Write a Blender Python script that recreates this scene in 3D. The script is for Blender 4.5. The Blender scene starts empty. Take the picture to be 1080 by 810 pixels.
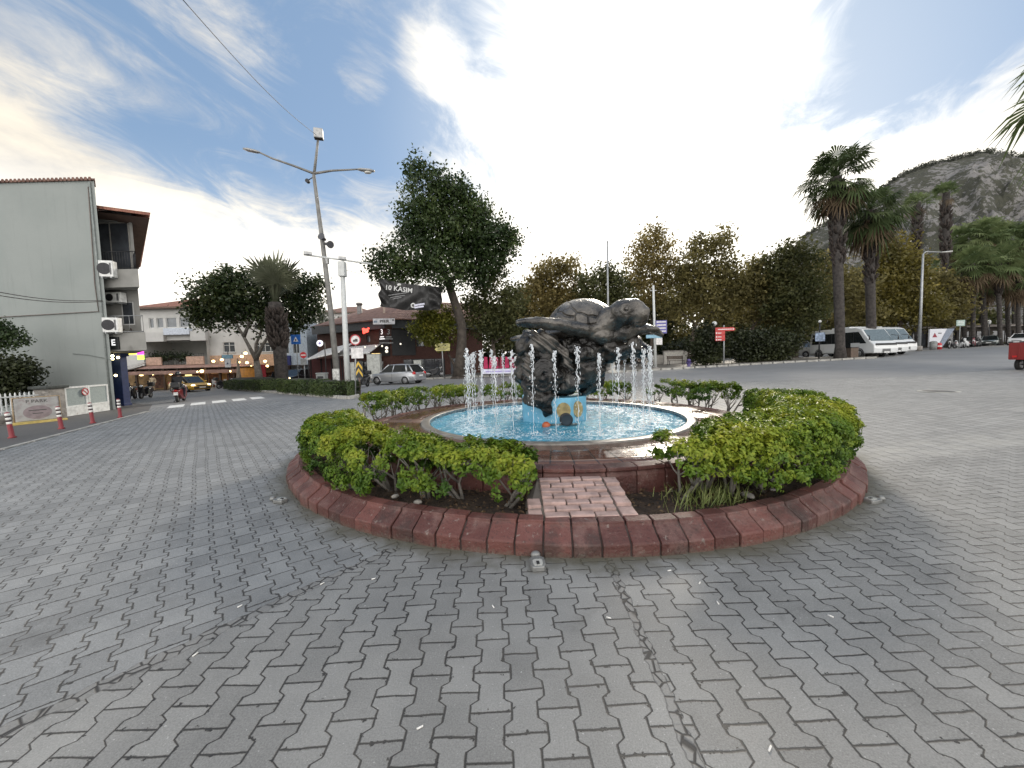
import bpy, bmesh, math, random
import numpy as np
from mathutils import Vector, Matrix, noise as mnoise
random.seed(7)
RNG = np.random.default_rng(11)
R = math.radians
scene = bpy.context.scene
COL = scene.collection

# ------------------------------------------------------------------ camera geometry
FPX, CAMH, PITCH, ROLL = 405.6, 1.6, R(3.8), R(1.5)
_F = np.array([0, math.cos(PITCH), -math.sin(PITCH)])
_U0 = np.array([0, math.sin(PITCH), math.cos(PITCH)])
_R0 = np.array([1.0, 0, 0])
_RX = _R0 * math.cos(ROLL) - _U0 * math.sin(ROLL)
_UX = _U0 * math.cos(ROLL) + _R0 * math.sin(ROLL)

def _gz(x):
    a = abs(x)
    s = math.log1p(math.exp(min(a - 5, 50))) if a < 55 else a - 5
    return math.copysign(2.5 * math.tanh(0.03 * s / 2.5), x)
XG = sorted(set([float(i) for i in range(-70, 71)] + [float(i) for i in range(-900, -69, 30)] + [float(i) for i in range(70, 901, 30)]))
_ZG = [_gz(x) for x in XG]
def gz(x):
    """height of the gently sloping ground"""
    return float(np.interp(x, XG, _ZG))

def ray(px, py):
    return _F * FPX + _RX * (px - 540) - _UX * (py - 405)
def at(px, py, Y):
    """the point at depth Y seen in that direction"""
    d = ray(px, py); d = d / d[1] * Y
    return Vector((d[0], d[1], d[2] + CAMH))
def G(px, py, far=200):
    """where that direction meets the ground"""
    d = ray(px, py); d = d / math.hypot(d[0], d[1])
    prev = t = 0.5
    while t < far:
        if CAMH + d[2] * t < gz(d[0] * t): break
        prev = t; t *= 1.02
    lo, hi = prev, t
    for _ in range(30):
        m = (lo + hi) / 2
        if CAMH + d[2] * m < gz(d[0] * m): hi = m
        else: lo = m
    return Vector((d[0] * lo, d[1] * lo, gz(d[0] * lo)))
def on(px, Y, py=385):
    """ground point at depth Y below that direction"""
    p = at(px, py, Y); return Vector((p.x, Y, gz(p.x)))

# ------------------------------------------------------------------ node helpers
class S:
    """a shader value with arithmetic"""
    def __init__(s, nt, sock): s.nt, s.k = nt, sock
    def _m(s, op, *o, clamp=False):
        n = s.nt.nodes.new('ShaderNodeMath'); n.operation = op; n.use_clamp = clamp
        for i, v in enumerate((s,) + o):
            if isinstance(v, S): s.nt.links.new(v.k, n.inputs[i])
            else: n.inputs[i].default_value = v
        return S(s.nt, n.outputs[0])
    def __add__(s, o): return s._m('ADD', o)
    __radd__ = __add__
    def __mul__(s, o): return s._m('MULTIPLY', o)
    __rmul__ = __mul__
    def __sub__(s, o): return s._m('SUBTRACT', o)
    def __rsub__(s, o): return (s * -1.0) + o
    def __truediv__(s, o): return s._m('DIVIDE', o)
    def abs(s): return s._m('ABSOLUTE')
    def floor(s): return s._m('FLOOR')
    def round(s): return s._m('ROUND')
    def cos(s): return s._m('COSINE')
    def pow(s, e): return s._m('POWER', e)
    def min(s, o): return s._m('MINIMUM', o)
    def max(s, o): return s._m('MAXIMUM', o)
    def lt(s, o): return s._m('LESS_THAN', o)
    def gt(s, o): return s._m('GREATER_THAN', o)
    def clamp01(s): return s._m('ADD', 0.0, clamp=True)
    def smooth(s, a, b, lo=0.0, hi=1.0):
        n = s.nt.nodes.new('ShaderNodeMapRange'); n.interpolation_type = 'SMOOTHSTEP'
        s.nt.links.new(s.k, n.inputs[0])
        for i, v in enumerate((a, b, lo, hi)): n.inputs[i + 1].default_value = v
        return S(s.nt, n.outputs[0])

def c4(c): return (c[0], c[1], c[2], 1.0)
def link(nt, a, b): nt.links.new(a.k if isinstance(a, S) else a, b)
def vec(nt, x, y, z=0.0):
    n = nt.nodes.new('ShaderNodeCombineXYZ')
    for i, v in enumerate((x, y, z)):
        if isinstance(v, S): nt.links.new(v.k, n.inputs[i])
        else: n.inputs[i].default_value = v
    return n.outputs[0]
def noise_tex(nt, co, scale, detail=4, rough=0.55, dist=0.0):
    n = nt.nodes.new('ShaderNodeTexNoise')
    n.inputs['Scale'].default_value = scale; n.inputs['Detail'].default_value = detail
    n.inputs['Roughness'].default_value = rough; n.inputs['Distortion'].default_value = dist
    if co is not None: link(nt, co, n.inputs['Vector'])
    return S(nt, n.outputs[0])
def mixc(nt, fac, a, b, mode='MIX'):
    n = nt.nodes.new('ShaderNodeMix'); n.data_type = 'RGBA'; n.blend_type = mode
    if isinstance(fac, S): link(nt, fac, n.inputs[0])
    else: n.inputs[0].default_value = fac
    for i, v in ((6, a), (7, b)):
        if isinstance(v, tuple): n.inputs[i].default_value = c4(v)
        else: link(nt, v, n.inputs[i])
    return n.outputs[2]
def new_mat(name):
    m = bpy.data.materials.new(name); m.use_nodes = True
    nt = m.node_tree; nt.nodes.clear()
    o = nt.nodes.new('ShaderNodeOutputMaterial'); b = nt.nodes.new('ShaderNodeBsdfPrincipled')
    nt.links.new(b.outputs[0], o.inputs[0])
    return m, nt, b, o
def obj_co(nt): return nt.nodes.new('ShaderNodeTexCoord').outputs['Object']
def bump(nt, b, h, strength=0.5, dist=0.02):
    n = nt.nodes.new('ShaderNodeBump'); n.inputs['Strength'].default_value = strength; n.inputs['Distance'].default_value = dist
    link(nt, h, n.inputs['Height']); nt.links.new(n.outputs[0], b.inputs['Normal'])

MATS = {}
def M(name, col=(.5, .5, .5), rough=.6, metal=0.0, var=.18, scale=6.0, bmp=0.0, bscale=30.0, dirt=None, emit=0.0, coat=0.0, spec=.5):
    """painted / plastic / metal surface with mottled wear"""
    if name in MATS: return MATS[name]
    m, nt, b, o = new_mat(name); co = obj_co(nt)
    n = noise_tex(nt, co, scale, 5)
    lo = tuple(max(0, c * (1 - var)) for c in col); hi = tuple(min(1, c * (1 + var)) for c in col)
    c = mixc(nt, n.smooth(.3, .7), lo, hi)
    if dirt:
        d = noise_tex(nt, co, dirt[1], 6, .65)
        c = mixc(nt, d.smooth(dirt[2], dirt[2] + .18), c, dirt[0])
    link(nt, c, b.inputs['Base Color'])
    b.inputs['Roughness'].default_value = rough; b.inputs['Metallic'].default_value = metal
    b.inputs['Coat Weight'].default_value = coat; b.inputs['Specular IOR Level'].default_value = spec
    if bmp: bump(nt, b, noise_tex(nt, co, bscale, 5), bmp, .02)
    if emit:
        link(nt, c, b.inputs['Emission Color']); b.inputs['Emission Strength'].default_value = emit
    MATS[name] = m; return m

def leaf_mat(name, cols, trans=.3, rough=.5, nscale=.4, spec=.35):
    if name in MATS: return MATS[name]
    m, nt, b, o = new_mat(name)
    a = nt.nodes.new('ShaderNodeAttribute'); a.attribute_name = 'rnd'
    n = noise_tex(nt, obj_co(nt), nscale, 3)
    f = S(nt, a.outputs['Fac']) * .55 + n.smooth(.32, .68) * .45
    r = nt.nodes.new('ShaderNodeValToRGB'); link(nt, f, r.inputs[0])
    els = r.color_ramp.elements
    for i, (p, c) in enumerate(cols):
        e = els[i] if i < 2 else els.new(p)
        e.position = p; e.color = c4(c)
    nt.links.new(r.outputs[0], b.inputs['Base Color'])
    b.inputs['Roughness'].default_value = rough; b.inputs['Specular IOR Level'].default_value = spec
    t = nt.nodes.new('ShaderNodeBsdfTranslucent'); nt.links.new(r.outputs[0], t.inputs[0])
    mx = nt.nodes.new('ShaderNodeMixShader'); mx.inputs[0].default_value = trans
    nt.links.new(b.outputs[0], mx.inputs[1]); nt.links.new(t.outputs[0], mx.inputs[2]); nt.links.new(mx.outputs[0], o.inputs[0])
    MATS[name] = m; return m

# ------------------------------------------------------------------ object helpers
def props(o, label=None, cat=None, group=None, kind=None):
    if label: o['label'] = label
    if cat: o['category'] = cat
    if group: o['group'] = group
    if kind: o['kind'] = kind
    return o
def thing(name, label, cat, loc=(0, 0, 0), rz=0.0, group=None):
    o = bpy.data.objects.new(name, None); COL.objects.link(o); o.empty_display_size = .2
    o.location = loc; o.rotation_euler = (0, 0, rz)
    return props(o, label, cat, group)
def copy_tree(o, parent=None):
    c = o.copy(); COL.objects.link(c)
    if parent is not None: c.parent = parent
    for ch in list(o.children): copy_tree(ch, c)
    return c
def dup(o, loc, rz=None, label=None, scale=None):
    c = copy_tree(o); c.location = loc
    if rz is not None: c.rotation_euler = (0, 0, rz)
    if label: c['label'] = label
    if scale: c.scale = (scale,) * 3
    return c

class MB:
    """collects shapes; build() links them as ONE mesh"""
    def __init__(s): s.v, s.f, s.mi, s.sm = [], [], [], []
    def add(s, vs, fs, mi=0, smooth=False):
        n = len(s.v); s.v += [tuple(v) for v in vs]
        s.f += [[i + n for i in f] for f in fs]; s.mi += [mi] * len(fs); s.sm += [smooth] * len(fs)
        return s
    def box(s, c, d, rz=0.0, mi=0, mat=None):
        x, y, z = d[0] / 2, d[1] / 2, d[2] / 2
        vs = [Vector((a * x, b * y, e * z)) for e in (-1, 1) for b in (-1, 1) for a in (-1, 1)]
        m = Matrix.Rotation(rz, 3, 'Z') if mat is None else mat
        return s.add([m @ v + Vector(c) for v in vs], [[0, 2, 3, 1], [4, 5, 7, 6], [0, 1, 5, 4], [2, 6, 7, 3], [0, 4, 6, 2], [1, 3, 7, 5]], mi)
    def b2(s, a, b, mi=0):
        """box between two corners"""
        return s.box([(a[i] + b[i]) / 2 for i in range(3)], [abs(a[i] - b[i]) for i in range(3)], mi=mi)
    def tube(s, pts, rad, n=8, mi=0, cap=True, smooth=True, squash=1.0):
        pts = [Vector(p) for p in pts]
        if not hasattr(rad, '__len__'): rad = [rad] * len(pts)
        rings, up = [], None
        for i, p in enumerate(pts):
            t = (pts[min(i + 1, len(pts) - 1)] - pts[max(i - 1, 0)])
            t = t.normalized() if t.length > 1e-9 else Vector((0, 0, 1))
            if up is None: up = Vector((0, 0, 1)) if abs(t.z) < .9 else Vector((1, 0, 0))
            a = t.cross(up).normalized(); b2 = a.cross(t).normalized(); up = b2
            rings.append([p + (a * math.cos(2 * math.pi * k / n) + b2 * math.sin(2 * math.pi * k / n) * squash) * rad[i] for k in range(n)])
        vs = [v for r in rings for v in r]; fs = []
        for i in range(len(pts) - 1):
            for k in range(n):
                fs.append([i * n + k, i * n + (k + 1) % n, (i + 1) * n + (k + 1) % n, (i + 1) * n + k])
        s.add(vs, fs, mi, smooth)
        if cap:
            m = len(s.v) - len(vs)
            s.f += [[m + k for k in range(n)][::-1], [m + (len(pts) - 1) * n + k for k in range(n)]]
            s.mi += [mi] * 2; s.sm += [False] * 2
        return s
    def cyl(s, c, r, h, n=20, mi=0, axis='Z', r2=None):
        d = {'Z': Vector((0, 0, 1)), 'X': Vector((1, 0, 0)), 'Y': Vector((0, 1, 0))}[axis]
        c = Vector(c); return s.tube([c - d * h / 2, c + d * h / 2], [r, r if r2 is None else r2], n, mi)
    def lathe(s, prof, n=24, c=(0, 0, 0), mi=0, a0=0.0, a1=2 * math.pi, smooth=True):
        full = abs(a1 - a0 - 2 * math.pi) < 1e-6; k = n if full else n + 1
        vs = []
        for i in range(k):
            a = a0 + (a1 - a0) * i / n
            vs += [(c[0] + r * math.cos(a), c[1] + r * math.sin(a), c[2] + z) for r, z in prof]
        m = len(prof); fs = []
        for i in range(n):
            j = (i + 1) % k
            for q in range(m - 1): fs.append([i * m + q, j * m + q, j * m + q + 1, i * m + q + 1])
        return s.add(vs, fs, mi, smooth)
    def ell(s, c, r, nu=14, nv=9, mi=0, mat=None):
        vs, fs = [], []
        for j in range(nv + 1):
            t = math.pi * j / nv
            for i in range(nu):
                a = 2 * math.pi * i / nu
                v = Vector((r[0] * math.sin(t) * math.cos(a), r[1] * math.sin(t) * math.sin(a), r[2] * math.cos(t)))
                vs.append((mat @ v if mat is not None else v) + Vector(c))
        for j in range(nv):
            for i in range(nu): fs.append([j * nu + i, (j + 1) * nu + i, (j + 1) * nu + (i + 1) % nu, j * nu + (i + 1) % nu])
        return s.add(vs, fs, mi, True)
    def prism(s, pts, y0, y1, axis='Y', mi=0):
        """outline pts extruded: axis Y: pts are (x,z); axis X: pts are (y,z); axis Z: pts are (x,y)"""
        f = {'Y': lambda p, t: (p[0], t, p[1]), 'X': lambda p, t: (t, p[0], p[1]), 'Z': lambda p, t: (p[0], p[1], t)}[axis]
        n = len(pts); vs = [f(p, y0) for p in pts] + [f(p, y1) for p in pts]
        return s.add(vs, [list(range(n)), list(range(2 * n - 1, n - 1, -1))] + [[i, i + n, (i + 1) % n + n, (i + 1) % n] for i in range(n)], mi)
    def quad(s, a, b, c, d, mi=0): return s.add([a, b, c, d], [[0, 1, 2, 3]], mi)
    def build(s, name, mat, parent=None, bevel=0.0, fix=True, weld=False):
        me = bpy.data.meshes.new(name); me.from_pydata(s.v, [], s.f)
        for m in (mat if isinstance(mat, (list, tuple)) else [mat]): me.materials.append(m)
        me.polygons.foreach_set('material_index', s.mi); me.polygons.foreach_set('use_smooth', s.sm)
        if fix:
            bm = bmesh.new(); bm.from_mesh(me)
            if weld: bmesh.ops.remove_doubles(bm, verts=bm.verts, dist=.0005)
            bmesh.ops.recalc_face_normals(bm, faces=bm.faces); bm.to_mesh(me); bm.free()
        o = bpy.data.objects.new(name, me); COL.objects.link(o)
        if parent is not None: o.parent = parent
        if bevel:
            bv = o.modifiers.new('b', 'BEVEL'); bv.width = bevel; bv.segments = 2; bv.limit_method = 'ANGLE'; bv.angle_limit = R(40)
        return o

def lettering(text, size, mat, parent, loc, rot=(R(90), 0, 0), ext=.004, name='lettering', align='CENTER', xs=1.0, bold=0.0):
    cu = bpy.data.curves.new(name, 'FONT'); cu.body = text; cu.size = size; cu.extrude = ext; cu.offset = bold
    cu.align_x = align; cu.align_y = 'CENTER'; cu.resolution_u = 3
    t = bpy.data.objects.new(name, cu); COL.objects.link(t)
    me = bpy.data.meshes.new_from_object(t.evaluated_get(bpy.context.evaluated_depsgraph_get()))
    bpy.data.objects.remove(t); me.name = name; me.materials.clear(); me.materials.append(mat)
    o = bpy.data.objects.new(name, me); COL.objects.link(o)
    o.parent = parent; o.location = loc; o.rotation_euler = rot; o.scale = (xs, 1, 1)
    return o

def apply_mods(o):
    me = bpy.data.meshes.new_from_object(o.evaluated_get(bpy.context.evaluated_depsgraph_get()))
    o.modifiers.clear(); old = o.data; o.data = me; me.name = old.name; bpy.data.meshes.remove(old)
    return o

def np_mesh(name, V, quads, mat, parent=None, rnd=None, smooth=False, tri=False):
    me = bpy.data.meshes.new(name); k = 3 if tri else 4
    V = np.ascontiguousarray(V, np.float32).reshape(-1, 3); Q = np.ascontiguousarray(quads, np.int32).reshape(-1, k)
    me.vertices.add(len(V)); me.vertices.foreach_set('co', V.ravel())
    me.loops.add(Q.size); me.loops.foreach_set('vertex_index', Q.ravel())
    me.polygons.add(len(Q)); me.polygons.foreach_set('loop_start', np.arange(0, Q.size, k, dtype=np.int32))
    me.polygons.foreach_set('loop_total', np.full(len(Q), k, np.int32))
    if rnd is not None:
        at_ = me.attributes.new('rnd', 'FLOAT', 'POINT'); at_.data.foreach_set('value', np.ascontiguousarray(rnd, np.float32))
    me.materials.append(mat); me.update(calc_edges=True); me.validate()
    if smooth: me.polygons.foreach_set('use_smooth', [True] * len(Q))
    o = bpy.data.objects.new(name, me); COL.objects.link(o)
    if parent is not None: o.parent = parent
    return o

def unit(a): return a / np.maximum(np.linalg.norm(a, axis=-1, keepdims=True), 1e-9)
def leaf_arrays(C, N, size, asp=.55, fold=.25, up=None):
    """a folded rhombus leaf at every centre C, facing about N"""
    n = len(C); C = np.asarray(C, float); N = unit(np.asarray(N, float))
    T = RNG.normal(size=(n, 3))
    if up is not None: T = T * .6 + np.asarray(up)
    T = unit(T - N * np.sum(T * N, 1, keepdims=True)); B = np.cross(N, T)
    s = (np.asarray(size) * RNG.uniform(.65, 1.3, n))[:, None]
    V = np.stack([C - T * s * .5, C + B * s * asp * .5 + N * s * fold * .5, C + T * s * .5 - N * s * .08, C - B * s * asp * .5 + N * s * fold * .5], 1)
    Q = np.arange(4 * n).reshape(n, 4)
    rnd = np.repeat(RNG.uniform(0, 1, n), 4)
    return V.reshape(-1, 3), Q, rnd
# ------------------------------------------------------------------ render, camera, world, sun
scene.render.engine = 'CYCLES'
scene.cycles.use_denoising = True
scene.cycles.max_bounces = 5; scene.cycles.diffuse_bounces = 3; scene.cycles.glossy_bounces = 2; scene.cycles.transmission_bounces = 4; scene.cycles.transparent_max_bounces = 6
scene.cycles.sample_clamp_indirect = 8
scene.view_settings.view_transform = 'Standard'; scene.view_settings.look = 'None'
scene.view_settings.exposure = 0.82; scene.view_settings.gamma = 1.0; scene.view_settings.use_curve_mapping = False
cam = bpy.data.cameras.new('camera'); cam.lens = FPX / 1080 * 36; cam.sensor_width = 36; cam.sensor_fit = 'HORIZONTAL'
cam.clip_start = .05; cam.clip_end = 3000
cam_o = bpy.data.objects.new('camera', cam); COL.objects.link(cam_o); scene.camera = cam_o
cam_o.matrix_world = Matrix(((_RX[0], _UX[0], -_F[0], 0), (_RX[1], _UX[1], -_F[1], 0), (_RX[2], _UX[2], -_F[2], CAMH), (0, 0, 0, 1)))

sd = Vector(ray(700, 175)).normalized()                     # towards the sun
SUN_EL = math.asin(sd.z); SUN_AZ = math.atan2(sd.x, sd.y)
sl = bpy.data.lights.new('sun', 'SUN'); sl.energy = 1.5; sl.angle = R(10); sl.color = (1, .9, .76)
so = bpy.data.objects.new('sun', sl); COL.objects.link(so); so.rotation_euler = sd.to_track_quat('Z', 'Y').to_euler()

w = bpy.data.worlds.new('World'); scene.world = w; w.use_nodes = True
nt = w.node_tree; nt.nodes.clear()
wo = nt.nodes.new('ShaderNodeOutputWorld'); bg = nt.nodes.new('ShaderNodeBackground'); nt.links.new(bg.outputs[0], wo.inputs[0])
bg.inputs[1].default_value = .1
sky = nt.nodes.new('ShaderNodeTexSky'); sky.sky_type = 'NISHITA'; sky.sun_disc = False
sky.sun_elevation = SUN_EL; sky.sun_rotation = SUN_AZ; sky.air_density = 1.0; sky.dust_density = 1.0; sky.ozone_density = 1.6
tc = nt.nodes.new('ShaderNodeTexCoord'); co = tc.outputs['Generated']
sp = nt.nodes.new('ShaderNodeSeparateXYZ'); nt.links.new(co, sp.inputs[0])
X, Y, Z = (S(nt, sp.outputs[i]) for i in range(3))
def lobe(px, py, deg):
    """1 in that direction of the sky, falling to 0 at that many degrees from it"""
    d = Vector(ray(px, py)).normalized()
    n = nt.nodes.new('ShaderNodeVectorMath'); n.operation = 'DOT_PRODUCT'
    nt.links.new(co, n.inputs[0]); n.inputs[1].default_value = d
    return S(nt, n.outputs['Value']).smooth(math.cos(R(deg)), 1.0)
zz = Z.max(0.0) + .14
px_, py_ = X / zz, Y / zz
wa = noise_tex(nt, vec(nt, px_, py_, 6.0), 1.1, 3, .5); wpx, wpy = px_ + (wa - .5) * .5, py_ + (wa - .5) * .35
n1 = noise_tex(nt, vec(nt, wpx * .7 + wpy * .2, wpy * .6, .3), 1.5, 10, .6, .5)                 # banks
n2 = noise_tex(nt, vec(nt, wpx * 1.5 - wpy * .55, wpy * .85 + wpx * .25, 4.2), 1.9, 12, .66, 1.1)  # wisps combed by the wind
n3 = noise_tex(nt, vec(nt, px_, py_, 9.0), 1.7, 8, .6, .3)
low = Z.smooth(.42, .20)
bias = low * .85 + lobe(690, 120, 32) * .42 + lobe(700, 160, 22) * .55 + lobe(-40, 165, 17) * .55 + lobe(1060, 165, 18) * .30 + lobe(190, 30, 11) * .20 + lobe(455, 60, 5) * .34 + lobe(380, 80, 4) * .30 \
    - lobe(300, 80, 24) * .14 - lobe(120, 155, 6) * .2 - lobe(880, 45, 15) * .44 - lobe(1040, 30, 14) * .1
back = Y.smooth(.12, -.55)  # unseen sky behind the camera, clouded over and brightened as added fill light
mask = (n1 * 1.1 + n2 * 1.6 + bias).smooth(1.30, 2.05).max(back * .8)
sunl = lobe(690, 175, 75); suni = lobe(690, 150, 36)
shade = (n3 * .5 + n1 * .5).smooth(.38, .60)
# a cloud's own tone: cream near the horizon, grey where thick, brilliant towards the sun
cloud = mixc(nt, shade, (3.3, 3.3, 3.35), (6.3, 5.75, 4.8))
cloud = mixc(nt, (sunl * .1 + suni * .9 + Z.smooth(.36, .20) * .6).clamp01(), cloud, (11.5, 11.0, 10.0))
cloud = mixc(nt, back, cloud, (15.0, 14.6, 14.2))
skyc = mixc(nt, .72, sky.outputs[0], (1.5, 2.3, 3.45))
skyc = mixc(nt, (suni * .7 + low * .5).clamp01(), skyc, (3.9, 4.5, 5.2))
full = mixc(nt, mask, skyc, cloud)
nt.links.new(full, bg.inputs[0])

# ------------------------------------------------------------------ ground
def paver_material():
    m, nt, b, o = new_mat('paving'); co = obj_co(nt)
    sp = nt.nodes.new('ShaderNodeSeparateXYZ'); nt.links.new(co, sp.inputs[0])
    x0, y0 = S(nt, sp.outputs[0]), S(nt, sp.outputs[1])
    wob = noise_tex(nt, co, 7, 3); wob2 = noise_tex(nt, vec(nt, x0 + 31.0, y0, 0.0), 7, 3)
    big = noise_tex(nt, vec(nt, x0, y0 + 13.0, 0.0), .6, 2); big2 = noise_tex(nt, vec(nt, x0 + 7.0, y0, 2.0), .6, 2)
    x = x0 + (wob - .5) * .018 + (big - .5) * .08; y = y0 + (wob2 - .5) * .018 + (big2 - .5) * .08
    def pav(ang, w_, L, a, ou=0.0, ov=0.0):
        ca, sa = math.cos(ang), math.sin(ang)
        u = x * ca + y * sa + ou; v = y * ca - x * sa + ov
        k = (u / w_).round(); s = 1.0 - (k * .5 - (k * .5).floor()) * 4.0
        c = ((v * (2 * math.pi / L)).cos() * 2.9).max(-1.0).min(1.0)
        du = u - k * w_ + s * c * a
        cl = k - du.lt(0.0); par = cl * .5 - (cl * .5).floor()
        vv = v / L + par
        dj = (vv - vv.round()).abs() * L
        return du.abs().min(dj), cl, vv.floor()
    A = pav(R(1.5), .157, .224, .018, .02, .03); B = pav(R(39), .157, .224, .018); C = pav(R(-8), .2, .2, .004)
    sB = (x + 2.21) * -.784 + (y - 1.74) * .62
    sC = y - ((x - 4.68) * .17 + 5.21)
    isC = sC.gt(0.0) * x.gt(.8); isB = sB.gt(0.0) * (1.0 - isC)
    def sel(i): return A[i] * (1.0 - isB) * (1.0 - isC) + B[i] * isB + C[i] * isC
    d = sel(0)
    wn = nt.nodes.new('ShaderNodeTexWhiteNoise'); wn.noise_dimensions = '3D'
    nt.links.new(vec(nt, sel(1), sel(2), isB + isC * 2.0), wn.inputs['Vector']); rid = S(nt, wn.outputs['Value'])
    fine = noise_tex(nt, co, 130, 4, .75); mid = noise_tex(nt, co, 2.2, 5, .6); stain = noise_tex(nt, co, .35, 4, .6)
    chip = noise_tex(nt, co, 28, 3, .6)
    edge = d + (fine - .5) * .005 + (mid - .5) * .005 - chip.smooth(.58, .74) * .016
    top = edge.smooth(.0012, .0074)
    # strips of mortar: the crack along the columns and the seam between the two lay-outs
    wv = noise_tex(nt, co, 11, 2)
    crack = ((x0 - .70 - (y0 - 2.0) * .03 + (wv - .5) * .07).abs().smooth(.030, .022)) * y0.lt(2.93) * y0.gt(-3.0)
    seam = (sB + (wv - .5) * .08).abs().smooth(.05, .035) * y0.lt(3.2) * y0.gt(-2.0)
    patch = (crack + seam).clamp01()
    vor = nt.nodes.new('ShaderNodeTexVoronoi'); vor.feature = 'DISTANCE_TO_EDGE'; vor.inputs['Scale'].default_value = 13
    nt.links.new(co, vor.inputs['Vector']); vd = S(nt, vor.outputs['Distance'])
    ptop = vd.smooth(.02, .10) * ((x0 - .70 - (y0 - 2.0) * .03 + (wv - .5) * .07).abs() + patch.lt(.5) * 9.0 + seam * 9.0).smooth(.030, .019).max(seam)
    val = .208 + (rid - .5) * .055 + (mid - .5) * .15 + (stain - .5) * .08 + (fine - .5) * .30 + isC * .03
    val = val.max(.03)
    base = mixc(nt, isB, (1.0, .99, .945), (.97, .985, .975)); 
    blockc = mixc(nt, 1.0, base, vec(nt, val, val, val), 'MULTIPLY')
    bright = noise_tex(nt, co, 70, 2, .5).smooth(.70, .73)
    blockc = mixc(nt, bright * .6, blockc, (.5, .5, .48))
    wear = noise_tex(nt, co, 1.1, 6, .7).smooth(.55, .8)
    blockc = mixc(nt, wear * .35, blockc, (.27, .265, .25))
    dirt = noise_tex(nt, co, .8, 5, .6).smooth(.4, .7)
    jointc = mixc(nt, dirt, (.020, .019, .018), (.062, .057, .050))
    colr = mixc(nt, top, jointc, blockc)
    pv = .19 + (fine - .5) * .2 + (mid - .5) * .15
    colr = mixc(nt, patch * .9, colr, vec(nt, pv * 1.02, pv, pv * .95))
    colr = mixc(nt, patch * (1.0 - ptop), colr, (.03, .028, .026))
    # bleached strip with lost blocks where the two lay-outs meet on the right
    worn = (sC - .35).abs().smooth(.75, .05) * x0.gt(3.0) * noise_tex(nt, co, 1.4, 5, .65).smooth(.38, .62)
    colr = mixc(nt, worn * .6, colr, (.33, .32, .29))
    oil = noise_tex(nt, vec(nt, x0 * .8, y0 * .8, 5.0), .9, 6, .7).smooth(.60, .74)
    colr = mixc(nt, oil * .4, colr, (.055, .052, .048))
    # moss and soil gathered round the kerb of the island
    rr = ((x0 - .8) * (x0 - .8) + (y0 - 7.5) * (y0 - 7.5)).pow(.5)
    soil = (rr + (mid - .5) * .5 + (wv - .5) * .2).smooth(4.86, 4.5) * .9
    colr = mixc(nt, soil, colr, mixc(nt, fine, (.05, .048, .03), (.13, .12, .085)))
    link(nt, colr, b.inputs['Base Color'])
    link(nt, (mid * .3 + .42 + top * .08), b.inputs['Roughness']); b.inputs['Specular IOR Level'].default_value = .55
    h = top * .5 * (1.0 - patch) + patch * ptop * .45 + (fine - .5) * .16 + (mid - .5) * .2 + rid * .22 * top
    bump(nt, b, h, .85, .014)
    return m

def asphalt_material(name, col, spk=.25):
    m, nt, b, o = new_mat(name); co = obj_co(nt)
    f = noise_tex(nt, co, 60, 3, .7); md = noise_tex(nt, co, .9, 6, .65); lg = noise_tex(nt, co, .13, 4, .6)
    k = (f - .5) * spk + (md - .5) * .5 + (lg - .5) * .6 + 1.0
    link(nt, mixc(nt, 1.0, col, vec(nt, k, k, k), 'MULTIPLY'), b.inputs['Base Color'])
    b.inputs['Roughness'].default_value = .6; bump(nt, b, f + md * .5, .35, .01); return m

def ground_sheet(name, ys, mat):
    vs, fs = [], []
    for y in ys:
        for x, z in zip(XG, _ZG): vs.append((x, y, z))
    n = len(XG)
    for j in range(len(ys) - 1):
        for i in range(n - 1): fs.append([j * n + i, j * n + i + 1, (j + 1) * n + i + 1, (j + 1) * n + i])
    return props(MB().add(vs, fs).build(name, mat, fix=False), kind='structure')
ground_sheet('ground', [-150, -40, 0, 40, 80, 150, 300, 600, 1100], paver_material())

def overlay(name, poly, mat, dz=.004, kind='structure', thick=0.0, parent=None):
    """a sheet (or raised slab) of that outline laid on the sloping ground"""
    bm = bmesh.new(); f = bm.faces.new([bm.verts.new((p[0], p[1], 0)) for p in poly])
    bmesh.ops.recalc_face_normals(bm, faces=[f])
    for x in XG:
        if min(p[0] for p in poly) < x < max(p[0] for p in poly):
            bmesh.ops.bisect_plane(bm, geom=bm.verts[:] + bm.edges[:] + bm.faces[:], plane_co=(x, 0, 0), plane_no=(1, 0, 0))
    for v in bm.verts: v.co.z = gz(v.co.x) + dz
    bm.normal_update()
    for g in bm.faces:
        if g.normal.z < 0: g.normal_flip()
    if thick:
        edges = [e for e in bm.edges if len(e.link_faces) == 1]
        r = bmesh.ops.extrude_edge_only(bm, edges=edges)
        for v in [g for g in r['geom'] if isinstance(g, bmesh.types.BMVert)]: v.co.z -= thick
        bmesh.ops.recalc_face_normals(bm, faces=bm.faces)
    me = bpy.data.meshes.new(name); bm.to_mesh(me); bm.free(); me.materials.append(mat)
    o = bpy.data.objects.new(name, me); COL.objects.link(o)
    if parent: o.parent = parent
    if kind: o['kind'] = kind
    return o
def g2(*pp): return [(G(*p).x, G(*p).y) for p in pp]

ASPH = asphalt_material('asphalt', (.200, .200, .198)); ASPH2 = asphalt_material('old asphalt', (.095, .09, .085))
PARK = asphalt_material('park paving', (.13, .118, .10)); KERB = M('kerb concrete', (.34, .33, .30), .85, var=.25, scale=3, bmp=.3)
near = g2((136, 432), (250, 424), (372, 421), (470, 414))
overlay('road', near + [(2, 19.5), (10, 18.8), (17, 16.8), (23, 17.5), (70, 30), (70, 52), (48, 46), (33, 33), (24, 33.5), (12, 33), (0, 34.2), (-6, 34), (-12, 35.5), (-15, 44.5), (-34, 44.5), (-22.5, 25)], ASPH)
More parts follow.
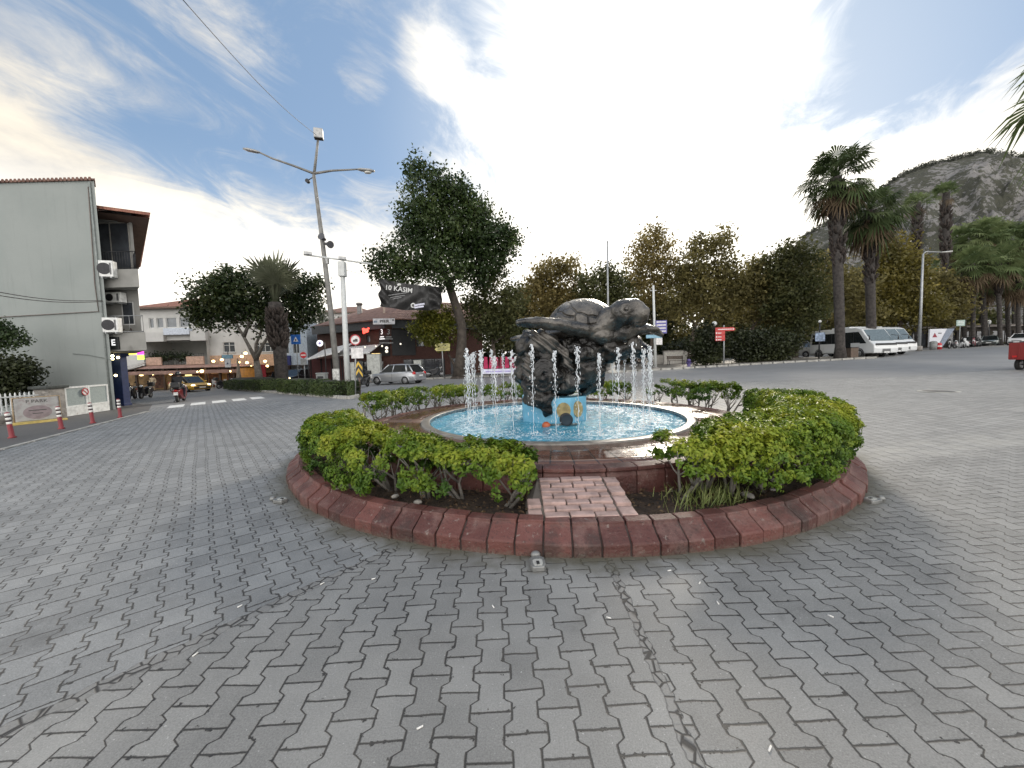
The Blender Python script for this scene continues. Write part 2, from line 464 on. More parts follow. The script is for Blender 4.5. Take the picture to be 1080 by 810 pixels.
# raised pavements beyond the road: the park, the pub's corner, the restaurants
overlay('pavement', [(-13.2, 36), (-7, 34.6), (0, 34.8), (12, 33.6), (24, 34.1), (32, 33.8), (32, 90), (-13.2, 90)], PARK, .12, thick=.2)
kerbm = []
def kerb_line(pts, name, wd=.16, h=.15):
    mb = MB()
    for (xa, ya), (xb, yb) in zip(pts, pts[1:]):
        n = max(1, int(math.hypot(xb - xa, yb - ya) / 1.0))
        for i in range(n):
            t0, t1 = i / n + .006, (i + 1) / n - .006
            p, q = (xa + (xb - xa) * t0, ya + (yb - ya) * t0), (xa + (xb - xa) * t1, ya + (yb - ya) * t1)
            dx, dy = q[0] - p[0], q[1] - p[1]; L = math.hypot(dx, dy); nx, ny = -dy / L * wd / 2, dx / L * wd / 2
            zp, zq = gz(p[0]), gz(q[0])
            mb.add([(p[0] + nx, p[1] + ny, zp - .05), (q[0] + nx, q[1] + ny, zq - .05), (q[0] - nx, q[1] - ny, zq - .05), (p[0] - nx, p[1] - ny, zp - .05),
                    (p[0] + nx, p[1] + ny, zp + h), (q[0] + nx, q[1] + ny, zq + h), (q[0] - nx, q[1] - ny, zq + h), (p[0] - nx, p[1] - ny, zp + h)],
                   [[0, 1, 2, 3], [4, 7, 6, 5], [0, 4, 5, 1], [1, 5, 6, 2], [2, 6, 7, 3], [3, 7, 4, 0]])
    return props(mb.build(name, KERB), kind='structure')
kerb_line([(-13.3, 36), (-7, 34.5), (0, 34.7), (12, 33.5), (24, 34.0), (32, 33.7), (32, 60)], 'kerb')
# left pavement strip between the paving and the fence
sw = g2((0, 475), (130, 441))
overlay('pavement', [(-9.5, 4.6), sw[0], sw[1], (-16.2, 17.0), (-20.3, 21.6), (-24, 24), (-24, 4.6)], ASPH2, .006)
kerb_line([(-9.5, 4.6), sw[0], sw[1], (-16.2, 17.0)], 'kerb', .12, .03)

# zebra crossing of the side street
white_paint = M('road paint', (.62, .62, .60), .7, var=.2, scale=4, dirt=((.2, .2, .2), 2.5, .56))
for k, (pxl, pyl) in enumerate([(178, 428.5), (201, 425.8), (223, 423.6), (244, 421.6), (263, 419.8)]):
    c = G(pxl + 8, pyl); d = Vector((-.62, .78, 0)); e = Vector((.78, .62, 0)) 
    q = [c - d * 1.1 - e * .3, c - d * 1.1 + e * .3, c + d * 1.1 + e * .3, c + d * 1.1 - e * .3]
    overlay('crossing_stripe', [(p.x, p.y) for p in q], white_paint, .009)
# manhole cover on the right
mc = G(990, 413); t = thing('manhole_cover', 'round worn manhole cover set in the paving right of the island', 'manhole cover', (mc.x, mc.y, gz(mc.x) + .004))
MB().lathe([(0, .012), (.33, .012), (.36, .0)], 28).build('lid', M('cast iron', (.12, .11, .10), .5, .6, bmp=.5), t)
MB().lathe([(.37, .0), (.375, .014), (.46, .014), (.48, -.02)], 28).build('rim', KERB, t)

# ------------------------------------------------------------------ the round island
CX, CY = .8, 7.5
isl = lambda th, r: (CX + r * math.cos(th), CY + r * math.sin(th))
REDK = None
def red_concrete():
    m, nt, b, o = new_mat('red kerb concrete'); co = obj_co(nt)
    a = nt.nodes.new('ShaderNodeAttribute'); a.attribute_name = 'rnd'; r = S(nt, a.outputs['Fac'])
    n = noise_tex(nt, co, 5, 6, .65); f = noise_tex(nt, co, 40, 4, .7)
    c = mixc(nt, (r * .75 + n * .35).clamp01(), (.050, .016, .013), (.150, .054, .043))
    c = mixc(nt, noise_tex(nt, co, 3.1, 6, .7).smooth(.48, .66) * .7, c, (.165, .092, .078)); c = mixc(nt, noise_tex(nt, co, 17, 5, .7).smooth(.60, .68) * .75, c, (.23, .19, .165))
    c = mixc(nt, f.smooth(.54, .68) * .6, c, (.03, .018, .016)); c = mixc(nt, noise_tex(nt, co, 1.3, 5, .7).smooth(.50, .64) * .65, c, (.032, .024, .020))
    sp = nt.nodes.new('ShaderNodeSeparateXYZ'); nt.links.new(co, sp.inputs[0])
    mud = (S(nt, sp.outputs[2]) + (f - .5) * .25).smooth(.045, .0)
    c = mixc(nt, mud * .5, c, (.10, .085, .065))
    link(nt, c, b.inputs['Base Color']); b.inputs['Roughness'].default_value = .55; b.inputs['Specular IOR Level'].default_value = .45
    bump(nt, b, n * .6 + f * .7, .9, .014); return m
REDK = red_concrete()

def ring_stones(name, prof, n, parent, mat, gap=.006, jit=.006, seg=3):
    """a ring of separate kerb stones sharing one cross-section; each stone a little out of line"""
    V, F, rn = [], [], []
    m = len(prof)
    for i in range(n):
        a0, a1 = 2 * math.pi * i / n, 2 * math.pi * (i + 1) / n
        rm = max(p[0] for p in prof); g = gap / rm
        dr, dz = random.uniform(-jit, jit), random.uniform(-jit, jit) * .7; tl = random.uniform(-jit, jit); r_ = random.random()
        base = len(V)
        for s in range(seg + 1):
            a = a0 + g + (a1 - a0 - 2 * g) * s / seg
            for (r, z) in prof:
                rr = r + dr + tl * (s / seg - .5)
                V.append((rr * math.cos(a), rr * math.sin(a), z + (dz if z > 0 else 0))); rn.append(r_)
        for s in range(seg):
            for q in range(m):
                F.append([base + s * m + q, base + (s + 1) * m + q, base + (s + 1) * m + (q + 1) % m, base + s * m + (q + 1) % m])
        F.append([base + q for q in range(m)]); F.append([base + seg * m + q for q in range(m)][::-1])
    mb = MB().add(V, F); o = mb.build(name, mat, parent)
    at_ = o.data.attributes.new('rnd', 'FLOAT', 'POINT'); at_.data.foreach_set('value', rn)
    bv = o.modifiers.new('b', 'BEVEL'); bv.width = .009; bv.segments = 2; bv.limit_method = 'ANGLE'; bv.angle_limit = R(25)
    return o
kb = thing('island_kerb', 'round kerb of bevelled dark red concrete stones circling the planted island', 'kerb', (CX, CY, 0))
ring_stones('kerb_stone', [(4.55, -.08), (4.555, .105), (4.545, .116), (4.43, .188), (4.408, .205), (4.405, .234), (4.29, .238), (4.28, -.08)], 122, kb, REDK, .007, .011)
MB().lathe([(4.54, -.1), (4.53, .095), (4.40, .19), (4.30, .215), (4.30, -.1)], 96).build('mortar', M('kerb mortar', (.045, .032, .028), .9, bmp=.4), kb)

# planting soil, a bumpy ring
def soil_ring():
    vs, fs = [], []; nr, na = 14, 260
    for i in range(na):
        th = 2 * math.pi * i / na
        for j in range(nr):
            r = 3.40 + (4.31 - 3.40) * j / (nr - 1); x, y = isl(th, r)
            z = .145 + .05 * mnoise.noise(Vector((x * 1.7, y * 1.7, 0))) + .03 * mnoise.noise(Vector((x * 6, y * 6, 3))) + .015 * mnoise.noise(Vector((x * 17, y * 17, 5)))
            vs.append((x, y, z))
    for i in range(na):
        for j in range(nr - 1):
            k = (i + 1) % na; fs.append([i * nr + j, k * nr + j, k * nr + j + 1, i * nr + j + 1])
    m, nt, b, o = new_mat('planting soil'); co = obj_co(nt)
    n = noise_tex(nt, co, 9, 8, .7); f = noise_tex(nt, co, 55, 4, .75)
    c = mixc(nt, n.smooth(.35, .65), (.022, .014, .009), (.072, .046, .028))
    c = mixc(nt, f.smooth(.6, .68) * .7, c, (.17, .12, .07)); link(nt, c, b.inputs['Base Color'])
    b.inputs['Roughness'].default_value = .95; bump(nt, b, n + f * .8, 1.0, .03)
    ob = MB().add(vs, fs, smooth=True).build('soil', m); return props(ob, kind='structure')
soil_ring()

# fountain: outer step, wet tiled ledge, pool wall, water
WETTILE = None
def wet_tile():
    m, nt, b, o = new_mat('wet clay tile'); co = obj_co(nt)
    sp = nt.nodes.new('ShaderNodeSeparateXYZ'); nt.links.new(co, sp.inputs[0]); x, y, z = (S(nt, sp.outputs[i]) for i in range(3))
    rr = (x * x + y * y).pow(.5); ang = y._m('ARCTAN2', x)
    u = ang * (78 / (2 * math.pi)); v = (rr - 2.55) / .235
    du = (u - u.round()).abs() * .24; dv = (v - v.round()).abs() * .235
    fn = noise_tex(nt, co, 30, 4, .7); n = noise_tex(nt, co, 2.3, 6, .65)
    top = (du.min(dv) + (fn - .5) * .008).smooth(.004, .011)
    wn = nt.nodes.new('ShaderNodeTexWhiteNoise'); nt.links.new(vec(nt, u.floor(), v.floor(), 0.0), wn.inputs['Vector'])
    c = mixc(nt, S(nt, wn.outputs['Value']) * .6 + n * .4, (.075, .036, .026), (.17, .085, .058))
    c = mixc(nt, n.smooth(.5, .75) * .6, c, (.20, .165, .13)); c = mixc(nt, top, (.035, .028, .024), c)
    link(nt, c, b.inputs['Base Color'])
    wet = noise_tex(nt, co, 1.6, 4, .6).smooth(.36, .56)
    link(nt, .42 - wet * .33, b.inputs['Roughness']); b.inputs['Specular IOR Level'].default_value = .6
    bump(nt, b, top * .5 + fn * .25 * (1.0 - wet) + n * .3, .35, .01); return m
WETTILE = wet_tile()
ft = thing('fountain', 'round stone fountain basin with blue pool and wet clay tile ledge', 'fountain', (CX, CY, 0))
ring_stones('outer_step', [(3.53, .02), (3.53, .33), (3.51, .375), (3.54, .385), (3.54, .425), (3.44, .435), (3.36, .43), (3.36, .02)], 66, ft, REDK, .004, .005)
MB().lathe([(3.37, .1), (3.37, .428), (3.15, .434), (2.9, .442), (2.56, .452), (2.545, .44), (2.545, .1)], 128).build('ledge', WETTILE, ft)
# pool rim of small dark mosaic tiles, pool wall and floor below the water
mosaic = None
def mosaic_mat():
    m, nt, b, o = new_mat('pool mosaic'); co = obj_co(nt)
    sp = nt.nodes.new('ShaderNodeSeparateXYZ'); nt.links.new(co, sp.inputs[0]); x, y, z = (S(nt, sp.outputs[i]) for i in range(3))
    u = y._m('ARCTAN2', x) * (150 / (2 * math.pi)); v = z / .055
    wn = nt.nodes.new('ShaderNodeTexWhiteNoise'); nt.links.new(vec(nt, u.floor(), v.floor(), 0.0), wn.inputs['Vector']); k = S(nt, wn.outputs['Value'])
    d = ((u - u.round()).abs() * .1).min((v - v.round()).abs() * .055).smooth(.003, .007)
    c = mixc(nt, k, (.02, .05, .08), (.12, .20, .24)); c = mixc(nt, d, (.3, .3, .28), c)
    link(nt, c, b.inputs['Base Color']); b.inputs['Roughness'].default_value = .2; return m
mosaic = mosaic_mat()
MB().lathe([(2.542, .2), (2.542, .462), (2.52, .47), (2.40, .472), (2.385, .464), (2.385, .1)], 128).build('pool_rim', M('rim stone', (.19, .17, .145), .38, var=.3, scale=9, bmp=.2), ft)
MB().lathe([(2.383, .466), (2.381, .2)], 128).build('mosaic_band', mosaic, ft)
MB().lathe([(0, .12), (2.38, .12)], 64).build('pool_floor', M('pool paint', (.11, .42, .60), .4), ft)
def water_mat():
    m, nt, b, o = new_mat('pool water'); co = obj_co(nt)
    n = noise_tex(nt, co, 9, 6, .62, .6); n2 = noise_tex(nt, co, 26, 5, .6, .4); n3 = noise_tex(nt, co, 2.2, 3, .5)
    sp = nt.nodes.new('ShaderNodeSeparateXYZ'); nt.links.new(co, sp.inputs[0]); x, y = S(nt, sp.outputs[0]), S(nt, sp.outputs[1])
    rr = (x * x + y * y).pow(.5)
    splash = (rr - 1.75).abs().smooth(.55, .0)
    foam = (n * .55 + n2 * .45 + splash * .075).smooth(.535, .63)
    c = mixc(nt, n3 * .6 + n * .4, (.035, .20, .32), (.10, .42, .56))
    c = mixc(nt, foam * .7, c, (.72, .82, .86)); link(nt, c, b.inputs['Base Color'])
    link(nt, foam * .3 + .06, b.inputs['Roughness']); b.inputs['IOR'].default_value = 1.33; b.inputs['Specular IOR Level'].default_value = .6
    bump(nt, b, n * .9 + n2 * .6, .75, .07); return m
wtr = MB()
nr, na = 46, 150
vs = [(0, 0, .404)]; fs = []
for i in range(1, nr + 1):
    for k in range(na):
        a = 2 * math.pi * k / na; r = 2.379 * i / nr; x, y = r * math.cos(a), r * math.sin(a)
        z = .404 + .016 * mnoise.noise(Vector((x * 3, y * 3, 0))) + .012 * mnoise.noise(Vector((x * 8, y * 8, 2)))
        vs.append((x, y, z))
for k in range(na): fs.append([0, 1 + k, 1 + (k + 1) % na])
for i in range(nr - 1):
    for k in range(na): fs.append([1 + i * na + k, 1 + (i + 1) * na + k, 1 + (i + 1) * na + (k + 1) % na, 1 + i * na + (k + 1) % na])
wo_ = wtr.add(vs, fs, smooth=True).build('water', water_mat()); wo_.location = (CX, CY, 0); props(wo_, kind='structure')

# brick path across the bed
pt = thing('brick_path', 'short pink brick walkway from the red kerb up to the fountain step', 'brick path', (0, 0, 0))
PINK = M('pink brick', (.36, .25, .22), .75, var=.22, scale=8, bmp=.4, dirt=((.16, .12, .10), 6, .58))
mb = MB(); rows = 7; y0, y1 = 3.20, 3.955
def pathx(y): return (.30, 1.06)
for r in range(rows):
    ya, yb = y0 + (y1 - y0) * r / rows, y0 + (y1 - y0) * (r + 1) / rows
    xa, xb = .25, .90
    off = .11 if r % 2 else 0.0; xs = [xa] + [xa + off + .22 * k for k in range(0 if off else 1, 4) if xa + off + .22 * k < xb - .03] + [xb]
    for p, q in zip(xs, xs[1:]):
        z = .246 + (.12 * (r / rows)) + random.uniform(-.006, .006)
        mb.box(((p + q) / 2, (ya + yb) / 2, z - .04), (q - p - .012, yb - ya - .012, .08), random.uniform(-.012, .012))
for k in range(4):
    ya, yb = y0 + (y1 - y0) * k / 4, y0 + (y1 - y0) * (k + 1) / 4
    mb.box((.985, (ya + yb) / 2, .246 + .12 * k / 4 - .04), (.135, yb - ya - .012, .08), .0)
    if k < 2: mb.box((.175, (ya + yb) / 2, .240 + .12 * k / 4 - .04), (.12, yb - ya - .012, .08), .02)
mb.build('brick', PINK, pt, bevel=.008)
MB().add([(.1, 3.18, .1), (1.06, 3.18, .1), (1.06, 3.97, .1), (.1, 3.97, .1), (.1, 3.2, .21), (1.06, 3.2, .21), (1.06, 3.97, .33), (.24, 3.97, .33)],
         [[0, 1, 2, 3], [4, 5, 6, 7], [0, 1, 5, 4], [1, 2, 6, 5], [2, 3, 7, 6], [3, 0, 4, 7]]).build('mortar_bed', M('path mortar', (.14, .12, .10), .9, bmp=.3), pt)

# ------------------------------------------------------------------ hedges of the island
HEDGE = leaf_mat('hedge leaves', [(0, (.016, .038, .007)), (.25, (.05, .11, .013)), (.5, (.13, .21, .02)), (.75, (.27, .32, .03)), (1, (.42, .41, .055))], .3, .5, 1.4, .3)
BARK = M('bark', (.075, .058, .045), .9, var=.4, scale=9, bmp=.8, bscale=22)
BARKG = M('grey bark', (.16, .145, .125), .9, var=.35, scale=7, bmp=.7, bscale=18)
def hedge(name, label, th0, th1, rm, hw, z0, z1, n, size, straggle=0.0, group=None, seed=0):
    t = thing(name, label, 'hedge', (CX, CY, .15), 0, group)
    rg = np.random.default_rng(100 + seed)
    nt_ = max(10, int(n / 13))
    # sprigs: rosettes of leaves spread through a rounded hedge volume, most near its skin
    th = rg.uniform(th0, th1, nt_); k = rg.uniform(0, 1, nt_); ph = rg.uniform(-.35, math.pi + .35, nt_)
    rad = .45 + .55 * k ** .45
    hh = (z1 - z0); lump = np.array([mnoise.noise(Vector((a * 5.5, seed * 3.1, b * 1.0))) for a, b in zip(th, ph)])
    lump2 = np.array([mnoise.noise(Vector((a * 16, seed * 3.1 + 9, b * 2.3))) for a, b in zip(th, ph)])
    rad = rad * (1 + .16 * lump + .14 * lump2)
    endf = np.minimum(1, np.minimum(th - th0, th1 - th) * rm / .35) ** .5
    dx = np.cos(ph); dz = np.sin(ph)
    ex = np.sign(dx) * np.abs(dx) ** .6; ez = np.sign(dz) * np.abs(dz) ** .6          # boxy section
    r = rm + hw * ex * rad * (.55 + .45 * endf); z = z0 + hh * .45 + ez * hh * .55 * rad * (.6 + .4 * endf)
    gap = np.array([mnoise.noise(Vector((a * 13, b * 9, c * 11 + seed))) for a, b, c in zip(th, r, z)]); keep = (gap > -.20) | (rad < .6)
    if straggle:
        q = np.array([mnoise.noise(Vector((a * 7, b * 3, c * 3))) for a, b, c in zip(th, r, z)])
        keep &= q > -.25 + straggle * .55 * (lump < 0)
    z = np.maximum(z, z0 - .1)
    C = np.stack([r * np.cos(th), r * np.sin(th), z - .15], 1)[keep]
    O = np.stack([dx * np.cos(th) * 1.0, dx * np.sin(th), dz * 1.0 + .35], 1)[keep] + rg.normal(0, .35, (keep.sum(), 3))
    O = unit(O); m = 13
    CC = np.repeat(C, m, 0); OO = np.repeat(O, m, 0)
    d = rg.normal(size=CC.shape); d = unit(d - OO * np.sum(d * OO, 1, keepdims=True) * .55)
    P = CC + d * size * rg.uniform(.3, 1.05, (len(CC), 1)) + OO * size * rg.uniform(-.5, .3, (len(CC), 1))
    V, Q, rnd = leaf_arrays(P, OO * .9 + d * .5, size, .5, .3, None)
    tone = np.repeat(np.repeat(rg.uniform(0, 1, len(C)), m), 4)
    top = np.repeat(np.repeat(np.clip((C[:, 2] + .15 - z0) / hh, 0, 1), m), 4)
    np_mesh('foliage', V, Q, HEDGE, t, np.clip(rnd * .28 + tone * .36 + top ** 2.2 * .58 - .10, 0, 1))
    # stems
    L = abs(th1 - th0) * rm
    for i in range(max(2, int(L / .45))):
        a = th0 + (th1 - th0) * (i + .5) / max(2, int(L / .45)) + random.uniform(-.02, .02)
        bx, by = rm * math.cos(a), rm * math.sin(a); mb = MB()
        for s in range(random.randint(3, 5)):
            e = Vector((bx + random.uniform(-.3, .3), by + random.uniform(-.3, .3), z1 - .25 + random.uniform(-.15, .1) - .15))
            mid = Vector((bx, by, 0)).lerp(e, .5) + Vector((random.uniform(-.09, .09), random.uniform(-.09, .09), -.03))
            mb.tube([(bx + random.uniform(-.04, .04), by + random.uniform(-.04, .04), -.06), mid, e], [.022, .015, .006], 6)
            for q in range(2):
                e2 = mid + Vector((random.uniform(-.25, .25), random.uniform(-.25, .25), random.uniform(.1, .35)))
                mb.tube([mid, mid.lerp(e2, .5) + Vector((0, 0, -.02)), e2], [.011, .008, .004], 5)
        mb.build('stem', BARKG, t)
    return t
D = math.radians
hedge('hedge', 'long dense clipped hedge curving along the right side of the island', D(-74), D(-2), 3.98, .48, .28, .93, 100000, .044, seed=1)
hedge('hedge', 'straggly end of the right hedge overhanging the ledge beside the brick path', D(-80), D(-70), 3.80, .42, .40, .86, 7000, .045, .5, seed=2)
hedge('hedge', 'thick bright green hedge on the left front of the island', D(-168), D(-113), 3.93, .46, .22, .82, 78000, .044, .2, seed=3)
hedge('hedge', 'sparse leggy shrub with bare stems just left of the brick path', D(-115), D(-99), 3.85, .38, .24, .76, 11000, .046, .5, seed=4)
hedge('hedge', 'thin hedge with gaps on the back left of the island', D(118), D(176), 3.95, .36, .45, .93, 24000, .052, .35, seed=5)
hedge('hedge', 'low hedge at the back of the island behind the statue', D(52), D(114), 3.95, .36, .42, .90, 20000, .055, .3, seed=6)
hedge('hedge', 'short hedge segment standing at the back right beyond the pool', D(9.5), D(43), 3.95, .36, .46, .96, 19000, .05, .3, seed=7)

# weeds, fallen leaves and stones in the bed
gb = []
for k in range(240):
    a = D(random.gauss(-74, 3.2)); r = random.uniform(3.75, 4.2); x, y = isl(a, r); h = random.uniform(.07, .2); q = random.uniform(0, 6.28); l = random.uniform(.03, .12); wd = .004
    dx, dy = math.cos(q), math.sin(q)
    gb.append([(x - dy * wd, y + dx * wd, .17), (x + dy * wd, y - dx * wd, .17), (x + dx * l + dy * wd * .3, y + dy * l, .17 + h), (x + dx * l * .6 - dy * wd * .8, y + dy * l * .6 + dx * wd, .17 + h * .7)])
GRASS = leaf_mat('grass blades', [(0, (.09, .13, .03)), (.5, (.17, .21, .06)), (1, (.34, .31, .13))], .25)
g_ = np_mesh('grass', np.array(gb), np.arange(len(gb) * 4).reshape(-1, 4), GRASS, None, np.repeat(RNG.uniform(0, 1, len(gb)), 4)); props(g_, 'tuft of long yellowish grass growing in the bed right of the path', 'grass', None, 'stuff')
n = 2600; th = RNG.uniform(-math.pi, .1, n); r = RNG.uniform(3.58, 4.27, n)
Cc = np.stack([CX + r * np.cos(th), CY + r * np.sin(th), RNG.uniform(.175, .215, n)], 1)
V, Q, rnd = leaf_arrays(Cc, np.array([0, 0, 1.0]) + RNG.normal(0, .35, (n, 3)), .04, .5)
lo = np_mesh('fallen_leaves', V, Q, leaf_mat('dead leaves', [(0, (.03, .018, .01)), (.6, (.10, .06, .03)), (1, (.24, .17, .09))], .1, .8), None, rnd)
props(lo, 'scatter of small brown dead leaves over the planting soil', 'leaves', None, 'stuff')
STONE = M('field stone', (.30, .28, .25), .85, var=.3, scale=8, bmp=.5)
def pebble(x, y, z, s, mat, label, name='stone', group=None):
    bm = bmesh.new(); bmesh.ops.create_icosphere(bm, subdivisions=2, radius=1)
    sx, sy, sz = s * random.uniform(.8, 1.3), s * random.uniform(.7, 1.1), s * random.uniform(.5, .75)
    for v in bm.verts:
        f = 1 + .3 * mnoise.noise(v.co * 1.6 + Vector((x * 9, y * 9, 0))); v.co = Vector((v.co.x * sx * f, v.co.y * sy * f, v.co.z * sz * f))
    me = bpy.data.meshes.new(name); bm.to_mesh(me); bm.free(); me.materials.append(mat)
    for p in me.polygons: p.use_smooth = True
    o = bpy.data.objects.new(name, me); COL.objects.link(o); o.location = (x, y, z); o.rotation_euler.z = random.uniform(0, 6)
    return props(o, label, 'stone', group)
for i in range(16):
    a = D(random.choice([random.uniform(-160, -99), random.uniform(-80, -30)])); x, y = isl(a, random.uniform(3.65, 4.2))
    pebble(x, y, .2, random.uniform(.02, .05), STONE, 'small grey stone lying on the soil of the planted bed', group='stones lying in the bed')
# roots lying on the soil by the right end of the left hedge
mb = MB(); mb.tube([(-1.62, 4.55, .2), (-1.75, 4.3, .3), (-1.95, 4.1, .21)], [.05, .04, .03], 8); props(mb.build('root', BARKG), 'thick bare grey root arching out of the soil under the left hedge', 'root')

# lights and litter on the paving round the kerb
def spot(px, py, label, s=1.0, rz=0.0):
    p = G(px, py); t = thing('ground_light', label, 'ground light', (p.x, p.y, 0), rz)
    mb = MB(); pts = [(-.045, -.075), (.045, -.075), (.06, -.03), (.06, .06), (.035, .085), (-.035, .085), (-.06, .06), (-.06, -.03)]
    mb.prism([(x * s, y * s) for x, y in pts], 0, .045 * s, 'Z').build('housing', M('cast aluminium', (.22, .22, .21), .5, .5, bmp=.3), t, bevel=.01)
    MB().prism([(x * s * .62, y * s * .55 - .018) for x, y in pts], .044 * s, .05 * s, 'Z').build('lens', M('dull lens', (.40, .40, .37), .25), t)
    MB().box((0, -.03 * s, .053 * s), (.022 * s, .04 * s, .006)).build('keyhole', M('black rubber', (.015, .015, .015), .7), t)
    MB().ell((0, .13 * s, .03), (.04 * s, .035 * s, .03 * s)).build('cable_gland', M('cast aluminium'), t)
    return t
spot(567, 598, 'small cast metal light fitting on the paving in front of the kerb', 1.0, .05)
spot(296, 530, 'pale oval light fitting on the paving left of the kerb', .95, 1.2)
spot(920, 529, 'chalky light fitting lying right of the kerb', .95, -1.3)
BUTT = M('cigarette paper', (.75, .73, .68), .8)
for px, py in [(706, 602), (642, 652), (443, 768), (394, 611), (738, 615), (757, 636), (253, 640), (206, 691), (340, 616), (812, 790), (876, 650), (520, 640)]:
    p = G(px, py); o = MB().tube([(-.014, 0, .004), (.014, 0, .004)], .004, 7).build('cigarette_butt', BUTT); o.location = (p.x, p.y, 0); o.rotation_euler.z = random.uniform(0, 3)
    props(o, 'white cigarette end dropped on the grey paving', 'litter', 'litter dropped on the paving')
# ------------------------------------------------------------------ turtle sculpture
BRONZE = None
def bronze(name, scut, k=1.0):
    m, nt, b, o = new_mat(name); co = obj_co(nt); sp = nt.nodes.new('ShaderNodeSeparateXYZ'); nt.links.new(co, sp.inputs[0])
    n = noise_tex(nt, co, 2.6, 6, .6); f = noise_tex(nt, co, 24, 5, .65)
    c = mixc(nt, n.smooth(.35, .68), (.008 * k, .0075 * k, .007 * k), (.040 * k, .036 * k, .031 * k))
    c = mixc(nt, f.smooth(.6, .72) * .35, c, (.12, .105, .088)); link(nt, c, b.inputs['Base Color'])
    b.inputs['Metallic'].default_value = .35; link(nt, .13 + n * .28, b.inputs['Roughness']); b.inputs['Specular IOR Level'].default_value = .6
    h = n * .9 + f * .25 + noise_tex(nt, co, 7, 4, .6) * .5
    if scut:
        v = nt.nodes.new('ShaderNodeTexVoronoi'); v.feature = 'DISTANCE_TO_EDGE'; v.inputs['Scale'].default_value = scut
        link(nt, co, v.inputs['Vector']); h = h + S(nt, v.outputs['Distance']).smooth(.0, .05) * 1.2
    st_ = noise_tex(nt, vec(nt, *[S(nt, q) * k_ for q, k_ in zip(sp.outputs, (5.0, 5.0, .55))]), 1.6, 6, .65).smooth(.56, .72)
    c = mixc(nt, st_ * .38, c, (.24, .23, .205)); link(nt, c, b.inputs['Base Color'])
    bump(nt, b, h, .85, .05); MATS[name] = m; return m
BR_ROCK = bronze('wet bronze', 0, 1.15); BR_SKIN = bronze('bronze skin', 0, 3.2); BR_SHELL = bronze('bronze shell', 2.3, 3.4)
PC = Vector((CX, CY, 0))
st = thing('turtle_sculpture', 'dark bronze sculpture of a big sea turtle swimming over craggy rock on a blue pedestal', 'sculpture', (PC.x, PC.y, .404))
ORG = Vector((PC.x, PC.y, .404))
def L(px, py, Y): return at(px, py, Y) - ORG
def fuse(mb, name, mat, vox, smooth=6, amp=0.0, fr=3.0, fn=None, parent=st):
    o = mb.build(name, mat, parent, fix=True)
    rm = o.modifiers.new('r', 'REMESH'); rm.mode = 'VOXEL'; rm.voxel_size = vox
    if smooth: s = o.modifiers.new('s', 'SMOOTH'); s.iterations = smooth; s.factor = .5
    apply_mods(o); me = o.data
    nrm = [v.normal.copy() for v in me.vertices]
    for v, nn in zip(me.vertices, nrm):
        if fn: fn(v, nn)
        if amp:
            p = v.co * fr; v.co += nn * amp * (mnoise.noise(p) + .5 * mnoise.noise(p * 2.3 + Vector((5, 1, 2))) + .25 * mnoise.noise(p * 5.1))
    for p in me.polygons: p.use_smooth = True
    return o
# --- rock: a pillar of overlapping boulders
mb = MB()
def blob(px, py, Y, rx, ry, rz, tilt=0.0, yaw=0.0):
    mb.ell(L(px, py, Y), (rx, ry, rz), 18, 12, mat=Matrix.Rotation(yaw, 3, 'Z') @ Matrix.Rotation(tilt, 3, 'Y'))
blob(590, 386, 7.5, .66, .55, .52); blob(575, 385, 7.1, .42, .4, .48, .15); blob(612, 382, 7.2, .42, .42, .40); blob(566, 412, 7.0, .20, .25, .36, -.1)
blob(572, 424, 6.95, .13, .15, .26); blob(600, 402, 7.15, .34, .3, .20); blob(620, 400, 7.4, .28, .3, .28); blob(558, 385, 7.3, .2, .3, .45, .1)
blob(607, 372, 7.2, .55, .5, .32); blob(640, 368, 7.2, .40, .36, .2, .15); blob(561, 365, 7.2, .24, .35, .22, .3)
blob(668, 366, 7.1, .26, .25, .12, .25)
def rockfn(v, nn):
    p = v.co * 2.4
    r = abs(mnoise.noise(p)); r2 = abs(mnoise.noise(p * 2.6 + Vector((3, 7, 1))))
    r3 = abs(mnoise.noise(p * 5.5 + Vector((1, 2, 9)))); v.co += nn * (.24 * (.33 - r) + .11 * (.3 - r2) + .025 * (.3 - r3))
fuse(mb, 'rock', BR_ROCK, .026, 1, .03, 7.0, rockfn)
# --- small turtle carved on the left shoulder of the rock: a ridged shell
mb = MB(); mb.ell(L(576, 363, 6.86), (.36, .28, .20), 22, 14, mat=Matrix.Rotation(.55, 3, 'Y') @ Matrix.Rotation(.3, 3, 'Z'))
mb.tube([L(560, 374, 6.75), L(556, 388, 6.68), L(560, 402, 6.66)], [.10, .11, .06], 10); mb.tube([L(590, 366, 6.75), L(598, 378, 6.66), L(602, 392, 6.64)], [.09, .07, .04], 10)
c0 = L(576, 363, 6.86)
def ridge(v, nn):
    q = (v.co - c0); v.co += nn * .028 * math.sin((q.x * 1.0 + q.z * 1.2) * 42)
fuse(mb, 'small_turtle', BR_SKIN, .018, 3, .01, 7, ridge)
# --- spiral fossil on the left face
mb = MB(); cc = L(573, 397, 6.72)
pts, rad = [], []
for i in range(80):
    a = i * .25; r = .30 - .27 * i / 80
    pts.append(cc + Vector((math.cos(a) * r * .72, -.02 - .10 * i / 80, math.sin(a) * r))); rad.append(.052 - .026 * i / 80)
mb.tube(pts, rad, 8); mb.ell(cc + Vector((0, .05, 0)), (.2, .12, .27)); fuse(mb, 'spiral_shell', BR_ROCK, .02, 3, .012, 6)
